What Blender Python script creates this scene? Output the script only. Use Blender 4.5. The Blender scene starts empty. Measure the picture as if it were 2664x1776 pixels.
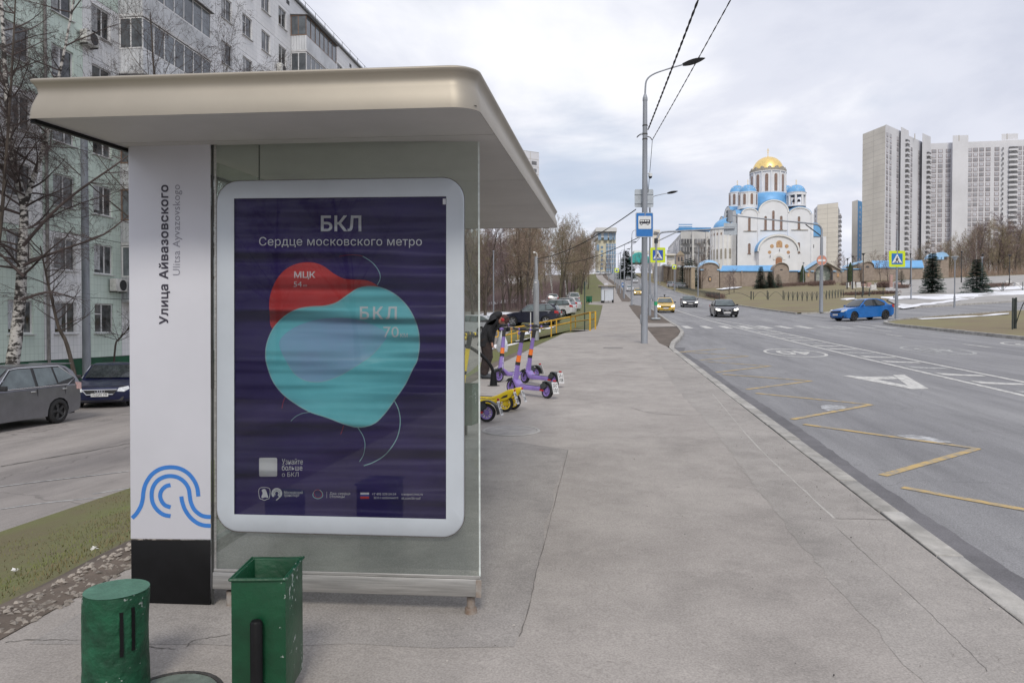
import bpy, bmesh, math, random
from mathutils import Vector, Matrix, Euler
from mathutils.geometry import delaunay_2d_cdt
random.seed(7)
R = math.radians
scn = bpy.context.scene
col = scn.collection
# ------------------------------------------------------------ camera
FPX, CX, CY = 1924.0, 1332.0, 888.0            # focal length and centre in photograph pixels (2664 x 1776)
YAW, PIT = R(7.3), math.atan(38 / 1924.0)
EYE = Vector((0, 0, 1.63))
FW = Vector((-math.sin(YAW) * math.cos(PIT), math.cos(YAW) * math.cos(PIT), -math.sin(PIT)))
RT = Vector((math.cos(YAW), math.sin(YAW), 0))
UP = RT.cross(FW)
cam = bpy.data.cameras.new('camera')
cam.sensor_width = 36.0
cam.lens = 36.0 * FPX / 2664.0
cam.clip_start, cam.clip_end = 0.05, 6000
camo = bpy.data.objects.new('camera', cam)
col.objects.link(camo)
camo.matrix_world = Matrix(((RT.x, UP.x, -FW.x, EYE.x), (RT.y, UP.y, -FW.y, EYE.y), (RT.z, UP.z, -FW.z, EYE.z), (0, 0, 0, 1)))
scn.camera = camo
# ------------------------------------------------------------ sky, sun, exposure
SUN_AZ, SUN_EL = R(172), R(42)                # behind the photographer, veiled by thin cloud
w = bpy.data.worlds.new('World')
scn.world = w
w.use_nodes = True
nt = w.node_tree
nt.nodes.clear()
N = nt.nodes.new
sky = N('ShaderNodeTexSky')
sky.sky_type = 'NISHITA'
sky.sun_disc = False
sky.sun_elevation = SUN_EL
sky.sun_rotation = SUN_AZ
sky.air_density = 1.0
sky.dust_density = 1.5
tc = N('ShaderNodeTexCoord')
# flatten the dome so that clouds stretch towards the horizon
sep = N('ShaderNodeSeparateXYZ')
nt.links.new(tc.outputs['Generated'], sep.inputs[0])
mx = N('ShaderNodeMath'); mx.operation = 'MAXIMUM'; mx.inputs[1].default_value = 0.0
nt.links.new(sep.outputs['Z'], mx.inputs[0])
ad = N('ShaderNodeMath'); ad.operation = 'ADD'; ad.inputs[1].default_value = 0.22
nt.links.new(mx.outputs[0], ad.inputs[0])
def div(a):
 d = N('ShaderNodeMath'); d.operation = 'DIVIDE'
 nt.links.new(a, d.inputs[0]); nt.links.new(ad.outputs[0], d.inputs[1])
 return d.outputs[0]
cmb = N('ShaderNodeCombineXYZ')
nt.links.new(div(sep.outputs['X']), cmb.inputs[0]); nt.links.new(div(sep.outputs['Y']), cmb.inputs[1])
def cloudnoise(scale, detail, off, rough=0.55):
 mp = N('ShaderNodeMapping'); mp.inputs['Location'].default_value = off
 nt.links.new(cmb.outputs[0], mp.inputs[0])
 n = N('ShaderNodeTexNoise'); n.inputs['Scale'].default_value = scale; n.inputs['Detail'].default_value = detail
 n.inputs['Roughness'].default_value = rough; n.inputs['Distortion'].default_value = 0.3
 nt.links.new(mp.outputs[0], n.inputs['Vector'])
 return n.outputs[0]
def ramp(src, stops):
 r = N('ShaderNodeValToRGB'); r.color_ramp.interpolation = 'EASE'
 e = r.color_ramp.elements
 e[0].position, e[0].color = stops[0]; e[1].position, e[1].color = stops[-1]
 for p, c in stops[1:-1]:
  k = e.new(p); k.color = c
 nt.links.new(src, r.inputs[0])
 return r.outputs[0]
cover = ramp(cloudnoise(0.85, 6, (3.1, 1.7, 0)), [(0.30, (0.60,) * 3 + (1,)), (0.46, (1, 1, 1, 1))])
tone = ramp(cloudnoise(1.15, 7, (0.4, 5.2, 0)), [(0.30, (0.555, 0.585, 0.69, 1)), (0.50, (0.69, 0.712, 0.80, 1)), (0.66, (0.885, 0.893, 0.935, 1))])
scl = N('ShaderNodeVectorMath'); scl.operation = 'SCALE'; scl.inputs['Scale'].default_value = 10.1
nt.links.new(tone, scl.inputs[0])
mix = N('ShaderNodeMixRGB')
nt.links.new(cover, mix.inputs[0]); nt.links.new(sky.outputs[0], mix.inputs[1]); nt.links.new(scl.outputs[0], mix.inputs[2])
bg = N('ShaderNodeBackground'); bg.inputs['Strength'].default_value = 0.1
nt.links.new(mix.outputs[0], bg.inputs[0])
wo = N('ShaderNodeOutputWorld')
nt.links.new(bg.outputs[0], wo.inputs[0])
sl = bpy.data.lights.new('sun', 'SUN')
sl.energy = 1.5
sl.angle = R(14)
sl.color = (1.0, 0.94, 0.84)
so = bpy.data.objects.new('sun', sl)
col.objects.link(so)
sd = Vector((math.sin(SUN_AZ) * math.cos(SUN_EL), math.cos(SUN_AZ) * math.cos(SUN_EL), math.sin(SUN_EL)))
so.rotation_euler = sd.to_track_quat('Z', 'Y').to_euler()
so.location = (0, 0, 60)
vs = scn.view_settings
vs.view_transform = 'Standard'
vs.look = 'None'
vs.exposure = 0.18
vs.gamma = 1.0
scn.cycles.max_bounces = 6
scn.cycles.transparent_max_bounces = 12
scn.cycles.use_denoising = True
# ------------------------------------------------------------ terrain and pixel helpers
def clamp(a, lo, hi): return max(lo, min(hi, a))
def sstep(t): t = clamp(t, 0, 1); return t * t * (3 - 2 * t)
def lerp(a, b, t): return a + (b - a) * t
def pl(tab, y):
 if y <= tab[0][0]: return tab[0][1]
 for (a, u), (b, v) in zip(tab, tab[1:]):
  if y <= b: return u + (v - u) * (y - a) / (b - a)
 return tab[-1][1]
def g(Y):
 if Y <= 345: return 0.033 * Y + 0.00012 * Y * Y
 t = min(Y - 345, 80)
 return 25.668 + 0.1158 * t - 0.1158 * t * t / 160
def bend(Y): return -4.5 * sstep((Y - 225) / 130)
XL = [(-60, -2.95), (11, -2.92), (15, -2.68), (19, -2.75), (26, -2.5), (35.4, -2.05), (38.2, -0.9), (44, -0.56), (102, -0.56), (104.5, -2.6), (118, -2.6), (122, -0.6), (400, -0.6)]
KX = [(-60, 2.26), (25.6, 2.26), (29, 2.62), (33, 3.25), (37.4, 3.8), (43, 4.15), (48, 4.25), (60, 4.55), (88, 5.2), (96, 4.6), (104, 3.7), (118, 3.7), (128, 4.4), (400, 4.4)]
def xl(Y): return pl(XL, Y) + bend(Y)
def kx(Y): return pl(KX, Y) + bend(Y)
def rx(Y): return 17.0 + bend(Y)
def yl(Y): return lerp(-1.1, g(Y) - 0.5, sstep((Y - 30) / 32)) if Y < 62 else g(Y) - 0.5
def H(X, Y):
 z = g(Y)
 if X > 20 and Y > 215:
  z = lerp(z, g(215 + (Y - 215) * 0.15), sstep((X - 20) / 45.0))
 if X > 17: z += 0.035 * (min(X, 110) - 17)
 e = xl(Y) - 0.25
 if X < e:
  t = clamp((e - X) / 5.0, 0, 1); z = lerp(z, yl(Y), 1 - (1 - t) ** 1.7)
 return z
def ray(x, y): return FW + RT * ((x - CX) / FPX) - UP * ((y - CY) / FPX)
def P(x, y, d): return EYE + ray(x, y) * d                      # the point at camera depth d on that ray
def gp(x, y, off=0.0):                                           # where the ray meets the ground
 r = ray(x, y); t = 1.5; dt = 0.25
 def f(t):
  p = EYE + r * t
  return p.z - H(p.x, p.y) - off
 while t < 1200:
  if f(t + dt) < 0:
   lo, hi = t, t + dt
   for _ in range(40):
    m = (lo + hi) / 2
    if f(m) < 0: hi = m
    else: lo = m
   return EYE + r * hi
  t += dt; dt = min(dt * 1.02, 4)
 return EYE + r * 1200
def depth(p): return (Vector(p) - EYE).dot(FW)
def px_of(p):
 q = Vector(p) - EYE; d = q.dot(FW)
 return CX + FPX * q.dot(RT) / d, CY - FPX * q.dot(UP) / d
# ------------------------------------------------------------ materials
MATS = {}
def M(name, c, rough=0.65, metal=0.0, var=0.12, scale=6.0, bump=0.0, bscale=60.0, c2=None, spec=0.5, alpha=None, emit=None, coat=0.0, coords='Object', rnd=0.0, stretch=None, lo=0.35, hi=0.65, detail=5):
 if name in MATS: return MATS[name]
 m = bpy.data.materials.new(name); m.use_nodes = True
 t = m.node_tree; b = t.nodes['Principled BSDF']
 b.inputs['Roughness'].default_value = rough
 b.inputs['Metallic'].default_value = metal
 b.inputs['Specular IOR Level'].default_value = spec
 if coat: b.inputs['Coat Weight'].default_value = coat; b.inputs['Coat Roughness'].default_value = 0.06
 co = t.nodes.new('ShaderNodeTexCoord')
 src = co.outputs[coords]
 if stretch:
  mp = t.nodes.new('ShaderNodeMapping'); mp.inputs['Scale'].default_value = stretch
  t.links.new(src, mp.inputs[0]); src = mp.outputs[0]
 c = tuple(c)[:3]
 if c2 is None: c2 = tuple(max(0, x * (1 - var * 1.6)) for x in c); c1 = tuple(min(1, x * (1 + var)) for x in c)
 else: c1 = c
 if var or c2:
  n = t.nodes.new('ShaderNodeTexNoise'); n.inputs['Scale'].default_value = scale; n.inputs['Detail'].default_value = detail; n.inputs['Roughness'].default_value = 0.62
  t.links.new(src, n.inputs['Vector'])
  r = t.nodes.new('ShaderNodeValToRGB')
  r.color_ramp.elements[0].position = lo; r.color_ramp.elements[1].position = hi
  r.color_ramp.elements[0].color = tuple(c2) + (1,); r.color_ramp.elements[1].color = tuple(c1) + (1,)
  t.links.new(n.outputs[0], r.inputs[0]); out = r.outputs[0]
  if rnd:
   oi = t.nodes.new('ShaderNodeObjectInfo')
   hs = t.nodes.new('ShaderNodeHueSaturation')
   mr = t.nodes.new('ShaderNodeMapRange'); mr.inputs['To Min'].default_value = 1 - rnd; mr.inputs['To Max'].default_value = 1 + rnd
   t.links.new(oi.outputs['Random'], mr.inputs[0]); t.links.new(mr.outputs[0], hs.inputs['Value'])
   t.links.new(out, hs.inputs['Color']); out = hs.outputs[0]
  t.links.new(out, b.inputs['Base Color'])
 else:
  b.inputs['Base Color'].default_value = c + (1,)
 if bump:
  n2 = t.nodes.new('ShaderNodeTexNoise'); n2.inputs['Scale'].default_value = bscale; n2.inputs['Detail'].default_value = 4
  t.links.new(src, n2.inputs['Vector'])
  bp = t.nodes.new('ShaderNodeBump'); bp.inputs['Strength'].default_value = bump; bp.inputs['Distance'].default_value = 0.02
  t.links.new(n2.outputs[0], bp.inputs['Height']); t.links.new(bp.outputs[0], b.inputs['Normal'])
 if alpha is not None: b.inputs['Alpha'].default_value = alpha
 if emit: b.inputs['Emission Color'].default_value = tuple(c) + (1,); b.inputs['Emission Strength'].default_value = emit
 MATS[name] = m
 return m
def glass_mat(name, tint=(0.8, 0.86, 0.83), dirt=0.12, rough=0.02, refl=1.0, dirtcol=(0.42, 0.45, 0.42)):
 """thin pane: clear with a fresnel reflection and a film of dust"""
 if name in MATS: return MATS[name]
 m = bpy.data.materials.new(name); m.use_nodes = True
 t = m.node_tree; t.nodes.clear(); n = t.nodes.new
 tr = n('ShaderNodeBsdfTransparent'); tr.inputs[0].default_value = tint + (1,)
 gl = n('ShaderNodeBsdfGlossy'); gl.inputs['Roughness'].default_value = rough
 fr = n('ShaderNodeFresnel'); fr.inputs['IOR'].default_value = 1.5
 mu = n('ShaderNodeMath'); mu.operation = 'MULTIPLY'; mu.inputs[1].default_value = refl
 t.links.new(fr.outputs[0], mu.inputs[0])
 mx = n('ShaderNodeMixShader'); t.links.new(mu.outputs[0], mx.inputs[0]); t.links.new(tr.outputs[0], mx.inputs[1]); t.links.new(gl.outputs[0], mx.inputs[2])
 df = n('ShaderNodeBsdfDiffuse'); df.inputs[0].default_value = dirtcol + (1,)
 co = n('ShaderNodeTexCoord'); no = n('ShaderNodeTexNoise'); no.inputs['Scale'].default_value = 3.5; no.inputs['Detail'].default_value = 7
 t.links.new(co.outputs['Object'], no.inputs['Vector'])
 mr = n('ShaderNodeMapRange'); mr.inputs['From Min'].default_value = 0.3; mr.inputs['From Max'].default_value = 0.7; mr.inputs['To Min'].default_value = dirt * 0.5; mr.inputs['To Max'].default_value = dirt * 1.5
 t.links.new(no.outputs[0], mr.inputs[0])
 m2 = n('ShaderNodeMixShader'); t.links.new(mr.outputs[0], m2.inputs[0]); t.links.new(mx.outputs[0], m2.inputs[1]); t.links.new(df.outputs[0], m2.inputs[2])
 o = n('ShaderNodeOutputMaterial'); t.links.new(m2.outputs[0], o.inputs[0])
 MATS[name] = m
 return m
def add_nodes(m): return m.node_tree, m.node_tree.nodes['Principled BSDF']
def asphalt(name, base, stain, scale=1.0, crack=0.0, rough=0.85, agg=0.25, stretch=(1, 1, 1), crackscale=0.35):
 """asphalt: aggregate speckle, blotches, long wear streaks, hairline cracks"""
 m = bpy.data.materials.new(name); m.use_nodes = True
 t, b = add_nodes(m); n = t.nodes.new; L = t.links.new
 b.inputs['Roughness'].default_value = rough
 b.inputs['Specular IOR Level'].default_value = 0.35
 co = n('ShaderNodeTexCoord')
 def noise(s, d, st=None, r=0.6):
  src = co.outputs['Object']
  if st:
   mp = n('ShaderNodeMapping'); mp.inputs['Scale'].default_value = st; L(src, mp.inputs[0]); src = mp.outputs[0]
  k = n('ShaderNodeTexNoise'); k.inputs['Scale'].default_value = s; k.inputs['Detail'].default_value = d; k.inputs['Roughness'].default_value = r
  L(src, k.inputs['Vector']); return k.outputs[0]
 def rng(src, a, c, lo, hi):
  k = n('ShaderNodeMapRange'); k.inputs['From Min'].default_value = a; k.inputs['From Max'].default_value = c; k.inputs['To Min'].default_value = lo; k.inputs['To Max'].default_value = hi
  L(src, k.inputs[0]); return k.outputs[0]
 def mul(a, c):
  k = n('ShaderNodeMath'); k.operation = 'MULTIPLY'; L(a, k.inputs[0]); L(c, k.inputs[1]); return k.outputs[0]
 big = rng(noise(0.45 * scale, 6, stretch), 0.34, 0.66, 0, 1)
 mixc = n('ShaderNodeMixRGB'); mixc.inputs[1].default_value = tuple(stain) + (1,); mixc.inputs[2].default_value = tuple(base) + (1,)
 L(big, mixc.inputs[0])
 med = mul(rng(noise(3.1 * scale, 5, stretch), 0.3, 0.7, 0.90, 1.08), rng(noise(1.1 * scale, 7, stretch, 0.72), 0.36, 0.52, 0.84, 1.0))
 spk = rng(noise(95, 2), 0.25, 0.75, 1 - agg, 1 + agg)
 spots = rng(noise(7.5, 3, None, 0.5), 0.17, 0.27, 0.72, 1.0)
 k = mul(mul(mul(med, spk), spots), rng(noise(26, 4, None, 0.7), 0.25, 0.75, 0.95, 1.05))
 if crack:
  vo = n('ShaderNodeTexVoronoi'); vo.feature = 'DISTANCE_TO_EDGE'; vo.inputs['Scale'].default_value = crackscale
  wp = n('ShaderNodeMixRGB'); wp.blend_type = 'ADD'; wp.inputs[0].default_value = 0.6
  nn = n('ShaderNodeTexNoise'); nn.inputs['Scale'].default_value = 1.7; nn.inputs['Detail'].default_value = 6
  L(co.outputs['Object'], nn.inputs['Vector']); L(co.outputs['Object'], wp.inputs[1]); L(nn.outputs['Color'], wp.inputs[2]); L(wp.outputs[0], vo.inputs['Vector'])
  cr = rng(vo.outputs['Distance'], 0.0, 0.0045, 1 - crack, 1.0)
  k = mul(k, cr)
 sc = n('ShaderNodeVectorMath'); sc.operation = 'SCALE'; L(mixc.outputs[0], sc.inputs[0]); L(k, sc.inputs['Scale'])
 L(sc.outputs[0], b.inputs['Base Color'])
 bp = n('ShaderNodeBump'); bp.inputs['Strength'].default_value = 0.35; bp.inputs['Distance'].default_value = 0.006
 L(noise(120, 3), bp.inputs['Height']); L(bp.outputs[0], b.inputs['Normal'])
 MATS[name] = m
 return m
# ------------------------------------------------------------ mesh helpers
def pmat(o):
 m = Matrix.Translation(o.location) @ o.rotation_euler.to_matrix().to_4x4() @ Matrix.Diagonal(o.scale).to_4x4()
 return pmat(o.parent) @ m if o.parent else m
def tag(o, label=None, cat=None, group=None, kind=None):
 if label: o['label'] = label
 if cat: o['category'] = cat
 if group: o['group'] = group
 if kind: o['kind'] = kind
 return o
def empty(name, loc=(0, 0, 0), rz=0.0, label=None, cat=None, group=None):
 o = bpy.data.objects.new(name, None); col.objects.link(o)
 o.location = loc; o.rotation_euler = (0, 0, rz); o.empty_display_size = 0.2
 return tag(o, label, cat, group)
def obj(name, me, parent=None, loc=None, rz=None):
 o = bpy.data.objects.new(name, me); col.objects.link(o)
 if parent: o.parent = parent
 if loc is not None: o.location = loc
 if rz is not None: o.rotation_euler = (0, 0, rz)
 return o
def copy_tree(o, parent=None):
 c = o.copy(); col.objects.link(c); c.parent = parent
 for ch in list(o.children): copy_tree(ch, c)
 return c
class MB:
 def __init__(s): s.v, s.f, s.mi, s.cur = [], [], [], 0
 def add(s, vs, fs):
  n = len(s.v); s.v += [Vector(p) for p in vs]
  s.f += [tuple(i + n for i in f) for f in fs]; s.mi += [s.cur] * len(fs)
  return s
 def m(s, k): s.cur = k; return s
 def box(s, c, d, rz=0.0, mat=None):
  x, y, z = d[0] / 2, d[1] / 2, d[2] / 2
  vs = [Vector((i * x, j * y, k * z)) for k in (-1, 1) for j in (-1, 1) for i in (-1, 1)]
  T = mat if mat is not None else (Matrix.Rotation(rz, 3, 'Z') if rz else None)
  c = Vector(c)
  vs = [c + (T @ p if T is not None else p) for p in vs]
  return s.add(vs, [(0, 2, 3, 1), (4, 5, 7, 6), (0, 1, 5, 4), (2, 6, 7, 3), (0, 4, 6, 2), (1, 3, 7, 5)])
 def bx(s, x0, x1, y0, y1, z0, z1): return s.box(((x0 + x1) / 2, (y0 + y1) / 2, (z0 + z1) / 2), (abs(x1 - x0), abs(y1 - y0), abs(z1 - z0)))
 def quad(s, *p): return s.add(p, [tuple(range(len(p)))])
 def tube(s, pts, rad, n=8, caps=True, sx=1.0):
  pts = [Vector(p) for p in pts]; k = len(pts)
  if not hasattr(rad, '__len__'): rad = [rad] * k
  rings = []; prev = None
  for i, p in enumerate(pts):
   t = (pts[min(i + 1, k - 1)] - pts[max(i - 1, 0)])
   if t.length < 1e-9: t = Vector((0, 0, 1))
   t.normalize()
   if prev is None:
    a = Vector((0, 0, 1)) if abs(t.z) < 0.9 else Vector((1, 0, 0))
    u = t.cross(a).normalized()
   else:
    u = (prev - t * prev.dot(t))
    u = u.normalized() if u.length > 1e-6 else t.orthogonal().normalized()
   v = t.cross(u); prev = u
   rings.append([p + (u * math.cos(q) * sx + v * math.sin(q)) * rad[i] for q in (2 * math.pi * j / n for j in range(n))])
  vs = [q for r in rings for q in r]
  fs = [(i * n + j, i * n + (j + 1) % n, (i + 1) * n + (j + 1) % n, (i + 1) * n + j) for i in range(k - 1) for j in range(n)]
  if caps: fs += [tuple(reversed(range(n))), tuple(range((k - 1) * n, k * n))]
  return s.add(vs, fs)
 def cyl(s, p0, p1, r0, r1=None, n=12, caps=True): return s.tube([p0, p1], [r0, r0 if r1 is None else r1], n, caps)
 def lathe(s, prof, n=24, c=(0, 0, 0), a0=0.0, a1=2 * math.pi, T=None):
  c = Vector(c); full = abs(a1 - a0 - 2 * math.pi) < 1e-6; m = n if full else n + 1
  vs = []
  for r, z in prof:
   for j in range(m):
    a = a0 + (a1 - a0) * j / n
    q = Vector((r * math.cos(a), r * math.sin(a), z))
    vs.append(c + (T @ q if T is not None else q))
  fs = [(i * m + j, i * m + (j + 1) % m, (i + 1) * m + (j + 1) % m, (i + 1) * m + j) for i in range(len(prof) - 1) for j in range(n)]
  return s.add(vs, fs)
 def prism(s, pts, f0, f1):
  """polygon pts (2-d) between two mapping functions"""
  n = len(pts)
  a = [f0(p) for p in pts]; b = [f1(p) for p in pts]
  return s.add(a + b, [tuple(range(n)), tuple(range(2 * n - 1, n - 1, -1))] + [(i, i + n, (i + 1) % n + n, (i + 1) % n) for i in range(n)])
 def build(s, name, mat, parent=None, world=True, smooth=False, bevel=0.0, seg=2, loc=None, autos=None):
  me = s.mesh(name, mat, parent if world else None, smooth, bevel, seg, loc, autos)
  return obj(name, me, parent, loc)
 def mesh(s, name, mat, parent=None, smooth=False, bevel=0.0, seg=2, loc=None, autos=None):
  me = bpy.data.meshes.new(name)
  vs = s.v
  if parent is not None:
   I = pmat(parent).inverted(); vs = [I @ p for p in vs]
  if loc is not None: L = Vector(loc); vs = [p - L for p in vs]
  me.from_pydata([tuple(p) for p in vs], [], s.f)
  for mm in (mat if isinstance(mat, (list, tuple)) else [mat]): me.materials.append(mm)
  if any(s.mi): me.polygons.foreach_set('material_index', s.mi)
  bm = bmesh.new(); bm.from_mesh(me)
  bmesh.ops.recalc_face_normals(bm, faces=bm.faces)
  if bevel: bmesh.ops.bevel(bm, geom=[e for e in bm.edges if len(e.link_faces) == 2 and e.calc_face_angle(0) > 0.5], offset=bevel, segments=seg, affect='EDGES', profile=0.5)
  bm.to_mesh(me); bm.free()
  if smooth or bevel:
   me.polygons.foreach_set('use_smooth', [True] * len(me.polygons))
   me.set_sharp_from_angle(angle=R(autos or 40))
  me.update()
  return me
def crom(pts, n=6, closed=False):
 """smooth curve through points (Catmull-Rom)"""
 pts = [Vector(p) for p in pts]; k = len(pts); out = []
 for i in range(k if closed else k - 1):
  p0 = pts[(i - 1) % k] if closed or i > 0 else pts[0]
  p1 = pts[i]; p2 = pts[(i + 1) % k]
  p3 = pts[(i + 2) % k] if closed or i + 2 < k else pts[-1]
  for j in range(n):
   t = j / n
   out.append(0.5 * ((2 * p1) + (p2 - p0) * t + (2 * p0 - 5 * p1 + 4 * p2 - p3) * t * t + (3 * p1 - p0 - 3 * p2 + p3) * t ** 3))
 if not closed: out.append(pts[-1])
 return out
def ribbon2(pts, wd, closed=False):
 """2-d stroke outline as quads"""
 pts = [Vector(p).to_2d() for p in pts]; k = len(pts); L_, R_ = [], []
 for i, p in enumerate(pts):
  a = pts[(i - 1) % k] if closed or i else p
  b = pts[(i + 1) % k] if closed or i < k - 1 else p
  t = (b - a); t = t.normalized() if t.length > 1e-9 else Vector((1, 0))
  nrm = Vector((-t.y, t.x)); ww = wd[i] if hasattr(wd, '__len__') else wd
  L_.append(p + nrm * ww / 2); R_.append(p - nrm * ww / 2)
 m = k if closed else k - 1
 return [(L_[i], L_[(i + 1) % k], R_[(i + 1) % k], R_[i]) for i in range(m)]
def patch(name, mat, pts, off=0.0, step=2.0, parent=None, kind='structure', hf=None, rough=0.0):
 """a sheet on the ground inside a polygon (world x, y)"""
 pts = [Vector((p[0], p[1])) for p in pts]; hf = hf or H
 # densify the border
 bd = []
 for a, b in zip(pts, pts[1:] + pts[:1]):
  k = max(1, int((b - a).length / step))
  for i in range(k):
   q = a.lerp(b, i / k)
   if rough and i: q = q + Vector((random.uniform(-rough, rough), random.uniform(-rough, rough)))
   bd.append(q)
 x0, x1 = min(p.x for p in bd), max(p.x for p in bd); y0, y1 = min(p.y for p in bd), max(p.y for p in bd)
 inner = []
 i = x0 + step / 2
 while i < x1:
  j = y0 + step / 2
  while j < y1: inner.append(Vector((i + random.uniform(-.1, .1) * step, j + random.uniform(-.1, .1) * step))); j += step
  i += step
 vs, es, fs, *_ = delaunay_2d_cdt(bd + inner, [], [list(range(len(bd)))], 1, 1e-4)
 mb = MB(); mb.add([(p.x, p.y, hf(p.x, p.y) + off) for p in vs], [tuple(f) for f in fs])
 o = mb.build(name, mat, parent, smooth=True)
 if kind and not parent: o['kind'] = kind
 return o
def strip(name, mat, fa, fb, y0, y1, dy, off=0.0, nx=2, parent=None, hf=None):
 """a sheet between two edges x = fa(Y), x = fb(Y) running along the street"""
 hf = hf or H; k = max(1, int(round((y1 - y0) / dy))); mb = MB(); vs = []
 for i in range(k + 1):
  Y = y0 + (y1 - y0) * i / k; a, b = fa(Y), fb(Y)
  for j in range(nx + 1):
   x = lerp(a, b, j / nx); vs.append((x, Y, hf(x, Y) + off))
 m = nx + 1
 mb.add(vs, [(i * m + j, i * m + j + 1, (i + 1) * m + j + 1, (i + 1) * m + j) for i in range(k) for j in range(nx)])
 o = mb.build(name, mat, parent, smooth=True)
 if not parent: o['kind'] = 'structure'
 return o
def text_polys(txt, bold=0.0, sp=1.0):
 """glyph mesh of a line of text in the built-in font: vertices 2-d, faces"""
 cu = bpy.data.curves.new('glyphs', 'FONT'); cu.body = txt; cu.fill_mode = 'FRONT'; cu.offset = bold; cu.space_character = sp; cu.resolution_u = 3
 o = bpy.data.objects.new('glyphs', cu); col.objects.link(o)
 bpy.context.view_layer.update()
 me = o.to_mesh()
 vs = [(v.co.x, v.co.y) for v in me.vertices]; fs = [tuple(p.vertices) for p in me.polygons]
 o.to_mesh_clear(); bpy.data.objects.remove(o); bpy.data.curves.remove(cu)
 return vs, fs
def text_on(name, txt, fmap, box, mat, parent, bold=0.0, sp=1.0, rot=False, mat_world=True):
 """text fitted into box (x0, y0 top, x1, y1 bottom) of a plane, fmap(x, y) -> world; rot: reads upwards"""
 vs, fs = text_polys(txt, bold, sp)
 ax, bx_ = min(v[0] for v in vs), max(v[0] for v in vs); ay, by = min(v[1] for v in vs), max(v[1] for v in vs)
 x0, y0, x1, y1 = box; out = []
 for x, y in vs:
  s_, t_ = (x - ax) / (bx_ - ax), (y - ay) / (by - ay)
  if rot: px, py = lerp(x1, x0, t_), lerp(y1, y0, s_)
  else: px, py = lerp(x0, x1, s_), lerp(y1, y0, t_)
  out.append(fmap(px, py))
 mb = MB(); mb.add(out, fs)
 return mb.build(name, mat, parent, world=mat_world)
# ============================================================ ground, road, pavement
mat_soil = M('soil', (0.13, 0.105, 0.082), 0.95, var=0.3, scale=0.8, bump=0.6, bscale=9, c2=(0.075, 0.062, 0.05))
mat_dirt = M('verge_dirt', (0.17, 0.135, 0.11), 0.95, scale=1.6, bump=0.8, bscale=14, c2=(0.085, 0.068, 0.055))
mat_turf = M('spring_turf', (0.15, 0.175, 0.055), 0.95, scale=0.5, bump=0.9, bscale=30, c2=(0.15, 0.13, 0.07), detail=9)
mat_lawn = M('pale_lawn', (0.225, 0.205, 0.10), 0.95, scale=0.22, bump=0.8, bscale=18, c2=(0.20, 0.155, 0.10), detail=9)
mat_walk = asphalt('pavement_asphalt', (0.405, 0.373, 0.345), (0.33, 0.302, 0.28), 1.0, crack=0.03, agg=0.24, crackscale=0.12)
mat_walk2 = asphalt('patched_asphalt', (0.36, 0.335, 0.313), (0.285, 0.266, 0.252), 1.6, crack=0.08, agg=0.28)
mat_walk3 = asphalt('edge_asphalt', (0.385, 0.357, 0.332), (0.315, 0.292, 0.272), 1.3, crack=0.1, agg=0.26)
mat_road = asphalt('road_asphalt', (0.30, 0.297, 0.302), (0.215, 0.213, 0.222), 0.8, crack=0.22, agg=0.38, stretch=(1.5, 0.16, 1), rough=0.75)
mat_gutter = asphalt('gutter_asphalt', (0.185, 0.18, 0.19), (0.15, 0.147, 0.155), 1.5, crack=0.15, agg=0.25)
mat_yard = asphalt('yard_asphalt', (0.34, 0.31, 0.29), (0.205, 0.188, 0.182), 0.7, crack=0.3, agg=0.25, crackscale=0.15, stretch=(1.2, 0.3, 1))
mat_kerb = M('kerb_concrete', (0.40, 0.385, 0.36), 0.9, var=0.2, scale=4, bump=0.4, bscale=50, rnd=0.12)
mat_white = M('road_paint', (0.64, 0.63, 0.60), 0.8, scale=9, c2=(0.36, 0.355, 0.35), lo=0.36, hi=0.56)
mat_faded = M('faded_paint', (0.50, 0.50, 0.49), 0.85, scale=12, c2=(0.26, 0.26, 0.265), lo=0.40, hi=0.58)
mat_yel = M('yellow_paint', (0.55, 0.39, 0.16), 0.85, scale=7, c2=(0.33, 0.29, 0.23), lo=0.40, hi=0.56)
mat_snow = M('old_snow', (0.83, 0.84, 0.88), 0.7, scale=2.0, c2=(0.55, 0.54, 0.55), lo=0.25, hi=0.45, bump=0.6, bscale=8)
mat_plaza = M('plaza_paving', (0.37, 0.355, 0.34), 0.85, var=0.12, scale=0.6)
# one base sheet that reaches the horizon
xs = [-1600, -700, -300, -150, -90, -60, -40, -30, -22, -15, -10, -7, -4, -1, 2, 6, 11, 17, 25, 40, 60, 90, 110, 180, 400, 900, 1800]
ys = [-700, -300, -120, -60, -40] + list(range(-30, 61, 6)) + list(range(70, 430, 10)) + [480, 600, 900, 1600, 3000]
mb = MB(); nx = len(xs)
mb.add([(x, y, H(x, y) - 0.6) for y in ys for x in xs], [(i * nx + j, i * nx + j + 1, (i + 1) * nx + j + 1, (i + 1) * nx + j) for i in range(len(ys) - 1) for j in range(nx - 1)])
tag(mb.build('ground', mat_soil, smooth=True), kind='structure')
def sw(Y): return kx(Y) - 0.18
def walk_r(Y):
 # right edge of the pavement: the kerb, or the dirt verge further up
 return pl([(-60, 2.08), (26.2, 2.08), (28, 1.95), (42.5, 2.2), (43, 3.95), (48, 4.05), (48.5, 2.3), (100, 2.9), (103, 3.5), (118, 3.5), (120, 2.4), (400, 2.4)], Y) + bend(Y)
walk = strip('pavement', mat_walk, xl, walk_r, -20, 380, 0.5, 0.0, 4)
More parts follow.
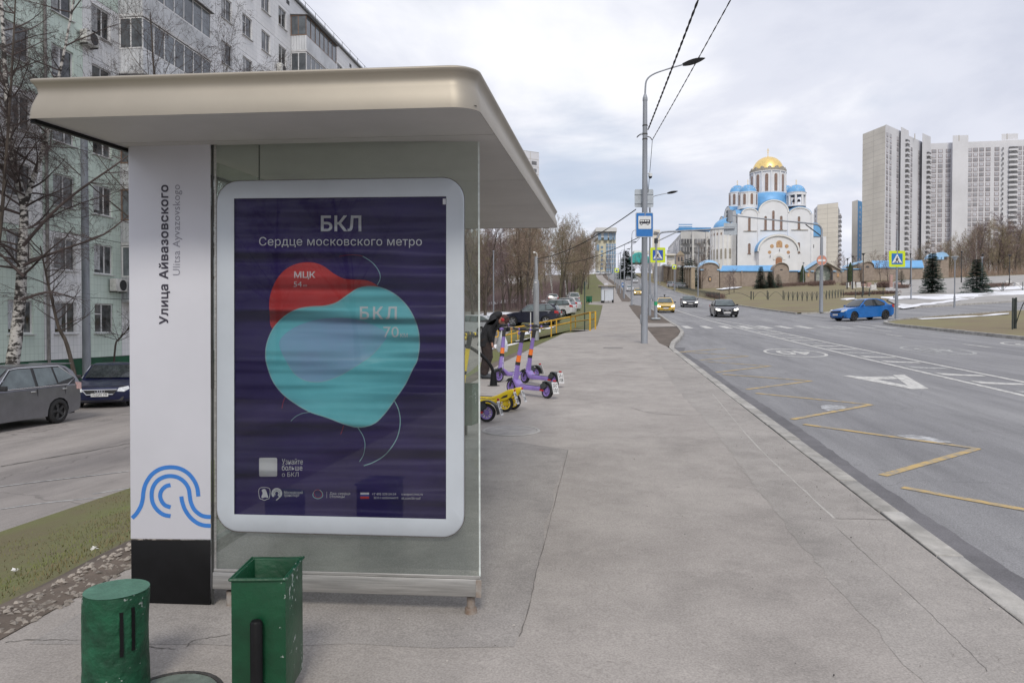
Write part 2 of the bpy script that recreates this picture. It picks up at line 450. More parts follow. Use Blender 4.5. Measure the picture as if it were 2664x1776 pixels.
# verge between pavement and kerb
strip('dirt_verge', mat_dirt, walk_r, sw, 26.4, 42.6, 0.4, -0.015, 3)
strip('dirt_verge', mat_dirt, walk_r, sw, 48.4, 100.5, 1.0, -0.015, 3)
strip('dirt_verge', mat_dirt, walk_r, sw, 119.5, 375, 3.0, -0.015, 2)
road = strip('road', mat_road, lambda Y: kx(Y) - 0.02, lambda Y: rx(Y) + 0.05, -20, 385, 1.0, -0.13, 6)
RZ = -0.13
def roadh(x, y): return g(y)
def on_road(p): return (p[0], p[1], g(p[1]))
strip('gutter_strip', mat_gutter, lambda Y: kx(Y) - 0.01, lambda Y: kx(Y) + 0.36 + 0.025 * math.sin(Y * 0.7) + random.uniform(-0.015, 0.015), -4, 27.5, 0.15, RZ + 0.004, 1, road, hf=roadh)
# pavement repairs and joints
patch('asphalt_patch', mat_walk2, [(-2.75, 3.2), (-0.43, 3.45), (-0.42, 5), (-0.46, 6.4), (-0.41, 8.15), (-1.1, 8.6), (-2.75, 8.7)], 0.0015, 0.35, walk, rough=0.025)
strip('edge_repair', mat_walk3, lambda Y: 1.32 + 0.03 * math.sin(Y * 0.8) + random.uniform(-0.02, 0.02), lambda Y: 2.07, -3, 24, 0.12, 0.0015, 2, walk)
mat_crack = M('crack', (0.15, 0.14, 0.13), 0.95, var=0.1)
mat_pale = M('pale_joint', (0.47, 0.45, 0.42), 0.95, var=0.1, scale=12)
def ground_line(name, mat, pts, wd, off, parent, n=6, jit=0.0):
 c = crom([Vector((p[0], p[1], 0)) for p in pts], n)
 c = [q + Vector((random.uniform(-jit, jit), random.uniform(-jit, jit), 0)) for q in c]
 wds = [wd * random.uniform(0.35, 1.2) for _ in c] if jit else wd
 mb = MB()
 for q in ribbon2(c, wds): mb.add([(p.x, p.y, H(p.x, p.y) + off) for p in q], [(0, 1, 2, 3)])
 return mb.build(name, mat, parent)
def gl(name, mat, pxs, wd, off=0.003, parent=None, jit=0.0, n=6): return ground_line(name, mat, [gp(*p) for p in pxs], wd, off, parent or walk, n, jit)
gl('joint', mat_pale, [(1854, 1025), (1937, 1124), (2010, 1200), (2084, 1268), (2171, 1349)], 0.016, jit=0.004)
gl('crack', mat_crack, [(2173, 1349), (2240, 1350), (2330, 1353), (2396, 1356)], 0.009, jit=0.003)
gl('crack', mat_crack, [(2171, 1367), (2250, 1440), (2383, 1560), (2490, 1665), (2570, 1747)], 0.003, jit=0.005)
gl('crack', mat_crack, [(1352, 1655), (1380, 1560), (1400, 1470), (1425, 1380), (1445, 1300), (1463, 1230), (1477, 1171)], 0.005, jit=0.004)
gl('crack', mat_crack, [(10, 1672), (70, 1665), (150, 1664), (220, 1664), (300, 1672), (380, 1680), (455, 1688)], 0.007, jit=0.008)
gl('crack', mat_crack, [(485, 1682), (500, 1668), (540, 1660), (600, 1650)], 0.006, jit=0.006)
gl('crack', mat_crack, [(1380, 900), (1480, 905), (1580, 902), (1690, 904)], 0.03, jit=0.01)
gl('crack', mat_crack, [(1640, 1060), (1700, 1075), (1800, 1080), (1900, 1076)], 0.010, jit=0.01)
# manhole covers
mat_iron = M('cast_iron', (0.10, 0.095, 0.09), 0.6, 0.5, var=0.2, scale=20, bump=0.5, bscale=80)
mat_mossy = M('painted_cover', (0.155, 0.19, 0.165), 0.75, 0.0, var=0.2, scale=8, bump=0.3, bscale=40)
def manhole(name, c, r, lab, mat, ring, ry=1.0):
 e = empty(name, (c.x, c.y, H(c.x, c.y)), 0, lab, 'manhole')
 s = 0.033
 mb = MB(); n = 36
 prof = [(0.0001, 0.006), (r * 0.86, 0.006), (r * 0.9, 0.0075)]
 mb.lathe(prof, n); mb.v = [Vector((v.x, v.y * ry, v.z + v.y * ry * s)) for v in mb.v]
 mb.build('lid', mat, e, world=False, smooth=True)
 mb = MB(); mb.lathe([(r * 0.91, 0.002), (r * 0.92, 0.010), (r, 0.010), (r * 1.03, 0.002)], n)
 mb.v = [Vector((v.x, v.y * ry, v.z + v.y * ry * s)) for v in mb.v]
 mb.build('rim', ring, e, world=False, smooth=True)
 return e
manhole('manhole_cover', gp(1330, 1120), 0.36, 'faint round manhole cover flush in the pavement beside the scooters', M('worn_cover', (0.36, 0.34, 0.325), 0.9, var=0.12, scale=5), M('cover_rim', (0.44, 0.425, 0.40), 0.9, var=0.1))
manhole('manhole_cover', gp(440, 1815), 0.21, 'grey-green manhole cover at the feet of the green stump bollard', mat_mossy, mat_iron)
p = gp(1595, 905)
manhole('manhole_cover', p, 0.33, 'dark iron manhole cover near the lamp post foot', M('dark_cover', (0.27, 0.255, 0.24), 0.85, var=0.2, scale=20), M('dark_rim', (0.22, 0.21, 0.2), 0.9))
# kerb stones along the near side
kerb = empty('kerb', (2.17, 0, 0)); kerb['kind'] = 'structure'
def kerb_run(parent, fx, y0, y1, length, wdt, top, name='kerb_stone', mat=mat_kerb):
 Y = y0
 while Y < y1 - 0.05:
  a, b = Y, min(Y + length, y1)
  xa, xb = fx(a), fx(b); za, zb = g(a) + top, g(b) + top
  jz = random.uniform(-0.006, 0.006); jx = random.uniform(-0.006, 0.006)
  mb = MB(); ga = 0.006
  A, B = Vector((xa + jx, a + ga, 0)), Vector((xb + jx, b - ga, 0))
  nr = Vector((1, -(xb - xa) / max(b - a, .01), 0)).normalized() * wdt / 2
  vs = []
  for q, z in ((A, za), (B, zb)):
   ht = [(-1, -0.35), (1, -0.35), (1, -0.02), (0.86, 0.0), (-1, 0.0)]
   vs += [(q.x + nr.x * k[0], q.y + nr.y * k[0], z + jz + k[1]) for k in ht]
  mb.add(vs, [(0, 1, 2, 3, 4), (9, 8, 7, 6, 5)] + [(i, i + 5, (i + 1) % 5 + 5, (i + 1) % 5) for i in range(5)])
  mb.build(name, mat, parent, bevel=0.006, seg=1)
  Y = b
kerb_run(kerb, lambda Y: kx(Y) - 0.085, 1, 60, 1.0, 0.17, 0.006)
def kerb_line(name, fa, fb, y0, y1, parent, top):
 mb = MB(); vs = []; Y = y0; k = 0
 while Y <= y1:
  a, b = fa(Y), fb(Y)
  vs += [(a, Y, H(a, Y) - 0.2), (a, Y, g(Y) + top), (b, Y, g(Y) + top), (b, Y, g(Y) - 0.3)]
  Y += 2; k += 1
 mb.add(vs, [(i * 4 + j, i * 4 + j + 1, i * 4 + j + 5, i * 4 + j + 4) for i in range(k - 1) for j in range(3)])
 return mb.build(name, mat_kerb, parent)
kerb_line('far_kerb', lambda Y: kx(Y) - 0.17, kx, 60, 380, kerb, 0.005)
# far side of the road
kr = empty('kerb_opposite', (17.1, 0, 0)); kr['kind'] = 'structure'
kerb_run(kr, lambda Y: 17.09, -6, 47, 1.0, 0.17, 0.02)
kerb_run(kr, lambda Y: 17.09, 70, 118, 1.0, 0.17, 0.02)
kerb_line('far_kerb', rx, lambda Y: rx(Y) + 0.17, 118, 380, kr, 0.02)
# ---- right hand side: lawn, side street, island, square
# side street centreline heads right and uphill
near_edge = [gp(2280, 838), gp(2400, 829), gp(2500, 822), gp(2664, 813)]
NE = [(17.0, 47.0), (17.4, 49.5), (18.6, 51.5), (22, 54.5), (30, 59.5), (45, 68), (70, 81), (140, 118)]
FE = [(17.0, 70), (17.4, 69.4), (19.5, 69.5), (24, 71.5), (30.6, 74.5), (45, 82), (70, 95), (140, 131)]
def side_h(x, y): return H(x, y)
sroad = patch('side_street', mat_road, NE + FE[::-1] , -0.11, 2.0)
patch('side_street_apron', mat_road, [(16.9, 46.5), (17.5, 49), (17.5, 70), (16.9, 70.5)], -0.115, 1.5, sroad)
patch('lawn', mat_lawn, [(17.2, -12), (17.2, 47), (17.6, 49.3), (18.8, 51.2), (22.1, 54.1), (30, 59), (45, 67.4), (70, 80.4), (140, 117.4), (260, 117), (260, -12)], -0.01, 3.0)
lawn = patch('lawn', mat_lawn, [(17.2, 70.2), (19.3, 70), (24, 72), (27.5, 74), (34, 96), (43, 116), (46, 130), (60, 170), (75, 196), (75, 204), (19, 203), (17.2, 196)], -0.01, 2.5)
patch('square', mat_plaza, [(27.7, 74), (30.6, 75), (45, 82.5), (70, 95.5), (140, 131.5), (260, 200), (260, 215), (75, 204), (60, 170), (46, 130), (43.2, 116), (34.2, 96)], 0.0, 3.0)
patch('lawn', mat_lawn, [(17.2, 203.2), (260, 216), (420, 300), (420, 600), (60, 600), (13.2, 385), (13.3, 345), (17.2, 225)], -0.02, 12)
# kerbs of the side street
def kerb_poly(parent, pts, top=0.03, n=1, name='kerb_stone', out=1):
 c = crom([Vector((p[0], p[1], 0)) for p in pts], 6); L = 0; q = [c[0]]
 for a, b in zip(c, c[1:]):
  k = max(1, int((b - a).length / 1.3))
  q += [a.lerp(b, (i + 1) / k) for i in range(k)]
 for a, b in zip(q, q[1:]):
  d = (b - a)
  if d.length < 0.2: continue
  nr = Vector((-d.y, d.x, 0)).normalized() * 0.09 * out
  mb = MB(); vs = []
  for p_, e in ((a + d * 0.005, 0), (b - d * 0.005, 0)):
   z = H(p_.x, p_.y) + top
   vs += [(p_.x, p_.y, z - 0.35), (p_.x, p_.y, z), (p_.x + nr.x * 2, p_.y + nr.y * 2, z), (p_.x + nr.x * 2, p_.y + nr.y * 2, z - 0.35)]
  mb.add(vs, [(0, 1, 2, 3), (7, 6, 5, 4)] + [(i, i + 4, (i + 1) % 4 + 4, (i + 1) % 4) for i in range(4)])
  mb.build(name, mat_kerb, parent)
kerb_poly(kr, NE[:6], out=-1)
kerb_poly(kr, FE[1:6], out=1)
# ---- left: grass bank, gravel edge, yard
strip('grass_bank', mat_turf, lambda Y: -8.05, lambda Y: xl(Y) - 0.02, -20, 36, 0.5, -0.012, 14)
strip('grass_bank', mat_turf, lambda Y: -7.2, lambda Y: xl(Y) - 0.02, 36, 104, 1.0, -0.012, 8)
strip('grass_bank', mat_turf, lambda Y: -9.0 + bend(Y), lambda Y: xl(Y) - 0.02, 104, 380, 4.0, -0.02, 6)
yard = strip('yard_drive', mat_yard, lambda Y: -21.6, lambda Y: -7.95 if Y < 36 else -7.1, -20, 92, 1.0, -0.03, 6)
strip('yard_planting', mat_turf, lambda Y: -23.4, lambda Y: -21.55, -20, 92, 2.0, 0.02, 2)
patch('wood_floor', M('leaf_litter', (0.15, 0.115, 0.085), 0.95, scale=0.7, c2=(0.085, 0.065, 0.05), bump=0.8, bscale=7), [(-120, 92), (-7, 92), (-9, 104), (-9, 225), (-14, 380), (-150, 380)], -0.03, 8)
soil_strip = strip('bare_soil', mat_dirt, lambda Y: -3.55 + 0.15 * math.sin(Y * 1.1) + 0.1 * math.sin(Y * 3.3), lambda Y: xl(Y) + 0.0, -6, 24, 0.25, 0.004, 4)
# faded parking lines of the yard
for q in ([(0, 1320), (150, 1300), (335, 1281)], [(240, 1281), (335, 1266)], [(0, 1262), (110, 1248), (335, 1222)], [(0, 1388), (60, 1372)]):
 ground_line('parking_line', mat_faded, [gp(*p) for p in q], 0.05, -0.02, yard, 4)
gl('crack', mat_crack, [(0, 1210), (110, 1190), (230, 1170), (335, 1150)], 0.05, -0.02, yard, 0.03)
# loose gravel along the pavement edge
mat_grav = M('gravel_stone', (0.36, 0.32, 0.28), 0.9, var=0.3, scale=3)
mb = MB(); rg = random.Random(3)
for i in range(1700):
 Y = rg.uniform(1.4, 9.0); x = -2.95 - abs(rg.gauss(0.12, 0.18)) + 0.06 * math.sin(Y * 2)
 s = rg.uniform(0.008, 0.026); z = H(x, Y) + s * 0.2
 a = rg.uniform(0, 6.28); T = Matrix.Rotation(a, 3, 'Z') @ Matrix.Rotation(rg.uniform(-.5, .5), 3, 'X')
 vs = [Vector((dx * s * rg.uniform(.8, 1.4), dy * s * rg.uniform(.6, 1.0), dz * s * .55)) for dx, dy, dz in ((1, 0, 0), (-1, 0, 0), (0, 1, 0), (0, -1, 0), (0, 0, 1), (0, 0, -1))]
 mb.add([Vector((x, Y, z)) + T @ v for v in vs], [(0, 2, 4), (2, 1, 4), (1, 3, 4), (3, 0, 4), (2, 0, 5), (1, 2, 5), (3, 1, 5), (0, 3, 5)])
tag(mb.build('gravel', mat_grav), 'loose pale gravel along the left pavement edge', 'gravel', kind='stuff')
# grit and crumbs on the pavement
mb = MB()
for i in range(900):
 Y = 1.6 + 14 * rg.random() ** 2; x = rg.uniform(-2.8, 2.0) if rg.random() < 0.6 else 2.05 - abs(rg.gauss(0, 0.3)); s = rg.uniform(0.002, 0.006); c = Vector((x, Y, H(x, Y) + 0.006))
 mb.add([c + Vector((rg.uniform(-1, 1), rg.uniform(-1, 1), 0)) * s * 1.6 for _ in range(3)] + [c + Vector((0, 0, s))], [(0, 1, 3), (1, 2, 3), (2, 0, 3)])
tag(mb.build('grit', M('grit', (0.5, 0.46, 0.42), 0.9, scale=0.9, c2=(0.06, 0.055, 0.05), lo=0.45, hi=0.5)), 'scattered grit on the pavement', 'grit', kind='stuff')
# tufts of short grass on the bank
mat_blade = M('grass_blade', (0.17, 0.20, 0.05), 0.8, scale=1.2, c2=(0.20, 0.15, 0.08), lo=0.42, hi=0.6)
mb = MB(); rg = random.Random(5)
for i in range(26000):
 Y = rg.uniform(2.2, 15); x = rg.uniform(-8.0, -3.7)
 n1 = math.sin(x * 2.1 + Y * 0.9) + math.sin(Y * 1.7 - x) * 0.7 + rg.uniform(-1, 1)
 if n1 < -0.3 or x > -3.75 - 0.3 * rg.random(): continue
 h = rg.uniform(0.012, 0.04) * (1.2 if n1 > 1 else 0.9); a = rg.uniform(0, 6.28); dx, dy = math.cos(a), math.sin(a)
 z = H(x, Y) - 0.012; wv = 0.004; ln = rg.uniform(0.01, 0.035)
 mb.add([(x - dy * wv, Y + dx * wv, z), (x + dy * wv, Y - dx * wv, z), (x + dx * ln, Y + dy * ln, z + h)], [(0, 1, 2)])
tag(mb.build('grass', mat_blade), 'thin early spring grass on the bank', 'grass', kind='stuff')
# scraps of litter on the bank
mat_paper = M('litter_paper', (0.75, 0.74, 0.72), 0.8, var=0.1)
for (a, b), lab in (((245, 1430), 'crumpled white paper scrap on the grass bank'), ((40, 1486), 'torn white paper scrap near the gravel edge')):
 c = gp(a, b); mb = MB()
 for k in range(5):
  mb.add([c + Vector((rg.uniform(-.035, .035), rg.uniform(-.035, .035), rg.uniform(0.0, .035))) for _ in range(4)], [(0, 1, 2, 3)])
 tag(mb.build('paper_scrap', mat_paper), lab, 'litter')
# ---- painted markings (parts of the road)
def rp(x, y): return gp(x, y, RZ)
def mark(name, polys, mat=mat_white, off=0.005):
 mb = MB()
 for pl_ in polys: mb.add([(p[0], p[1], g(p[1]) + RZ + off) for p in pl_], [tuple(range(len(pl_)))])
 return mb.build(name, mat, road)
def mline(name, pts, wd, mat=mat_white, off=0.005):
 c = [Vector((p[0], p[1])) for p in pts]
 d = []
 for a, b in zip(c, c[1:]):
  k = max(1, int((b - a).length / 2.5)); d += [a.lerp(b, i / k) for i in range(k)]
 d.append(c[-1])
 return mark(name, ribbon2([Vector((p.x, p.y, 0)) for p in d], wd), mat, off)
mline('median_line', [(7.55, -5), (7.55, 62), (7.75, 100), (7.75, 225), (6.5, 270), (4, 340)], 0.13)
mline('median_line', [(8.75, -5), (8.75, 48), (8.0, 62)], 0.13)
for k in range(22):
 Y = 9.3 + k * 1.75
 wv = 0.6 if Y < 36 else 0.5
 mark('median_hatch', [[(7.75, Y + 0.75), (7.75, Y + 0.2), (8.2, Y + 0.0), (8.58, Y), (8.58, Y + 0.28), (8.2, Y + 0.38)]], mat_white if k % 3 else mat_faded)
for k in range(11):
 x = 4.55 + k * 1.12
 mark('crossing_bar', [[(x, 43.6), (x + 0.42, 43.6), (x + 0.42, 46.9), (x, 46.9)]], mat_white if k < 7 else mat_faded)
mark('stop_line', [[(4.6, 55.2), (7.6, 55.2), (7.6, 55.6), (4.6, 55.6)]], mat_faded)
for x0, y0, x1, y1 in ((2173, 853.5, 2202, 857), (2306, 870, 2347, 875), (2507, 895, 2577, 904), (2100, 843, 2130, 846), (2188, 838, 2225, 842), (2270, 857, 2320, 862)):
 a, b = rp(x0, y0), rp(x1, y1); mline('lane_dash', [a, b], 0.12, mat_faded if y0 < 850 else mat_white)
for k in range(10):
 Y = 62 + k * 12; mline('lane_dash', [(12.3, Y), (12.3, Y + 4)], 0.12, mat_faded)
zz = [(165, 234), (455, 212), (175, 232), (600, 260), (300, 284), (330, 294), (740, 323), (405, 362), (440, 375), (1000, 417), (600, 470), (650, 495), (1385, 568), (890, 660), (955, 693), (2055, 847), (1465, 1015), (1580, 1093), (2352, 1234), (2900, 1330)]
zz = [rp(1700 + x / 2.44, 820 + y / 2.44) for x, y in zz]
for i, (a, b) in enumerate(zip(zz, zz[1:])):
 short = (b - a).length < 0.75
 if not short:
  d = (b - a).normalized() * 0.05
  mline('zigzag_line', [a - d * 0, b + d * 0.6], 0.095, mat_yel, 0.005 if i % 2 else 0.0062)
# speed limit roundels, upside down for the camera (they face the oncoming lane)
def roundel(cx, cy, rx_, ry_, mat, txt):
 n = 40; out = []
 ring = [[(cx + rx_ * f * math.cos(a), cy + ry_ * f * math.sin(a)) for f in (1, 0.9)] for a in (2 * math.pi * k / n for k in range(n + 1))]
 e = mark('limit_ring', [[ring[k][0], ring[k + 1][0], ring[k + 1][1], ring[k][1]] for k in range(n)], mat)
 vs, fs = text_polys(txt, 0.012)
 ax, bx_ = min(v[0] for v in vs), max(v[0] for v in vs); ay, by = min(v[1] for v in vs), max(v[1] for v in vs)
 mb = MB(); pts = []
 for x, y in vs:
  u, v = (x - ax) / (bx_ - ax) - 0.5, (y - ay) / (by - ay) - 0.5
  X, Y = cx - u * rx_ * 1.15, cy - v * ry_ * 0.95
  pts.append((X, Y, g(Y) + RZ + 0.006))
 mb.add(pts, fs); mb.build('limit_figures', mat, road)
c1 = rp(2067, 917.5); roundel(c1.x, c1.y, 0.92, 1.85, mat_white, '40')
c2 = rp(2435, 911); roundel(c2.x, c2.y, 0.92, 2.0, mat_faded, '40')
c3 = rp(2700, 898); roundel(c3.x, c3.y, 0.92, 1.9, mat_white, '40')
# bus lane letter А, upside down
def c6(x, y): p_ = rp(1700 + x / 2.44, 820 + y / 2.44); return (p_.x, p_.y)
mark('bus_lane_letter', [[c6(1195, 384), c6(1250, 383), c6(1330, 391), c6(1418, 408), c6(1612, 446), c6(1660, 470), c6(1640, 469)],
       [c6(1520, 379), c6(1592, 377), c6(1748, 467), c6(1660, 470), c6(1612, 446), c6(1556, 405)],
       [c6(1330, 391), c6(1522, 388), c6(1556, 405), c6(1418, 408)]], mat_white)
# dried salt on the asphalt beside the yellow lines
mat_salt = M('salt_bloom', (0.55, 0.56, 0.58), 0.9, scale=8, c2=(0.26, 0.26, 0.265), lo=0.42, hi=0.62)
for pts in ([(1060, 575), (1110, 568), (1190, 574), (1235, 583), (1200, 595), (1110, 606), (1070, 596)], [(1540, 762), (1640, 760), (1760, 775), (1880, 803), (1900, 812), (1800, 806), (1640, 786)]):
 mark('salt_stain', [[c6(*q) for q in pts]], mat_salt, 0.0042)
# ---- old snow
def snow(pxs, off=0.03, lab=None, rough=0.25, step=1.0, hf=None):
 q = [gp(*p_) for p_ in pxs]
 b = [(p_.x, p_.y) for p_ in q]
 hh = lambda x, y: H(x, y) + 0.05 * math.sin(x * 1.7) * math.sin(y * 0.6)
 o = patch('snow_patch', mat_snow, b, off, step, rough=rough, kind=None, hf=hh)
 return tag(o, lab, 'snow')
snow([(2290, 772), (2400, 768), (2480, 764), (2590, 758), (2664, 755), (2700, 757), (2664, 766), (2560, 770), (2500, 776), (2440, 779), (2380, 778), (2310, 780)], 0.02, 'long white snow streak across the top of the square', 0.5, 2.5)
snow([(2335, 800), (2342, 790), (2372, 793), (2420, 788), (2480, 780), (2540, 774), (2520, 779), (2440, 790), (2390, 797), (2350, 802)], 0.03, 'narrow snow line crossing the square beside the blue car', 0.3, 1.5)
snow([(2385, 829), (2450, 826), (2550, 820), (2625, 815), (2625, 818), (2550, 823), (2470, 828), (2400, 831)], 0.02, 'thin snow edge along the near kerb of the side street', 0.12, 1.0)
snow([(2185, 778), (2215, 775), (2232, 779), (2200, 781)], 0.03, 'small snow heap on the lawn behind the blue car', 0.3, 1.0)
snow([(1862, 754), (1890, 750), (1930, 748), (1922, 751), (1880, 756)], 0.25, 'long snow bank in front of the brick wall corner', 0.5, 2.0)
snow([(2565, 752), (2620, 747), (2664, 744), (2664, 752), (2600, 755)], 0.05, 'snow field between spruces and far trees at right edge', 0.6, 3.0)
snow([(1250, 796), (1300, 786), (1380, 782), (1450, 786), (1460, 791), (1380, 791), (1300, 795), (1262, 803)], 0.35, 'ploughed snow bank along the edge of the wood', 0.7, 1.6)
snow([(1255, 817), (1300, 811), (1330, 813), (1345, 818), (1300, 822), (1258, 826)], 0.05, 'melting snow sheet in the bend of the yard drive', 0.5, 1.2)
for p_, r_, lb in (((1320, 893), 0.9, 'narrow snow strip beside the pavement behind the scooters'), ((1400, 857), 0.8, 'little snow remnant below the yellow railing')):
 c = gp(*p_); snow([(p_[0] - 55, p_[1] + 10), (p_[0] + 10, p_[1] - 6), (p_[0] + 62, p_[1] - 14), (p_[0] + 20, p_[1] + 2), (p_[0] - 40, p_[1] + 16)], 0.03, lb, 0.05, 0.5)
# ============================================================ bus shelter
A0 = R(2.3)
SO = Vector((-2.58, 3.72, 0.12))
EX = Vector((math.cos(A0), math.sin(A0), 0)); EN = Vector((math.sin(A0), -math.cos(A0), 0)); EYV = Vector((0, 1, 0.034))
def Sp(x, y, off=0.0):
 """photo pixel -> point on the shelter's front plane, off metres towards the viewer"""
 o = SO + EN * off; r = ray(x, y)
 return EYE + r * ((o - EYE).dot(EN) / r.dot(EN))
ZS = Sp(900, 369).z
def Sf(x, y):
 """pixel -> point on the soffit plane (rises with the street)"""
 r = ray(x, y)
 t = (ZS - EYE.z + 0.034 * (EYE.y - 3.78)) / (r.z - 0.034 * r.y)
 return EYE + r * t
sh = empty('bus_shelter', (SO.x + 0.9, SO.y + 2, 0.2), 0, 'bus shelter with champagne metal roof, white name pylon and backlit-style poster case', 'bus shelter')
mat_pyl = M('pylon_white', (0.63, 0.635, 0.69), 0.35, var=0.02, scale=2)
mat_blk = M('black_paint', (0.006, 0.006, 0.007), 0.5, spec=0.25, var=0.15, scale=10)
mat_txt = M('dark_lettering', (0.045, 0.04, 0.06), 0.5, var=0.0, c2=(0.045, 0.04, 0.06))
mat_txt2 = M('grey_lettering', (0.27, 0.27, 0.32), 0.5, var=0.0, c2=(0.27, 0.27, 0.32))
mat_blue = M('emblem_blue', (0.045, 0.205, 0.60), 0.4, var=0.04, scale=20)
mat_steel = M('brushed_steel', (0.46, 0.455, 0.44), 0.45, 0.75, var=0.15, scale=3, stretch=(1, 8, 30))
mat_prof = M('dark_profile', (0.06, 0.062, 0.06), 0.4, 0.5, var=0.2, scale=8)
mat_rust = M('rusty_steel', (0.36, 0.335, 0.31), 0.8, 0.2, scale=14, c2=(0.24, 0.17, 0.125))
mat_champ = M('champagne_metal', (0.385, 0.35, 0.295), 0.52, 0.55, var=0.04, scale=2)
mat_soff = M('soffit_grey', (0.52, 0.505, 0.50), 0.55, 0.05, var=0.05, scale=1.5)
def slab(name, pxs, o0, o1, mat, parent, bevel=0.0):
 mb = MB(); mb.prism(pxs, lambda p: Sp(p[0], p[1], o0), lambda p: Sp(p[0], p[1], o1))
 return mb.build(name, mat, parent, bevel=bevel)
# -- pylon
pyl = slab('pylon', [(334, 366), (548, 366), (548.5, 1403), (340, 1401)], 0.012, -0.16, mat_pyl, sh, 0.004)
slab('pylon_base', [(341, 1403.5), (548, 1404), (548, 1573), (342, 1568)], 0.006, -0.155, mat_blk, pyl, 0.003)
PF = lambda x, y: Sp(x, y, 0.0135)
for k in range(4): text_on('lettering', 'Улица Айвазовского', lambda x, y, k=k: Sp(x, y, 0.0135 + 0.0003 * k), (413 + (k % 2) * 1.3, 481 + (k // 2) * 1.3, 441 + (k % 2) * 1.3, 842 + (k // 2) * 1.3), mat_txt, pyl, 0.0, 1.05, rot=True)
text_on('lettering', 'Ulitsa Ayvazovskogo', PF, (449.5, 480.5, 474, 716), mat_txt2, pyl, 0.0, 1.04, rot=True)
def wave(pts):
 c = crom([Vector((330 + x / 6.534, 1180 + y / 6.534, 0)) for x, y in pts], 8)
 mb = MB()
 for q in ribbon2(c, 10.5): mb.add([PF(p.x, p.y) for p in q], [(0, 1, 2, 3)])
 mb.build('wave_emblem', mat_blue, pyl)
wave([(88, 1090), (165, 1010), (235, 890), (268, 770), (278, 670), (300, 560), (350, 450), (440, 335), (580, 252), (742, 226), (900, 250), (1040, 330), (1140, 450), (1195, 575), (1215, 722)])
wave([(742, 1057), (620, 1030), (510, 945), (440, 830), (420, 690), (445, 565), (515, 460), (620, 397), (742, 376), (870, 402), (980, 480), (1048, 590), (1070, 720), (1090, 830), (1150, 950), (1250, 1035), (1340, 1065), (1425, 1070)])
wave([(742, 528), (660, 552), (590, 622), (565, 710), (590, 800), (650, 872), (742, 906)])
wave([(925, 722), (942, 820), (990, 950), (1080, 1080), (1200, 1175), (1310, 1213), (1425, 1222)])
# -- corner profile between pylon and glass
slab('corner_profile', [(549.5, 368), (556, 368), (556.5, 1570), (550, 1570)], 0.004, -0.08, mat_prof, sh)
slab('glass_clamp', [(557.5, 369), (562.5, 369), (563, 1480), (558, 1480)], 0.008, -0.05, mat_steel, sh)
# -- glass end wall
mat_glass = glass_mat('shelter_glass', (0.80, 0.87, 0.82), 0.15, 0.02, 1.0, (0.45, 0.48, 0.43))
mat_edge = M('glass_edge', (0.62, 0.68, 0.66), 0.15, var=0.1, scale=6, stretch=(1, 1, 6))
gw = MB(); gw.quad(*[Sp(x, y, -0.01) for x, y in ((563, 369), (1243, 369), (1246, 1497), (563, 1477))])
gw = gw.build('end_glass', mat_glass, sh)
slab('glass_edge_strip', [(1243.2, 369), (1247.5, 369), (1250.5, 1499), (1246.2, 1499)], -0.004, -0.016, mat_edge, gw)
slab('glass_joint', [(672.5, 369), (676.5, 369), (676.5, 470), (672.5, 470)], -0.03, -0.05, mat_prof, gw)
# -- sill beam and foot
mb = MB()
mb.prism([(556, 1478), (1249, 1497), (1249, 1506), (556, 1486)], lambda p: Sp(*p, 0.035), lambda p: Sp(*p, -0.05)); mb.build('sill_rail', mat_steel, sh, bevel=0.003)
mb = MB()
mb.prism([(553, 1487), (1252, 1507), (1251, 1553), (553, 1531)], lambda p: Sp(*p, 0.045), lambda p: Sp(*p, -0.06)); sb = mb.build('sill_beam', mat_steel, sh, bevel=0.004)
mb = MB(); mb.prism([(1238, 1507.5), (1253, 1508), (1252, 1554), (1238, 1553.5)], lambda p: Sp(*p, 0.048), lambda p: Sp(*p, -0.063)); mb.build('beam_end_cap', mat_rust, sb)
mb = MB(); b0 = Sp(1225, 1550, -0.01); b1 = Vector((b0.x, b0.y, H(b0.x, b0.y)))
mb.cyl(b0, b1, 0.022, n=12); mb.cyl(b1 + Vector((0, 0, 0.03)), b1 - Vector((0, 0, 0.01)), 0.03, 0.036, 12); mb.build('foot', mat_rust, sh, smooth=True)
mb = MB(); b2 = Sp(600, 1535, -0.01); mb.cyl(b2, Vector((b2.x, b2.y, H(b2.x, b2.y) - 0.01)), 0.022, n=12); mb.build('foot', mat_rust, sh, smooth=True)
# -- poster case
def rrect(x0, y0, x1, y1, r, sk=lambda x, y: (x, y), n=8):
 out = []
 for cx_, cy_, a in ((x1 - r, y0 + r, -90), (x1 - r, y1 - r, 0), (x0 + r, y1 - r, 90), (x0 + r, y0 + r, 180)):
  for k in range(n + 1):
   q = R(a + 90 * k / n); out.append(sk(cx_ + r * math.cos(q), cy_ + r * math.sin(q)))
 return out
def skew(x, y):
 """perspective skew of the case: top edge 471->462, bottom 1382->1397 between x = 607 and 1169"""
 t = (x - 607) / 562.0; v = (y - 466.5) / 923.0
 return (x, y + lerp(-9 * (t - 0.5), 15 * (t - 0.5), v))
mat_frame = M('case_frame', (0.53, 0.575, 0.625), 0.35, 0.05, var=0.04, scale=2)
mat_case = M('case_side', (0.34, 0.35, 0.34), 0.4, 0.5, var=0.08)
outer = rrect(564, 466.5, 1208, 1389.5, 58, skew)
case = MB(); case.prism(outer, lambda p: Sp(*p, -0.02), lambda p: Sp(*p, -0.13)); case = case.build('poster_case', mat_case, sh, smooth=True)
inn = [(609, 516.5), (1161, 511), (1160.5, 1349.5), (609.3, 1336.8)]
mb = MB(); n_ = len(outer)
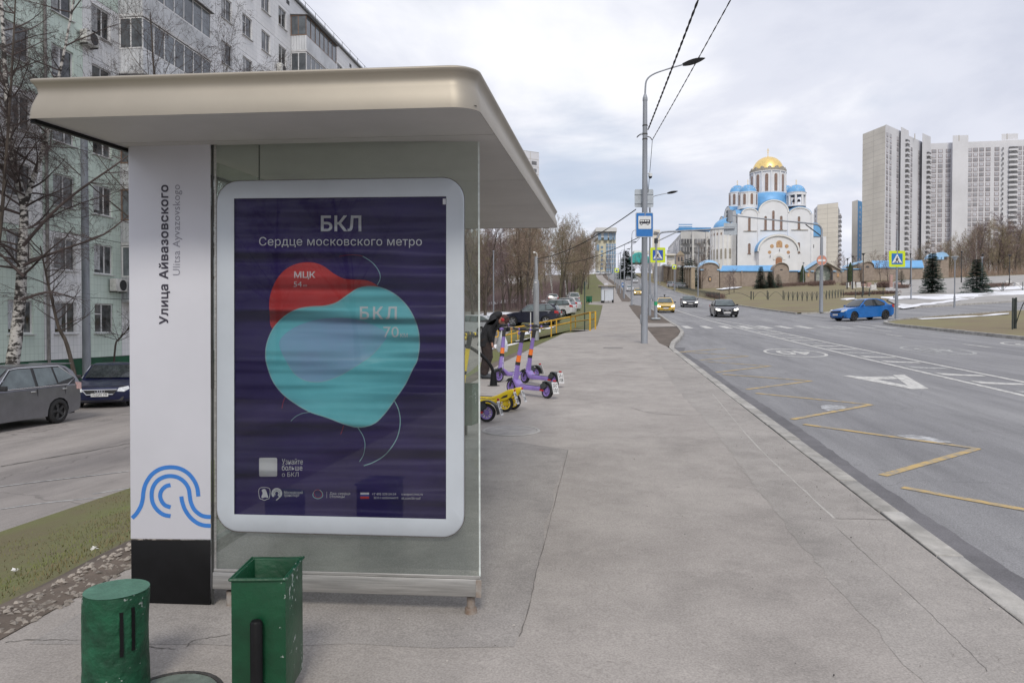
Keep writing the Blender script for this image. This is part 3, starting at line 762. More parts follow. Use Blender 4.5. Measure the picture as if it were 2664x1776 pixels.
# frame ring: outer loop to inner rectangle, with thickness
def ring(loopo, loopi, o):
 return [Sp(*p, o) for p in loopo], [Sp(*p, o) for p in loopi]
dens = []
for a, b in zip(inn, inn[1:] + inn[:1]):
 dens += [(lerp(a[0], b[0], k / 9), lerp(a[1], b[1], k / 9)) for k in range(9)]
dens = dens[9 - 5:] + dens[:4]     # start near the top right corner like the outer loop
# order both loops clockwise from the top right corner
def ang(p): return math.atan2((p[1] - 925) / 460, (p[0] - 885) / 320)
lo_ = sorted(outer, key=ang); li_ = sorted([(lerp(a[0], b[0], k / 12), lerp(a[1], b[1], k / 12)) for a, b in zip(inn, inn[1:] + inn[:1]) for k in range(12)], key=ang)
def res(loop, m=400):
 out = []
 for k in range(m):
  a = -math.pi + 2 * math.pi * (k + 0.5) / m
  # ray from centre at that angle: pick the crossing segment
  for p, q in zip(loop, loop[1:] + loop[:1]):
   a0, a1 = ang(p), ang(q)
   if a1 < a0: a1 += 2 * math.pi
   aa = a if a >= a0 else a + 2 * math.pi
   if a0 <= aa <= a1 and a1 > a0:
    t = (aa - a0) / (a1 - a0); out.append((lerp(p[0], q[0], t), lerp(p[1], q[1], t))); break
 return out
ro = res(lo_); ri = res(li_)
# keep exact inner corners
for c in inn:
 k = min(range(len(ri)), key=lambda i: (ri[i][0] - c[0]) ** 2 + (ri[i][1] - c[1]) ** 2); ri[k] = c
n_ = len(ro)
vs = [Sp(*p, 0.022) for p in ro] + [Sp(*p, 0.030) for p in [(lerp(a[0], b[0], 0.06), lerp(a[1], b[1], 0.06)) for a, b in zip(ro, ri)]] + [Sp(*p, 0.030) for p in ri] + [Sp(*p, 0.012) for p in ri] + [Sp(*p, -0.02) for p in ro]
fs = []
for k in range(n_):
 j = (k + 1) % n_
 for a in range(3): fs.append((a * n_ + k, a * n_ + j, (a + 1) * n_ + j, (a + 1) * n_ + k))
 fs.append((4 * n_ + k, 4 * n_ + j, j, k))
mb.add(vs, fs); mb.build('case_frame', mat_frame, case, smooth=True, autos=50)
mat_trim = M('brown_trim', (0.10, 0.075, 0.06), 0.5, var=0.1)
mb = MB()
for q in ribbon2([Vector((p[0], p[1], 0)) for p in outer], 2.4, True): mb.add([Sp(p.x, p.y, 0.0215) for p in q], [(0, 1, 2, 3)])
mb.build('case_trim', mat_trim, case)
# printed sheet with paper waves
def print_mat(name, c, c2=None, rough=0.33):
 if name in MATS: return MATS[name]
 m = M(name, c, rough, var=0.08, scale=2.5, c2=c2, stretch=(1, 1, 1), spec=0.25)
 t, b = add_nodes(m); n = t.nodes.new; L = t.links.new
 co = n('ShaderNodeTexCoord'); mp = n('ShaderNodeMapping'); mp.inputs['Scale'].default_value = (0.3, 0.3, 4.0)
 L(co.outputs['Object'], mp.inputs[0])
 no = n('ShaderNodeTexNoise'); no.inputs['Scale'].default_value = 2.1; no.inputs['Detail'].default_value = 1.2; no.inputs['Roughness'].default_value = 0.45
 L(mp.outputs[0], no.inputs['Vector'])
 bp = n('ShaderNodeBump'); bp.inputs['Strength'].default_value = 1.0; bp.inputs['Distance'].default_value = 0.22
 L(no.outputs[0], bp.inputs['Height']); L(bp.outputs[0], b.inputs['Normal'])
 return m
mat_sheet = print_mat('poster_sheet', (0.048, 0.030, 0.185), (0.032, 0.022, 0.13))
mat_red = print_mat('poster_red', (0.70, 0.075, 0.08), (0.60, 0.05, 0.055))
mat_teal = print_mat('poster_teal', (0.24, 0.74, 0.82), (0.19, 0.66, 0.75))
mat_lav = print_mat('poster_lavender', (0.36, 0.56, 0.80), (0.28, 0.60, 0.76))
mat_line = print_mat('poster_line', (0.42, 0.72, 0.76), (0.36, 0.64, 0.70))
mat_pink = print_mat('poster_pink', (0.45, 0.05, 0.13), (0.35, 0.04, 0.10))
mat_ptext = print_mat('poster_text', (0.82, 0.84, 0.87), (0.76, 0.78, 0.82))
mat_flagb = print_mat('flag_blue', (0.06, 0.10, 0.40))
mb = MB(); mb.quad(*[Sp(*p, 0.0125) for p in inn]); mb.build('poster', mat_sheet, case)
def c4(x, y): return Vector((500 + x / 2.614, 400 + y / 2.614, 0))
def c5(x, y): return Vector((500 + x / 2.24, 950 + y / 2.24, 0))
def cb(x, y): return (650 + x / 4.523, 1150 + y / 4.523)
def art(name, pts, mat, off, n=6):
 c = crom(pts, n, True); mb = MB(); mb.add([Sp(p.x, p.y, off) for p in c], [tuple(range(len(c)))]); return mb.build(name, mat, case)
def arc(name, pts, wd, mat, off, closed=False):
 c = crom(pts, 6, closed); mb = MB()
 for q in ribbon2(c, wd, closed): mb.add([Sp(p.x, p.y, off) for p in q], [(0, 1, 2, 3)])
 return mb.build(name, mat, case)
red = [c4(*p) for p in ((552, 1195), (527, 1090), (527, 980), (565, 870), (630, 790), (715, 747), (810, 738), (890, 762), (960, 812), (1030, 848), (1110, 855), (1190, 862), (1250, 890), (1290, 940), (1230, 1020), (1000, 1120), (720, 1230))]
art('red_shape', red, mat_red, 0.0132)
teal = [c4(*p) for p in ((500, 1380), (508, 1290), (550, 1190), (625, 1107), (715, 1057), (805, 1040), (900, 1034), (980, 1012), (1060, 958), (1130, 915), (1210, 902), (1300, 916), (1400, 972), (1480, 1062), (1530, 1175), (1545, 1290), (1530, 1400))] + [c5(*p) for p in ((1285, 20), (1240, 112), (1180, 200), (1122, 280), (1060, 338), (980, 360), (900, 346), (785, 303), (685, 270), (595, 218), (522, 160), (470, 90), (440, 10))]
art('teal_shape', teal, mat_teal, 0.0139)
lav = [c4(*p) for p in ((592, 1300), (630, 1225), (740, 1160), (900, 1120), (1080, 1120), (1220, 1160), (1325, 1225), (1285, 1300), (1220, 1370), (1120, 1440), (1000, 1510), (880, 1550), (780, 1545), (700, 1500), (645, 1420))]
art('overlap_shape', lav, mat_lav, 0.0146)
arc('teal_outline', teal, 2.6, mat_line, 0.0146, True)
arc('overlap_outline', lav[7:], 1.6, mat_line, 0.0152)
arc('loop_line', [c5(*p) for p in ((1175, 200), (1203, 260), (1212, 340), (1190, 430), (1130, 515), (1060, 562), (1000, 584))], 2.4, mat_line, 0.0146)
arc('loop_line', [c5(*p) for p in ((965, 362), (995, 410), (1007, 460), (998, 520), (975, 560))], 1.6, mat_line, 0.0146)
arc('loop_line', [c4(*p) for p in ((1160, 697), (1225, 740), (1270, 800), (1278, 850), (1258, 892))], 1.7, mat_line, 0.0146)
arc('pink_line', [c4(*p) for p in ((1000, 698), (1060, 688), (1120, 689), (1160, 697))], 1.5, mat_pink, 0.0146)
arc('pink_line', [c5(*p) for p in ((543, 182), (530, 215), (523, 250))], 1.8, mat_pink, 0.0146)
arc('pink_line', [c5(*p) for p in ((882, 350), (875, 375), (865, 402))], 1.8, mat_pink, 0.0146)
arc('thin_line', [c5(*p) for p in ((690, 272), (640, 280), (600, 300), (575, 325))], 1.2, mat_line, 0.0146)
PT = lambda x, y: Sp(x, y, 0.0155)
for t_, bx4, bold, sp_ in (('БКЛ', (875, 420, 1150, 528), 0.022, 1.0), ('Сердце московского метро', (455, 566, 1562, 640), 0.0, 1.02), ('МЦК', (693, 800, 838, 853), 0.02, 1.0), ('54', (690, 868, 745, 905), 0.0, 1.0), ('км', (755, 890, 780, 903), 0.0, 1.0), ('БКЛ', (1140, 1038, 1392, 1125), 0.02, 1.25), ('70', (1300, 1175, 1405, 1248), 0.0, 1.0), ('км', (1415, 1220, 1465, 1248), 0.0, 1.0)):
 a, b = c4(bx4[0], bx4[1]), c4(bx4[2], bx4[3]); text_on('lettering', t_, PT, (a.x, a.y, b.x, b.y), mat_ptext, case, bold, sp_)
for t_, q in (('Узнайте', (523, 543, 645, 577)), ('больше', (523, 580, 642, 612)), ('о БКЛ', (523, 622, 620, 648))):
 a, b = c5(q[0], q[1]), c5(q[2], q[3]); text_on('lettering', t_, PT, (a.x, a.y, b.x, b.y), mat_ptext, case, 0.0)
for t_, q in (('Московский', (402, 570, 622, 605)), ('транспорт', (402, 612, 583, 648)), ('Два сердца', (940, 585, 1180, 624)), ('столицы', (940, 628, 1115, 659)), ('+7 495 539-54-54', (1437, 593, 1720, 622)), ('3210 с мобильного', (1457, 637, 1745, 665)), ('transport.mos.ru', (1783, 600, 2033, 632)), ('vk.com/dtroad', (1783, 640, 2005, 672))):
 a, b = cb(q[0], q[1]), cb(q[2], q[3]); text_on('lettering', t_, PT, (a[0], a[1], b[0], b[1]), mat_ptext, case, 0.0)
def parea(name, pts, mat, off=0.0148):
 mb = MB(); mb.add([Sp(*p, off) for p in pts], [tuple(range(len(pts)))]); return mb.build(name, mat, case)
parea('white_plate', rrect(674, 1190, 721, 1239, 4), mat_ptext)
for q, m_ in (((1300, 590, 1403, 614), mat_ptext), ((1300, 614, 1403, 636), mat_flagb), ((1300, 636, 1403, 662), mat_red)):
 a, b = cb(q[0], q[1]), cb(q[2], q[3]); parea('flag_stripe', [(a[0], a[1]), (b[0], a[1]), (b[0], b[1]), (a[0], b[1])], m_)
# crest, transport roundel, two-heart ring
V3 = lambda p: Vector((p[0], p[1], 0))
arc('crest', [V3(cb(*p)) for p in ((113, 542), (229, 542), (229, 650), (200, 668), (171, 680), (142, 668), (113, 650))], 1.4, mat_ptext, 0.0155, True)
art('crest_figure', [V3(cb(*p)) for p in ((140, 560), (175, 548), (195, 575), (205, 610), (215, 650), (180, 645), (150, 655), (135, 640), (150, 600))], mat_ptext, 0.0155, 3)
for r_ in (10, 27, 44, 58):
 if r_ == 10: continue
 arc('roundel_ring', [V3(cb(317 + r_ * math.cos(R(a)) * 0.98, 600 + r_ * math.sin(R(a)))) for a in range(-225 + (0 if r_ == 58 else 0), 61, 15)], 2.6, mat_ptext, 0.0155)
arc('roundel_ring', [V3(cb(310, 680)), V3(cb(340, 655)), V3(cb(362, 632))], 2.6, mat_ptext, 0.0155)
arc('heart_ring', [V3(cb(800 + (58 + 4 * math.sin(3 * a)) * math.cos(a), 610 + 52 * math.sin(a))) for a in [k * 0.5236 for k in range(12)]], 1.5, mat_line, 0.0155, True)
arc('heart_ring', [V3(cb(800 + (44 + 6 * math.sin(2 * a)) * math.cos(a), 604 + 46 * math.sin(a))) for a in [k * 0.5236 for k in range(12)]], 1.5, mat_pink, 0.0158, True)
parea('divider', [cb(903, 580), cb(907, 580), cb(907, 655), cb(903, 655)], mat_ptext)
mb = MB(); mb.quad(*[Sp(*p, 0.0225) for p in inn]); mb.build('poster_pane', glass_mat('poster_glass', (0.97, 0.98, 0.98), 0.012, 0.015, 1.5, (0.5, 0.5, 0.55)), case)
parea('corner_clip', [(1152, 517), (1160, 517), (1160, 532), (1152, 532)], mat_pyl, 0.0226)
# -- roof: soffit panels, fascia, top sheet
FL, FRc, BRc = Sf(72, 306.5), Sf(1240, 275), Sf(1447.5, 592)
LEN = (BRc.y - FRc.y)
wdir = (FRc - FL).normalized()
roof = empty('roof', tuple(FL)); roof.parent = sh; roof.location = FL - sh.location
def RW(u, v, z=0.0): return FL + wdir * u + EYV * v + Vector((0, 0, z))
WID = (FRc - FL).length
def rpath(inset=0.0):
 r = 0.115 - inset * 0.4; r = max(r, 0.01); n = 10; pts = []
 for cu, cv, a, rr in ((WID - inset, inset, -90, r), (WID - inset, LEN - inset, 0, 0.05), (inset, LEN - inset, 90, 0.02), (inset, inset, 180, 0.02)):
  su = -1 if cu > WID / 2 else 1; sv = 1 if cv < LEN / 2 else -1
  for k in range(n + 1):
   q = R(a + 90 * k / n); pts.append((cu + su * rr + rr * math.cos(q), cv + sv * rr + rr * math.sin(q)))
 return pts
prof = [(0.0, -0.004), (0.0, 0.006), (0.001, 0.03), (0.006, 0.062), (0.016, 0.095), (0.023, 0.116), (0.019, 0.140), (0.008, 0.158), (0.001, 0.168), (0.002, 0.175), (0.012, 0.180), (0.06, 0.184)]
mb = MB(); loops = [[RW(u, v, z) for u, v in rpath(i)] for i, z in prof]; k_ = len(loops[0])
mb.add([p for l in loops for p in l], [(i * k_ + j, i * k_ + (j + 1) % k_, (i + 1) * k_ + (j + 1) % k_, (i + 1) * k_ + j) for i in range(len(prof) - 1) for j in range(k_)])
def rbuild(mb, name, mat, smooth=False, bevel=0.0, autos=None):
 """child of the roof empty, vertices in world space"""
 base = Vector(FL); me = mb.mesh(name, mat, None, smooth, bevel, 2, base, autos)
 o = bpy.data.objects.new(name, me); col.objects.link(o); o.parent = roof
 return o
rbuild(mb, 'fascia', mat_champ, True, autos=60)
mb = MB(); lp = [RW(u, v, 0.1845) for u, v in rpath(0.055)]; mb.add(lp, [tuple(range(len(lp)))]); rbuild(mb, 'top_sheet', mat_soff)
rin = [RW(u, v, 0.0) for u, v in rpath(0.004)]
seams = [0.0] + [Sf(x, y).y - FRc.y for x, y in ((1281, 350), (1360, 468), (1406, 534), (1437, 577))] + [LEN]
pth = rpath(0.004)
for a, b in zip(seams, seams[1:]):
 a2, b2 = a + 0.004, b - 0.004
 if a == 0: poly_ = [p for p in pth if p[1] < 0.13] ; poly_ = sorted([p for p in poly_ if p[0] > WID / 2], key=lambda p: p[0]) ; poly_ = [(0.005, 0.005)] + poly_ + [(WID - 0.004, b2), (0.005, b2)]
 else: poly_ = [(0.005, a2), (WID - 0.004, a2), (WID - 0.004, b2), (0.005, b2)]
 mb = MB(); mb.prism(poly_, lambda p: RW(p[0], p[1], 0.0), lambda p: RW(p[0], p[1], 0.012)); rbuild(mb, 'soffit_panel', mat_soff)
mb = MB(); mb.quad(RW(0.002, 0.002, 0.014), RW(WID - 0.01, 0.05, 0.014), RW(WID - 0.01, LEN - 0.01, 0.014), RW(0.002, LEN - 0.01, 0.014)); rbuild(mb, 'soffit_backing', mat_prof)
mb = MB(); mb.prism([(-0.004, 0.02), (0.02, 0.02), (0.02, LEN - 0.02), (-0.004, LEN - 0.02)], lambda p: RW(p[0], p[1], -0.018), lambda p: RW(p[0], p[1], -0.001)); rbuild(mb, 'drip_edge', mat_blk)
slab('roof_sensor', [(311, 372), (333, 372), (333, 385), (311, 385)], -0.02, -0.09, mat_blk, sh)
# -- back wall along the yard side: posts and glass
bw0, bw1 = 0.32, LEN - 0.55 + 0.0
v0 = 0.12
def BWp(v, z): p = SO + EX * 0.30 + EYV * v; return Vector((p.x, p.y, p.z + z))
HS = ZS - SO.z
bwall = MB(); bwall.quad(BWp(v0, 0.28), BWp(bw1, 0.28), BWp(bw1, HS - 0.02), BWp(v0, HS - 0.02)); bwall = bwall.build('back_glass', mat_glass, sh)
for k in range(4):
 v = lerp(v0 + 1.2, bw1, k / 3); p = BWp(v, 0)
 mb = MB(); mb.bx(p.x - 0.04, p.x + 0.04, p.y - 0.03, p.y + 0.03, H(p.x, p.y), p.z + HS - 0.01); mb.build('post', mat_steel, sh)
mb = MB(); mb.prism([(v0, 0.2), (bw1, 0.2), (bw1, 0.27), (v0, 0.27)], lambda p: BWp(*p), lambda p: BWp(*p) + Vector((0.05, 0, 0))); mb.build('back_rail', mat_steel, sh)
# bench inside
mat_wood = M('bench_wood', (0.22, 0.14, 0.08), 0.6, var=0.25, scale=3, stretch=(8, 1, 8))
for k in range(3):
 mb = MB(); mb.prism([(1.7, 0.44), (3.8, 0.44), (3.8, 0.475), (1.7, 0.475)], lambda p, k=k: BWp(*p) + Vector((0.10 + k * 0.12, 0, 0)), lambda p, k=k: BWp(*p) + Vector((0.20 + k * 0.12, 0, 0))); mb.build('bench_slat', mat_wood, sh, bevel=0.004)
for v in (1.9, 3.6):
 mb = MB(); p = BWp(v, 0); mb.bx(p.x + 0.08, p.x + 0.46, p.y - 0.02, p.y + 0.02, p.z + 0.40, p.z + 0.44); mb.bx(p.x + 0.08, p.x + 0.12, p.y - 0.02, p.y + 0.02, H(p.x, p.y), p.z + 0.42); mb.bx(p.x + 0.40, p.x + 0.44, p.y - 0.02, p.y + 0.02, H(p.x, p.y), p.z + 0.42); mb.build('bench_leg', mat_steel, sh)
# ============================================================ vehicles (builder)
mat_tyre = M('tyre_rubber', (0.022, 0.022, 0.023), 0.85, var=0.2, scale=20)
mat_rim = M('alloy_rim', (0.45, 0.45, 0.46), 0.35, 0.8, var=0.1)
mat_rimd = M('steel_rim', (0.05, 0.05, 0.052), 0.5, 0.4, var=0.2)
mat_cglass = M('car_glass', (0.10, 0.125, 0.13), 0.06, 0.0, var=0.25, scale=2.0, spec=0.9)
mat_cglassd = M('car_glass_dark', (0.03, 0.036, 0.04), 0.06, 0.0, var=0.25, scale=2.0, spec=0.9)
mat_chrome = M('chrome', (0.75, 0.75, 0.76), 0.15, 1.0, var=0.03)
mat_blkpl = M('black_plastic', (0.025, 0.025, 0.027), 0.55, var=0.1)
mat_lens = M('headlight_lens', (0.72, 0.74, 0.76), 0.12, 0.1, var=0.15, scale=15)
mat_lit = M('headlight_lit', (1.0, 0.95, 0.85), 0.3, var=0.0, c2=(1.0, 0.95, 0.85), emit=3.0)
mat_tail = M('tail_lamp', (0.45, 0.03, 0.03), 0.2, var=0.15, scale=12)
mat_tailc = M('clear_tail_lamp', (0.62, 0.42, 0.40), 0.15, var=0.15, scale=12)
mat_plate = M('number_plate', (0.72, 0.72, 0.72), 0.5, var=0.05)
mat_platetxt = M('plate_figures', (0.03, 0.03, 0.03), 0.6, var=0.0, c2=(0.03, 0.03, 0.03))
def paint(name, c, rough=0.32, metal=0.35, dirt=0.07): return M('paint_' + name, c, rough, metal, var=dirt, scale=3.0, coat=0.45)
WHEELS = {}
def wheel_mesh(r, wd, rim):
 key = (r, wd, rim.name)
 if key in WHEELS: return WHEELS[key]
 t = MB(); T = Matrix.Rotation(R(90), 3, 'X')
 t.lathe([(r * 0.66, -wd / 2), (r * 0.9, -wd / 2), (r * 0.985, -wd * 0.36), (r, -wd * 0.2), (r, wd * 0.2), (r * 0.985, wd * 0.36), (r * 0.9, wd / 2), (r * 0.66, wd / 2)], 26, T=T)
 tm = t.mesh('tyre', mat_tyre, smooth=True, autos=50)
 q = MB()
 for sgn in (-1, 1):
  q.lathe([(0.0001, sgn * wd * 0.40), (r * 0.14, sgn * wd * 0.42), (r * 0.17, sgn * wd * 0.34)], 14, T=T)
  for k in range(5):
   a = 2 * math.pi * k / 5
   d0, d1 = Vector((math.cos(a), 0, math.sin(a))), Vector((-math.sin(a), 0, math.cos(a)))
   pts = [d0 * r * 0.12 + d1 * r * 0.09, d0 * r * 0.64 + d1 * r * 0.13, d0 * r * 0.64 - d1 * r * 0.13, d0 * r * 0.12 - d1 * r * 0.09]
   yy = Vector((0, -sgn * wd * 0.38, 0))
   q.add([p + yy for p in pts], [(0, 1, 2, 3)])
  q.lathe([(r * 0.60, sgn * wd * 0.34), (r * 0.67, sgn * wd * 0.47), (r * 0.69, sgn * wd * 0.44)], 24, T=T)
 q.lathe([(r * 0.60, -wd * 0.3), (r * 0.60, wd * 0.3)], 20, T=T)
 rm = q.mesh('rim', rim, smooth=True)
 d = MB(); d.lathe([(0.0001, -wd * 0.12), (r * 0.6, -wd * 0.12), (r * 0.6, wd * 0.12), (0.0001, wd * 0.12)], 18, T=T)
 dm = d.mesh('brake_disc', mat_blkpl)
 WHEELS[key] = (tm, rm, dm)
 return WHEELS[key]
SHAPES = {
 # L, W, H, wheelbase, front wheel x, belt, cowl x, windscreen top x, roof rear x, deck x, deck z, hood nose z, wheel r
 'sedan':  dict(L=4.85, W=1.86, H=1.46, fx=1.48, rx=-1.42, zb=0.93, xc=0.98, xa=0.22, xe=-1.12, xd=-1.88, zd=1.00, zn=0.70, r=0.33),
 'oldsedan': dict(L=4.80, W=1.81, H=1.45, fx=1.45, rx=-1.31, zb=0.92, xc=0.85, xa=0.12, xe=-1.0, xd=-1.80, zd=0.98, zn=0.70, r=0.32),
 'compact': dict(L=4.35, W=1.73, H=1.52, fx=1.33, rx=-1.30, zb=0.97, xc=0.92, xa=0.22, xe=-1.00, xd=-1.62, zd=1.06, zn=0.78, r=0.32),
 'hatch':  dict(L=4.30, W=1.79, H=1.49, fx=1.28, rx=-1.32, zb=0.96, xc=0.88, xa=0.18, xe=-1.55, xd=-2.02, zd=1.02, zn=0.72, r=0.32),
 'suv':    dict(L=4.64, W=1.83, H=1.71, fx=1.40, rx=-1.31, zb=1.08, xc=0.95, xa=0.20, xe=-1.85, xd=-2.20, zd=1.12, zn=0.84, r=0.36),
 'van':    dict(L=4.60, W=1.85, H=1.95, fx=1.45, rx=-1.35, zb=1.10, xc=1.10, xa=0.60, xe=-2.15, xd=-2.25, zd=1.15, zn=0.85, r=0.33),
}
def car(name, kind, col_mat, loc, heading, label, group=None, rim=None, lit=False, plate=None, grille=None, detail=True, cat='car', glass=None, pitch=0.0, taillight=None):
 s = SHAPES[kind]; L, W, Hh, r = s['L'], s['W'], s['H'], s['r']; hw = W / 2; rim = rim or mat_rim; glass = glass or mat_cglass
 e = empty(name, loc, heading, label, cat, group)
 e.rotation_euler = Euler((0, -pitch, heading), 'XYZ')
 zs, ra = 0.20 + (0.04 if kind == 'suv' else 0), r + 0.055
 def arch(xc):
  out = []; a0 = math.asin(clamp((zs - r) / ra, -1, 1))
  for k in range(9):
   a = math.pi - a0 - (math.pi - 2 * a0) * k / 8
   out.append((xc + ra * math.cos(a), r + ra * math.sin(a)))
  return out
 zb, xc, zn = s['zb'], s['xc'], s['zn']
 o = [(-L / 2 + 0.10, zs + 0.08)] + arch(s['rx']) + arch(s['fx']) + [(L / 2 - 0.16, zs + 0.01), (L / 2 - 0.03, zs + 0.10), (L / 2, 0.45), (L / 2 - 0.02, zn - 0.10), (L / 2 - 0.10, zn), (L / 2 - 0.35, zn + 0.075), (xc + 0.35, zb - 0.035), (xc, zb), (0.3, zb), (-0.8, zb + 0.01), (s['xd'] + 0.2, s['zd'] - 0.01), (s['xd'], s['zd']), (-L / 2 + 0.08, s['zd'] - 0.02), (-L / 2 + 0.01, s['zd'] - 0.12), (-L / 2, 0.62), (-L / 2 + 0.03, 0.40)]
 n = len(o); cx_ = 0.0; cz = 0.55
 rings = []
 def taper(x, f):
  t = abs(x) / (L / 2)
  return x - math.copysign(0.20 * (abs(f) ** 3.2) * max(0, (t - 0.55) / 0.45) ** 1.5, x)
 fr = [-1, -0.975, -0.90, -0.6, 0, 0.6, 0.90, 0.975, 1]
 for f in fr:
  ring = []
  for x, z in o:
   k = 1.0 if abs(f) < 0.95 else (0.985 if abs(f) < 0.99 else 0.955)
   zz = cz + (z - cz) * (k if z > cz else 1 - (1 - k) * 0.3) - 0.035 * f * f * sstep((z - 0.6) / 0.3)
   hwz = hw * (1 - 0.05 * sstep((0.45 - z) / 0.3) - 0.03 * sstep((z - 0.75) / 0.3))
   ring.append((taper(x * (1 if abs(f) < .99 else 0.992), f), f * hwz, zz))
  rings.append(ring)
 mb = MB(); mb.add([p for q in rings for p in q], [(i * n + j, i * n + (j + 1) % n, (i + 1) * n + (j + 1) % n, (i + 1) * n + j) for i in range(len(fr) - 1) for j in range(n)] + [tuple(range(n)), tuple(range((len(fr) - 1) * n, len(fr) * n))])
 mb.build('body', col_mat, e, world=False, smooth=True, autos=22)
 mb = MB(); mb.bx(-L / 2 + 0.25, L / 2 - 0.25, -hw * 0.80, hw * 0.80, zs - 0.02, 0.75); mb.build('underbody', mat_blkpl, e, world=False)
 # greenhouse
 zr = Hh; hb, ht = hw * 0.955, hw * 0.715
 def gw_(z): return lerp(hb, ht, clamp((z - zb) / (zr - zb), 0, 1) ** 1.15)
 go = [(xc + 0.02, zb - 0.05), (xc - 0.30, lerp(zb, zr, 0.40)), (s['xa'], zr - 0.055), (s['xa'] - 0.28, zr - 0.012), (lerp(s['xa'], s['xe'], 0.5), zr), (s['xe'] + 0.2, zr - 0.02), (s['xe'], zr - 0.06), (lerp(s['xe'], s['xd'], 0.55), lerp(zr, s['zd'], 0.42)), (s['xd'] - 0.02, s['zd'] - 0.05)]
 m = len(go); rings = []
 gf = [-1, -0.96, -0.8, 0, 0.8, 0.96, 1]
 for f in gf:
  rings.append([(x - 0.09 * (f * f) * (1 if i < 3 else (-0.6 if i > 5 else 0)), f * gw_(z), z - (0.035 * abs(f) ** 3 if 2 <= i <= 6 else 0)) for i, (x, z) in enumerate(go)])
 mb = MB(); mb.add([p for q in rings for p in q], [(i * m + j, i * m + (j + 1) % m, (i + 1) * m + (j + 1) % m, (i + 1) * m + j) for i in range(len(gf) - 1) for j in range(m)] + [tuple(range(m)), tuple(range((len(gf) - 1) * m, len(gf) * m))])
 mb.build('cabin', col_mat, e, world=False, smooth=True, autos=38)
 # windscreen, rear window
 def front_x(z): t = clamp((z - zb) / (zr - zb), 0, 1); return pl([(0, xc + 0.0), (0.40, xc - 0.30), (0.9, s['xa'])], t)
 def rear_x(z): t = clamp((z - s['zd']) / (zr - s['zd']), 0, 1); return pl([(0, s['xd']), (0.58, lerp(s['xe'], s['xd'], 0.55)), (0.9, s['xe'])], t)
 def screen(nm, fx_, z0, z1, sgn, mat, d=0.018):
  mb = MB(); vs = []; zz = [lerp(z0, z1, k / 4) for k in range(5)]
  for z in zz:
   for k in range(7):
    f = -0.90 + 1.8 * k / 6
    vs.append((fx_(z) + (-0.09 * f * f if sgn > 0 else 0.055 * f * f) + sgn * d, f * gw_(z), z + 0.008))
  mb.add(vs, [(i * 7 + j, i * 7 + j + 1, (i + 1) * 7 + j + 1, (i + 1) * 7 + j) for i in range(4) for j in range(6)])
  return mb.build(nm, mat, e, world=False, smooth=True)
 screen('windscreen', front_x, zb + 0.03, zr - 0.08, 1, glass)
 screen('rear_window', rear_x, s['zd'] + 0.07, zr - 0.10, -1, glass)
 # side windows
 x0, x3 = xc - 0.26, rear_x(zb + 0.12) + 0.20
 xt0, xt3 = s['xa'] - 0.02, s['xe'] + 0.06
 zt = zr - 0.105; z0 = zb + 0.035
 mid = (xt0 + xt3) / 2 + (0.05 if kind in ('sedan', 'oldsedan', 'compact') else 0.25)
 wins = [[(x0, z0), (xt0 - 0.02, zt - 0.03), (xt0 - 0.2, zt), (mid + 0.05, zt), (mid + 0.05, z0)], [(mid - 0.05, z0), (mid - 0.05, zt), (xt3 + 0.30, zt), (xt3 + 0.10, zt - 0.06), (x3 + 0.18, z0 + 0.02)]]
 if kind in ('suv', 'van', 'hatch'):
  q = xt3 + 0.52
  wins = [wins[0], [(mid - 0.05, z0), (mid - 0.05, zt), (q + 0.05, zt), (q + 0.0, z0 + 0.02)], [(q - 0.06, z0 + 0.05), (q - 0.02, zt), (xt3 + 0.16, zt - 0.02), (x3 + 0.02, z0 + 0.18)]]
 for sg in (-1, 1):
  re_ = x3 - 0.02 if kind in ('suv', 'van', 'hatch') else x3 + 0.10
  tr = [(x0 + 0.06, z0 - 0.02), (xt0 + 0.01, zt - 0.02), (xt0 - 0.2, zt + 0.022), (xt3 + 0.28, zt + 0.022), (xt3 + 0.05, zt - 0.05), (re_, z0 + 0.12), (re_ + 0.06, z0 - 0.02)]
  mb = MB(); mb.add([(x, sg * (gw_(z) + 0.005), z) for x, z in tr], [tuple(range(len(tr)))]); mb.build('window_surround', mat_blkpl, e, world=False)
  for wn in wins:
   mb = MB(); mb.add([(x, sg * (gw_(z) + 0.012), z) for x, z in wn], [tuple(range(len(wn)))]); mb.build('side_window', glass, e, world=False)
  if kind in ('suv', 'oldsedan') and detail:
   path = [(x0 + 0.1, z0 - 0.02), (xt0 + 0.02, zt + 0.0), (xt0 - 0.25, zt + 0.03), (xt3 + 0.3, zt + 0.03), (x3 - 0.02, z0 + 0.16), (x3 + 0.3, z0 - 0.02), (x0 + 0.1, z0 - 0.02)]
   mb = MB(); mb.tube([(x, sg * (gw_(z) + 0.012), z) for x, z in path], 0.012, 5); mb.build('window_trim', mat_chrome, e, world=False)
  # mirrors, handles
  mb = MB(); mb.box((xc - 0.30, sg * (hw + 0.09), zb + 0.07), (0.10, 0.17, 0.13)); mb.box((xc - 0.26, sg * (hw - 0.01), zb + 0.03), (0.05, 0.10, 0.05)); mb.build('mirror', col_mat if kind in ('compact',) else mat_blkpl, e, world=False, bevel=0.02)
  if detail:
   for hx in (mid + 0.16, mid - 0.95):
    mb = MB(); mb.box((hx, sg * (hw * 0.975 + 0.012), zb - 0.10), (0.17, 0.03, 0.032)); mb.build('door_handle', mat_chrome if kind == 'suv' else col_mat, e, world=False, bevel=0.008)
   for hx in (mid, xc - 0.15, x3 + 0.42):
    mb = MB(); mb.bx(hx - 0.006, hx + 0.006, sg * hw * 0.93, sg * (hw * 0.985 + 0.002), 0.36, zb - 0.03); mb.build('door_gap', mat_blkpl, e, world=False)
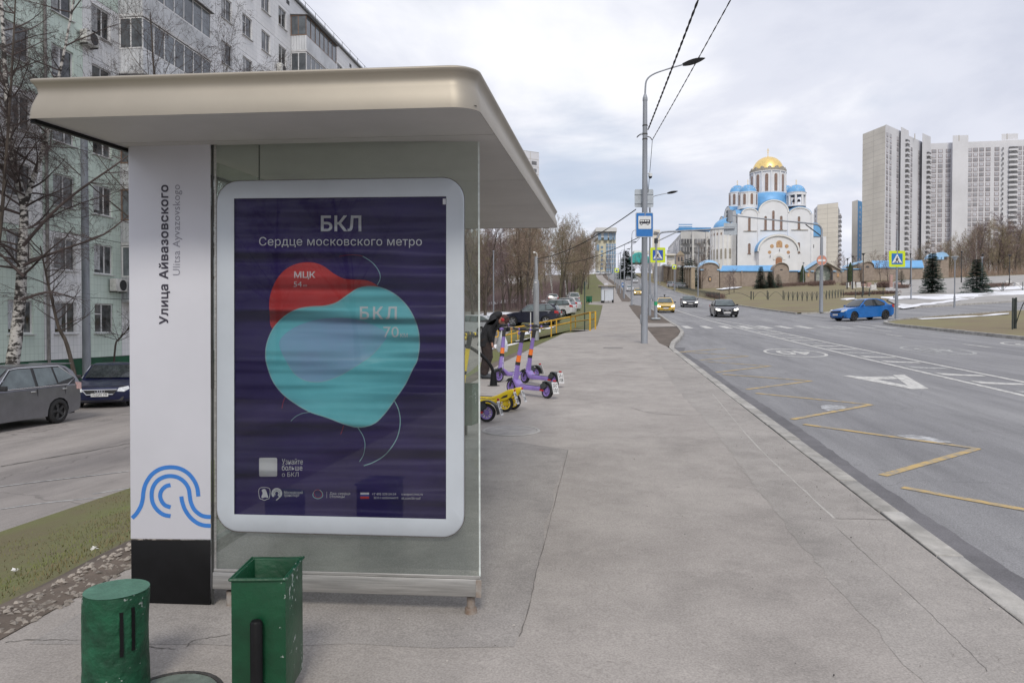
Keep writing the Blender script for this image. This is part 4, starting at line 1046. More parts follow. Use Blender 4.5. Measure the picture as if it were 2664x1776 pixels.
 # lamps
 for sg in (-1, 1):
  pts = [(hw * 0.56, zn - 0.125), (hw * 0.62, zn - 0.01), (hw * 0.93, zn + 0.04), (hw * 0.97, zn - 0.05), (hw * 0.80, zn - 0.14)]
  mb = MB(); mb.prism(pts, lambda p: Vector((taper(L / 2 - 0.035 - 0.45 * (p[1] - zn + 0.12), p[0] / hw) + 0.03, sg * p[0], p[1])), lambda p: Vector((L / 2 - 0.42, sg * p[0] * 0.97, p[1])))
  mb.build('headlight', mat_lit if lit and kind != 'x' else mat_lens, e, world=False)
  zt_ = s['zd'] - 0.10
  pts = [(hw * 0.62, zt_ - 0.16), (hw * 0.66, zt_ + 0.02), (hw * 0.99, zt_ + 0.05), (hw * 1.0, zt_ - 0.14)] if kind != 'suv' else [(hw * 0.70, zt_ - 0.14), (hw * 0.75, zt_ + 0.08), (hw * 0.985, zt_ + 0.10), (hw * 1.0, zt_ - 0.10)]
  mb = MB(); mb.prism(pts, lambda p: Vector((taper(-L / 2 - 0.005, p[0] / hw) - 0.012, sg * (p[0] + 0.006), p[1])), lambda p: Vector((-L / 2 + 0.34, sg * (p[0] + 0.004), p[1] + 0.02)))
  mb.build('tail_light', taillight or mat_tail, e, world=False)
 # grille, bumper intake, plates
 xg = L / 2
 gr = grille or 'slim'
 if gr == 'big':
  pts = [(-0.30, zn - 0.04), (0.30, zn - 0.04), (0.36, zn - 0.14), (0.27, zn - 0.40), (0.2, zn - 0.45), (-0.2, zn - 0.45), (-0.27, zn - 0.40), (-0.36, zn - 0.14)]
 elif gr == 'wide':
  pts = [(-0.52, zn - 0.06), (0.52, zn - 0.06), (0.40, zn - 0.22), (-0.40, zn - 0.22)]
 else:
  pts = [(-0.50, zn - 0.055), (0.50, zn - 0.055), (0.44, zn - 0.15), (-0.44, zn - 0.15)]
 mb = MB(); mb.prism(pts, lambda p: Vector((xg + 0.012, p[0], p[1])), lambda p: Vector((xg - 0.2, p[0], p[1]))); gq = mb.build('grille', mat_blkpl, e, world=False)
 if gr in ('big', 'wide'):
  mb = MB(); mb.tube([(xg + 0.014, y, z) for y, z in pts + pts[:1]], 0.016, 5); mb.build('grille_frame', mat_chrome, e, world=False)
  for k in range(4):
   cy_ = (k - 1.5) * 0.066; mb = MB(); mb.tube([(xg + 0.018, cy_ + 0.045 * math.cos(a), zn - 0.115 + 0.045 * math.sin(a)) for a in [2 * math.pi * j / 14 for j in range(15)]], 0.008, 4)
   if gr == 'big' or kind == 'oldsedan': mb.build('ring_badge', mat_chrome, e, world=False)
 mb = MB(); mb.prism([(-hw * 0.80, zs + 0.19), (hw * 0.80, zs + 0.19), (hw * 0.74, zs + 0.06), (-hw * 0.74, zs + 0.06)], lambda p: Vector((taper(xg - 0.012, p[0] / hw) + 0.008, p[0], p[1])), lambda p: Vector((xg - 0.3, p[0], p[1]))); mb.build('lower_intake', mat_blkpl, e, world=False)
 zp_ = zn - 0.29 if gr == 'big' else 0.47 if kind != 'suv' else 0.55
 for sg, zz in ((1, zp_), (-1, 0.60 if kind not in ('suv',) else 0.85)):
  mb = MB(); mb.box((sg * (xg + 0.022), 0, zz), (0.012, 0.52, 0.112)); pq = mb.build('licence_plate', mat_plate, e, world=False)
  if plate and sg > 0: text_on('plate_figures', plate, lambda a, b, zz=zz: Vector((xg + 0.0295, lerp(-0.23, 0.23, a), zz + lerp(0.042, -0.042, b))), (1, 0, 0, 1) if False else (0, 0, 1, 1), mat_platetxt, pq, 0.01, mat_world=False)
 # wheels
 tm, rm, dm = wheel_mesh(r, 0.21, rim)
 for wx in (s['fx'], s['rx']):
  for sg in (-1, 1):
   wq = obj('wheel', tm, e, (wx, sg * (hw - 0.115), r)); obj('rim', rm, wq); obj('brake_disc', dm, wq)
 if detail:
  mb = MB(); mb.tube([(xc - 0.02, 0.1, zb + 0.035), (xc - 0.08, -0.5, zb + 0.055)], 0.010, 4); mb.build('wiper', mat_blkpl, e, world=False)
 if kind == 'suv':
  mb = MB(); mb.prism([(-0.66, 0), (0.66, 0), (0.60, 0.22), (-0.60, 0.22)], lambda p: Vector((s['xe'] - 0.20 + p[1], p[0], zr - 0.045)), lambda p: Vector((s['xe'] - 0.20 + p[1], p[0], zr - 0.015))); mb.build('spoiler', col_mat, e, world=False, bevel=0.01)
 return e
def slope_at(x, y, hd):
 d = 1.2; a = H(x + d * math.cos(hd), y + d * math.sin(hd)); b = H(x - d * math.cos(hd), y - d * math.sin(hd)); return math.atan2(a - b, 2 * d)
def roadcar(*a, off=0.0, **k):
 name, kind, mat, (x, y), hd, label = a[:6]
 return car(name, kind, mat, (x, y, H(x, y) + off), hd, label, pitch=slope_at(x, y, hd), **k)
# ------------------------------------------------------------ moving traffic
DN = R(-90)           # heading towards the camera
p = gp(1875, 826, RZ); roadcar('car', 'sedan', paint('black', (0.018, 0.018, 0.022), 0.22), (8.75 + 1.1, p.y + 2.6), DN - R(1.5), 'black sedan with big chrome framed grille heading for the crossing', lit=True, grille='big', off=RZ)
p = gp(1810, 797, RZ); roadcar('car', 'sedan', paint('graphite', (0.075, 0.075, 0.085), 0.28), (10.35, p.y - 2), DN - R(1), 'dark grey sedan with lit headlights following the black sedan', lit=True, grille='wide', off=RZ)
p = gp(1740, 814, RZ); tx = roadcar('taxi_car', 'hatch', paint('taxi', (0.70, 0.46, 0.075), 0.3, 0.0), (5.85, p.y + 2.3), DN - R(1), 'yellow taxi with black roof bar nearing the crossing', cat='taxi', lit=True, off=RZ)
mb = MB(); mb.tube([(-0.35, -0.5, 1.5), (-0.35, -0.48, 1.56), (-0.35, 0.48, 1.56), (-0.35, 0.5, 1.5)], 0.02, 5); mb.build('roof_bar', mat_blkpl, tx, world=False)
mb = MB(); mb.bx(-0.40, -0.30, -0.05, 0.05, 1.56, 1.80); mb.bx(-0.42, -0.28, -0.11, 0.11, 1.76, 1.80); mb.build('roof_beacon', mat_blkpl, tx, world=False)
p = gp(1657, 768, RZ); roadcar('taxi_car', 'hatch', paint('taxi', (0.70, 0.46, 0.075)), (p.x + 0.3, p.y + 2), DN, 'farther yellow taxi beside the second lamp post', cat='taxi', detail=False, lit=True, off=RZ)
p = gp(1637, 758, RZ); roadcar('car', 'compact', paint('white', (0.58, 0.58, 0.60), 0.3, 0.0), (p.x + 0.2, p.y + 2), DN, 'white car partly behind the far yellow taxi', detail=False, off=RZ)
p = gp(1653, 735, RZ); roadcar('car', 'hatch', paint('white', (0.58, 0.58, 0.60)), (p.x, p.y), DN, 'white car climbing down the far slope of the road', detail=False, off=RZ)
p = gp(1634, 728, RZ); roadcar('car', 'sedan', paint('silver', (0.5, 0.5, 0.52), 0.3, 0.6), (p.x, p.y), DN, 'silver car high on the far slope of the road', detail=False, off=RZ)
p = gp(1619, 725, RZ); roadcar('car', 'compact', paint('graphite', (0.075, 0.075, 0.085)), (p.x, p.y), DN, 'small dark car highest on the far slope', detail=False, off=RZ)
bc = roadcar('car', 'compact', paint('azure', (0.012, 0.155, 0.50), 0.25, 0.3), (17.95, 55.2), R(-158), 'bright blue sedan turning out of the side street', off=-0.11, rim=mat_rimd, glass=mat_cglassd)
# cars parked by the church wall
for (x, y), k_, m_, hd, lb in (((1752, 747), 'suv', paint('silver', (0.5, 0.5, 0.52)), R(-60), 'silver estate parked closest to the church wall, farther one'), ((1772, 750), 'suv', paint('greysilver', (0.36, 0.37, 0.39), 0.3, 0.6), R(-50), 'grey crossover parked in front of the silver estate by the church wall'), ((1786, 749), 'hatch', paint('graphite', (0.075, 0.075, 0.085)), R(-45), 'dark car half hidden behind the grey crossover')):
 p = gp(x, y); roadcar('parked_car', k_, m_, (max(p.x, 18.6 + 0), p.y), hd, lb, detail=False, group='cars parked beside the church wall')
# distant parked cars at the top of the hill
for (x, y), k_, m_, lb in (((1556, 711), 'van', paint('white', (0.58, 0.58, 0.60)), 'white van parked at the crest left of the road'), ((1569, 711), 'hatch', paint('white', (0.58, 0.58, 0.60)), 'white hatchback parked at the crest beside the van'), ((1582, 710), 'suv', paint('silver', (0.5, 0.5, 0.52)), 'silver car parked rightmost at the crest')):
 q = P(x, y, 335); roadcar('parked_car', k_, m_, (q.x, q.y + 8), R(-100), lb, detail=False, group='cars parked at the crest')
# ------------------------------------------------------------ yard cars
def yardcar(x, y, kind, mat, hd, lb, **k):
 p = gp(x, y); return roadcar('parked_car', kind, mat, (p.x, p.y), hd, lb, group='cars parked in the yard', **k)
gx = zp_car = None
p = EYE + ray(150, 1100) * ((-1.13 - EYE.z) / ray(150, 1100).z)          # contact of its rear wheel
hd = R(-93)
c_ = Vector((math.cos(hd), math.sin(hd), 0)); s_ = Vector((-math.sin(hd), math.cos(hd), 0))
base = p + c_ * 1.31 - s_ * 0.0 - Vector((0.80, 0, 0))
roadcar('parked_car', 'suv', paint('slate', (0.19, 0.19, 0.21), 0.3, 0.5), (base.x, base.y), hd, 'slate grey crossover with chrome window trim at the left edge', group='cars parked in the yard', rim=mat_rimd, taillight=mat_tailc, off=-0.03)
p = EYE + ray(262, 1062) * ((-1.13 - EYE.z) / ray(262, 1062).z)
hd = R(-64); c_ = Vector((math.cos(hd), math.sin(hd), 0))
base = p - c_ * 2.25
roadcar('parked_car', 'oldsedan', paint('navy', (0.012, 0.016, 0.06), 0.3, 0.3), (base.x, base.y), hd, 'dark navy sedan with four ring grille parked before the green plinth', group='cars parked in the yard', grille='wide', plate='М552РК 799', glass=mat_cglassd, off=-0.03)
yardcar(1385, 846, 'suv', paint('darkblue', (0.02, 0.022, 0.04), 0.25), R(172), 'dark blue crossover parked nose left behind the yellow railing', glass=mat_cglass)
yardcar(1440, 824, 'suv', paint('white', (0.58, 0.58, 0.60)), R(165), 'white hatchback parked just beyond the dark crossover')
yardcar(1462, 812, 'suv', paint('white', (0.58, 0.58, 0.60)), R(160), 'white estate car parked third in the yard row')
yardcar(1436, 790, 'suv', paint('silver', (0.5, 0.5, 0.52)), R(100), 'silver car facing away near the snow bank', detail=False)
yardcar(1490, 790, 'van', paint('white', (0.58, 0.58, 0.60)), R(100), 'white van parked rear on beside the wood', detail=False)
yardcar(1218, 872, 'hatch', paint('palesilver', (0.55, 0.57, 0.6), 0.3, 0.5), R(170), 'pale silver car showing its bonnet behind the bending person', detail=False)
# ============================================================ foreground street furniture
def zpt(x, y, z):
 r = ray(x, y); return EYE + r * ((z - EYE.z) / r.z)
mat_green = M('green_enamel', (0.003, 0.064, 0.025), 0.42, var=0.2, scale=4, bump=0.15, bscale=25)
def chips(m, dens=0.33):
 t, b = add_nodes(m); n = t.nodes.new; L = t.links.new
 src = b.inputs['Base Color'].links[0].from_socket
 co = n('ShaderNodeTexCoord'); no = n('ShaderNodeTexNoise'); no.inputs['Scale'].default_value = 38; no.inputs['Detail'].default_value = 4
 L(co.outputs['Object'], no.inputs['Vector'])
 n2 = n('ShaderNodeTexNoise'); n2.inputs['Scale'].default_value = 5; L(co.outputs['Object'], n2.inputs['Vector'])
 ml = n('ShaderNodeMath'); ml.operation = 'MULTIPLY'; L(no.outputs[0], ml.inputs[0]); L(n2.outputs[0], ml.inputs[1])
 r = n('ShaderNodeMapRange'); r.inputs['From Min'].default_value = dens; r.inputs['From Max'].default_value = dens + 0.03; L(ml.outputs[0], r.inputs[0])
 mx = n('ShaderNodeMixRGB'); mx.inputs[2].default_value = (0.34, 0.38, 0.36, 1); L(r.outputs[0], mx.inputs[0]); L(src, mx.inputs[1]); L(mx.outputs[0], b.inputs['Base Color'])
chips(mat_green, 0.35)
mat_green2 = M('green_stump_paint', (0.006, 0.075, 0.034), 0.6, var=0.3, scale=9, bump=0.55, bscale=30); chips(mat_green2, 0.37)
mat_gtop = M('green_stump_top', (0.085, 0.20, 0.145), 0.75, var=0.15, scale=7, bump=0.4, bscale=30)
def litter_bin(corners_top, zt, zb, label, bar=True, group=None):
 """open topped square bin of sheet steel; corners front-left, front-right, back-right, back-left in plan"""
 c = [Vector((p.x, p.y)) for p in corners_top]; m = sum(c, Vector((0, 0))) / 4
 gz = H(m.x, m.y)
 e = empty('litter_bin', (m.x, m.y, gz), 0, label, 'litter bin', group)
 th = 0.012
 inn_ = [p + (m - p).normalized() * th * 1.5 for p in c]
 mb = MB()
 vs = [(p.x, p.y, zb) for p in c] + [(p.x, p.y, zt) for p in c] + [(p.x, p.y, zt) for p in inn_] + [(p.x, p.y, zb + 0.02) for p in inn_]
 fs = []
 for k in range(4):
  j = (k + 1) % 4; fs += [(k, j, j + 4, k + 4), (k + 4, j + 4, j + 8, k + 8), (k + 8, j + 8, j + 12, k + 12)]
 fs += [(3, 2, 1, 0), (12, 13, 14, 15)]
 mb.add(vs, fs); mb.build('body', mat_green, e, bevel=0.003)
 f = [p + (p - m).normalized() * 0.006 for p in c]
 mb = MB(); mb.tube([(p.x, p.y, zt - 0.003) for p in f + f[:1]], 0.006, 6); mb.build('rim', mat_green, e)
 if bar:
  a = c[0].lerp(c[1], 0.5); nrm = (a - c[2].lerp(c[3], 0.5)).normalized()
  b = a + nrm * 0.028
  mb = MB(); pts = [(b.x, b.y, gz - 0.01), (b.x, b.y, zt - 0.165), (b.x, b.y, zt - 0.155), (b.x, b.y, zt - 0.150)]
  mb.tube(pts, [0.024, 0.024, 0.019, 0.006], 14); mb.build('mounting_post', mat_blk, e, smooth=True)
 else:
  mb = MB(); mb.bx(m.x - 0.03, m.x + 0.03, m.y - 0.03, m.y + 0.03, gz - 0.01, zb + 0.01); mb.build('stand', mat_blk, e)
 return e
zt = 0.64
litter_bin([zpt(600.6, 1505, zt), zpt(742.7, 1503.8, zt), zpt(787, 1448, zt), zpt(657.5, 1449.5, zt)], zt, 0.16, 'tall green steel litter bin with black post standing before the poster case')
pb = gp(1235, 1125)
q = [Vector((pb.x - 0.26, pb.y - 0.30, 0)), Vector((pb.x + 0.02, pb.y - 0.30, 0)), Vector((pb.x + 0.06, pb.y, 0)), Vector((pb.x - 0.22, pb.y, 0))]
litter_bin(q, H(pb.x, pb.y) + 0.62, H(pb.x, pb.y) + 0.13, 'green litter bin peeping out behind the glass edge of the shelter', bar=False)
# green stump bollard
d0 = 3.08; top = P(304, 1532, d0); rr = 79 / FPX * d0
bl = empty('bollard', (top.x, top.y, H(top.x, top.y)), 0, 'green painted stump bollard with two black slots', 'bollard')
hgt = top.z - H(top.x, top.y); rg = random.Random(12)
mb = MB(); nn = 40; lv = 22; vs = []
for i in range(lv + 1):
 t = i / lv; z = hgt * t; rad = rr * (1.01 - 0.035 * math.sin(t * 3.0) + 0.02 * (1 - t))
 if i == lv: rad *= 0.975
 for k in range(nn):
  a = 2 * math.pi * k / nn; w_ = 1 + 0.012 * math.sin(3 * a + t * 4) + 0.012 * math.sin(5 * a - t * 7) + rg.uniform(-.006, .006)
  vs.append((rad * w_ * math.cos(a) - 0.012 * (1 - t), rad * w_ * math.sin(a), z))
mb.add(vs, [(i * nn + j, i * nn + (j + 1) % nn, (i + 1) * nn + (j + 1) % nn, (i + 1) * nn + j) for i in range(lv) for j in range(nn)])
mb.build('stump', mat_green2, bl, world=False, smooth=True)
mb = MB(); mb.add([(rr * 0.985 * math.cos(2 * math.pi * k / nn), rr * 0.985 * math.sin(2 * math.pi * k / nn), hgt + 0.002) for k in range(nn)], [tuple(range(nn))]); mb.build('top_face', mat_gtop, bl, world=False)
vdir = math.atan2(EYE.y - top.y, EYE.x - top.x)
for ux, y0, y1 in ((313, 1585, 1703), (339, 1579, 1694)):
 # strip wrapped on the surface at that pixel column
 off_ = math.asin(clamp((ux - 302) / 79.0, -1, 1)); a = vdir + off_ * 1.0
 z0, z1 = top.z - (y0 - 1548) / FPX * (d0 - rr) - bl.location.z, top.z - (y1 - 1548) / FPX * (d0 - rr) - bl.location.z
 mb = MB(); vs = []
 for k in range(9):
  z = lerp(z0, z1, k / 8)
  for s_ in (-1, 1):
   aa = a + s_ * 0.055 * rg.uniform(0.85, 1.15)
   vs.append(((rr * 1.03) * math.cos(aa) - 0.004, (rr * 1.03) * math.sin(aa), z))
 mb.add(vs, [(2 * k, 2 * k + 1, 2 * k + 3, 2 * k + 2) for k in range(8)]); mb.build('slot', mat_blk, bl, world=False)
# ============================================================ scooters
mat_lilac = M('scooter_lilac', (0.25, 0.17, 0.47), 0.35, var=0.08, scale=5, coat=0.3)
mat_lemon = M('scooter_yellow', (0.78, 0.58, 0.015), 0.35, var=0.08, scale=5, coat=0.3)
mat_orange = M('scooter_orange', (0.85, 0.20, 0.03), 0.4, var=0.08)
mat_sgrey = M('scooter_fender', (0.045, 0.05, 0.052), 0.5, var=0.1)
mat_deck = M('scooter_grip_deck', (0.055, 0.05, 0.085), 0.8, var=0.1, bump=0.4, bscale=200)
def scooter_meshes(main, yellow=False):
 wb, r = 0.92, 0.125; parts = []
 T = Matrix.Rotation(R(90), 3, 'X')
 ty = MB(); ty.lathe([(r * 0.70, -0.03), (r * 0.86, -0.033), (r * 0.97, -0.024), (r, 0), (r * 0.97, 0.024), (r * 0.86, 0.033), (r * 0.70, 0.03)], 26, T=T); ty = ty.mesh('tyre', mat_tyre, smooth=True, autos=60)
 rm = MB(); rm.lathe([(r * 0.58, -0.024), (r * 0.71, -0.03), (r * 0.71, 0.03), (r * 0.58, 0.024), (r * 0.58, -0.024)], 26, T=T)
 rm.lathe([(0.0001, -0.03), (0.03, -0.03), (0.03, 0.03), (0.0001, 0.03)], 14, T=T)
 for k in range(10):
  a = 2 * math.pi * k / 10; dx = Vector((math.cos(a), 0, math.sin(a))); dn = Vector((-math.sin(a), 0, math.cos(a)))
  rm.add([dx * 0.028 + dn * 0.008 + Vector((0, y, 0)) for y in (-.018, .018)] + [dx * r * 0.6 + dn * 0.007 + Vector((0, y, 0)) for y in (-.012, .012)] + [dx * r * 0.6 - dn * 0.007 + Vector((0, y, 0)) for y in (-.012, .012)] + [dx * 0.028 - dn * 0.008 + Vector((0, y, 0)) for y in (-.018, .018)], [(0, 2, 4, 6), (1, 7, 5, 3), (0, 1, 3, 2), (6, 4, 5, 7)])
 rm = rm.mesh('rim', main, smooth=True)
 def disc(pts, y0, y1, bevel=0.006): q = MB(); q.prism(pts, lambda p: Vector((p[0], y0, p[1])), lambda p: Vector((p[0], y1, p[1]))); return q
 # deck: long box rising to the neck
 dk = disc([(0.13, 0.115), (0.62, 0.100), (0.74, 0.12), (0.83, 0.245), (0.80, 0.27), (0.70, 0.195), (0.62, 0.185), (0.13, 0.185)], -0.075, 0.075)
 parts.append(('deck', dk.mesh('deck', main, bevel=0.012), None))
 q = MB(); q.bx(0.14, 0.64, -0.06, 0.06, 0.1845, 0.190); parts.append(('foot_mat', q.mesh('foot_mat', mat_deck), None))
 # stem: lower wide part, orange band, black collar, upper tube
 f0 = Vector((0.845, 0, 0.24)); tp = Vector((0.70, 0, 1.10)); dr = (tp - f0)
 def seg(a, b, ra, rb, m, nm, n=12, sx=1.0):
  q = MB(); q.tube([f0 + dr * a, f0 + dr * ((a + b) / 2), f0 + dr * b], [ra, (ra + rb) / 2, rb], n, sx=sx); parts.append((nm, q.mesh(nm, m, smooth=True, autos=50), None))
 seg(0.0, 0.32, 0.062, 0.043, main, 'stem_base')
 seg(0.32, 0.385, 0.045, 0.045, mat_blkpl, 'stem_collar')
 seg(0.385, 0.52, 0.042, 0.040, mat_orange if not yellow else main, 'stem_band')
 seg(0.52, 0.78, 0.040, 0.036, main, 'stem')
 seg(0.78, 1.0, 0.036, 0.040, mat_blkpl, 'stem_top')
 # fork and front fender
 q = MB()
 for y in (-0.05, 0.05): q.tube([(0.86, y, 0.27), (0.90, y, 0.20), (wb, y, r)], [0.018, 0.016, 0.014], 8)
 q.bx(0.83, 0.89, -0.06, 0.06, 0.25, 0.29); parts.append(('fork', q.mesh('fork', mat_blkpl, smooth=True), None))
 def fender(xc, a0, a1, wd, rr_, mat, nm):
  q = MB(); vs = []; k = 9
  for i in range(k + 1):
   a = R(lerp(a0, a1, i / k))
   for y, f in ((-wd, 0.90), (-wd, 1.0), (wd, 1.0), (wd, 0.90)): vs.append((xc + rr_ * f * math.cos(a), y, r + rr_ * f * math.sin(a)))
  q.add(vs, [(i * 4 + j, i * 4 + j + 1, (i + 1) * 4 + j + 1, (i + 1) * 4 + j) for i in range(k) for j in range(3)])
  q.add([(v[0], v[1] * 0.97, v[2] - 0.004) for v in vs], [(i * 4 + j + 1, i * 4 + j, (i + 1) * 4 + j, (i + 1) * 4 + j + 1) for i in range(k) for j in range(3)])
  parts.append((nm, q.mesh(nm, mat, smooth=True), None))
 fender(wb, 35, 165, 0.042, r + 0.028, mat_sgrey, 'front_fender')
 if yellow:
  # swept up tail that carries the plate
  tl = disc([(0.30, 0.14), (0.30, 0.19), (0.12, 0.245), (-0.06, 0.335), (-0.13, 0.345), (-0.145, 0.31), (-0.09, 0.215), (0.0, 0.165), (0.12, 0.135)], -0.055, 0.055)
  parts.append(('tail', tl.mesh('tail', main, bevel=0.012), None))
  q = MB(); q.prism([(0.06, 0.195), (0.02, 0.235), (-0.05, 0.262), (-0.045, 0.225)], lambda p: Vector((p[0], -0.058, p[1])), lambda p: Vector((p[0], 0.058, p[1]))); parts.append(('tail_vent', q.mesh('tail_vent', mat_blkpl), None))
  pl0, pl1, pn = (-0.135, 0.30), (-0.20, 0.12), None
 else:
  fender(0.0, 60, 185, 0.055, r + 0.045, mat_sgrey, 'rear_fender')
  q = MB(); q.prism([(-0.015, 0.20), (0.05, 0.29), (0.14, 0.22), (0.16, 0.13), (0.10, 0.12)], lambda p: Vector((p[0], -0.045, p[1])), lambda p: Vector((p[0], 0.045, p[1]))); parts.append(('fender_bracket', q.mesh('fender_bracket', mat_sgrey, bevel=0.008), None))
  q = MB(); q.bx(0.04, 0.14, -0.062, -0.05, 0.115, 0.145); q.bx(0.04, 0.14, 0.05, 0.062, 0.115, 0.145); parts.append(('side_reflector', q.mesh('side_reflector', mat_tail), None))
  pl0, pl1 = (-0.155, 0.285), (-0.215, 0.095)
 q = MB(); a, b = Vector((pl0[0], 0, pl0[1])), Vector((pl1[0], 0, pl1[1])); nrm = Vector((b.z - a.z, 0, a.x - b.x)).normalized(); nrm = -nrm if nrm.x > 0 else nrm
 q.prism([(0, -0.065), (0, 0.065), (1, 0.065), (1, -0.065)], lambda p: a.lerp(b, p[0]) + Vector((0, p[1], 0)), lambda p: a.lerp(b, p[0]) + Vector((0, p[1], 0)) + nrm * 0.006)
 parts.append(('number_plate', q.mesh('number_plate', mat_plate), (a + nrm * 0.0085, b + nrm * 0.0085)))
 q = MB(); q.box((a.x - 0.004, 0, a.z + 0.022), (0.03, 0.05, 0.03)); parts.append(('tail_light', q.mesh('tail_light', mat_tail, bevel=0.005), None))
 # handlebar
 hb = tp + Vector((0.0, 0, 0.03))
 q = MB(); q.tube([hb + Vector((-0.06, -0.24, 0.02)), hb + Vector((-0.02, -0.12, 0.01)), hb, hb + Vector((-0.02, 0.12, 0.01)), hb + Vector((-0.06, 0.24, 0.02))], 0.017, 10); parts.append(('handlebar', q.mesh('handlebar', mat_blkpl, smooth=True), None))
 for sg in (-1, 1):
  q = MB(); q.tube([hb + Vector((-0.035, sg * 0.16, 0.013)), hb + Vector((-0.072, sg * 0.29, 0.023))], 0.021, 10); parts.append(('grip', q.mesh('grip', mat_sgrey, smooth=True), None))
  q = MB(); q.tube([hb + Vector((0.01, sg * 0.13, 0.0)), hb + Vector((0.04, sg * 0.16, -0.03)), hb + Vector((0.02, sg * 0.24, -0.05))], 0.007, 6); parts.append(('brake_lever', q.mesh('brake_lever', mat_blkpl), None))
  q = MB(); q.box(hb + Vector((-0.03, sg * 0.135, 0.012)), (0.045, 0.03, 0.045)); parts.append(('control_pod', q.mesh('control_pod', main, bevel=0.008), None))
 q = MB(); q.box(hb + Vector((0.02, 0, 0.015)), (0.10, 0.11, 0.06)); parts.append(('dashboard', q.mesh('dashboard', mat_blkpl, bevel=0.015), None))
 q = MB(); q.lathe([(0.0001, 0.09), (0.028, 0.085), (0.032, 0.05), (0.03, 0.02)], 14, c=hb + Vector((0.02, 0, -0.06)), T=Matrix.Rotation(R(90), 3, 'Y')); parts.append(('headlight', q.mesh('headlight', main, smooth=True), None))
 return dict(wb=wb, r=r, ty=ty, rm=rm, parts=parts, f0=f0, dr=dr)
SM = {'lilac': scooter_meshes(mat_lilac), 'lemon': scooter_meshes(mat_lemon, True)}
def scooter(kind, rear, front, label, lean=0.0, plate=('5А7', '101'), code=None):
 s = SM[kind]; d = Vector((front.x - rear.x, front.y - rear.y)); hd = math.atan2(d.y, d.x)
 e = empty('kick_scooter', (rear.x, rear.y, H(rear.x, rear.y)), hd, label, 'scooter', 'rental scooters parked on the pavement')
 pit = math.atan2(H(rear.x + 0.9 * math.cos(hd), rear.y + 0.9 * math.sin(hd)) - H(rear.x, rear.y), 0.9)
 e.rotation_euler = Euler((lean, -pit, hd), 'XYZ')
 for x in (0, s['wb']):
  wq = obj('wheel', s['ty'], e, (x, 0, s['r'])); obj('rim', s['rm'], wq)
 for nm, me, ex in s['parts']:
  o_ = obj(nm, me, e)
  if ex:
   a, b = ex
   for k, t_ in enumerate(plate):
    text_on('plate_figures', t_, lambda x, y, k=k: a.lerp(b, 0.10 + 0.42 * k + 0.36 * y) + Vector((0, lerp(0.05, -0.05, x), 0)), (0, 0, 1, 1), mat_platetxt, o_, 0.01, mat_world=False)
  if nm == 'stem_base' and code:
   # fleet code on the right hand face of the stem, reading downwards
   f0, dr_ = s['f0'], s['dr']
   for sg in (1, -1):
    text_on('fleet_code', code, lambda x, y, sg=sg: f0 + dr_ * lerp(0.29, 0.03, x) + Vector((0.02 * (0.5 - y), sg * lerp(0.052, 0.0655, x), 0)) + Vector((-sg * 0.0 + (y - 0.5) * 0.045, 0, 0)), (0, 1, 1, 0) if sg > 0 else (0, 0, 1, 1), mat_ptext, o_, 0.01, mat_world=False)
 return e
scooter('lilac', gp(1423, 1036), gp(1318, 1021), 'lilac kick scooter nearest the camera with plate facing the street', 0.05, ('5А7', '101'), 'А5102')
scooter('lilac', gp(1441, 1007), gp(1332, 991), 'lilac kick scooter in the middle of the row, rear wheel farthest right', 0.05, ('5А1', '108'), 'А5117')
scooter('lilac', gp(1391, 986), gp(1294, 994), 'lilac kick scooter nearest the bending person', 0.06, ('5А4', '112'), 'А5109')
q0 = gp(1314, 1071); scooter('lemon', q0, q0 + Vector((-0.98, 0.12, 0)), 'yellow kick scooter with swept up tail, nearer of two', 0.03, ('7М4', '209'))
q0 = gp(1334, 1065); scooter('lemon', q0, q0 + Vector((-0.98, 0.15, 0)), 'yellow kick scooter standing just behind the other yellow one', 0.03, ('7М1', '214'))
q0 = gp(1266, 1097); scooter('lilac', q0, q0 + Vector((-0.98, 0.10, 0)), 'lilac kick scooter half hidden by the shelter glass beside the green bin', 0.03, ('5А9', '130'))
# yellow scooter standing beside the photographer (mirrored in the poster case)
scooter('lemon', Vector((-0.15, -0.9, 0)), Vector((-1.15, -0.75, 0)), 'yellow kick scooter mirrored in the poster pane', 0.03)
# black parking hoop beside the scooters
b0 = gp(1284, 1003); hp = empty('parking_hoop', tuple(b0), 0, 'black bent steel parking hoop beside the lilac scooters', 'parking hoop')
pts = [b0 + RT * a + Vector((0, 0, z)) for a, z in ((0, 0), (-0.01, 0.25), (-0.05, 0.38), (-0.16, 0.52), (-0.32, 0.66), (-0.55, 0.78), (-0.9, 0.82), (-1.1, 0.76), (-1.16, 0.6), (-1.17, 0.0))]
mb = MB(); mb.tube(crom(pts, 4), 0.032, 10); mb.build('tube', mat_blk, hp, smooth=True)
mb = MB(); mb.cyl(b0, b0 + Vector((0, 0, 0.26)), 0.075, 0.05, 14); mb.build('foot_sleeve', mat_blk, hp, smooth=True)
mb = MB(); mb.cyl(b0, b0 + Vector((0, 0, 0.008)), 0.12, n=16); mb.build('base_plate', mat_iron, hp)
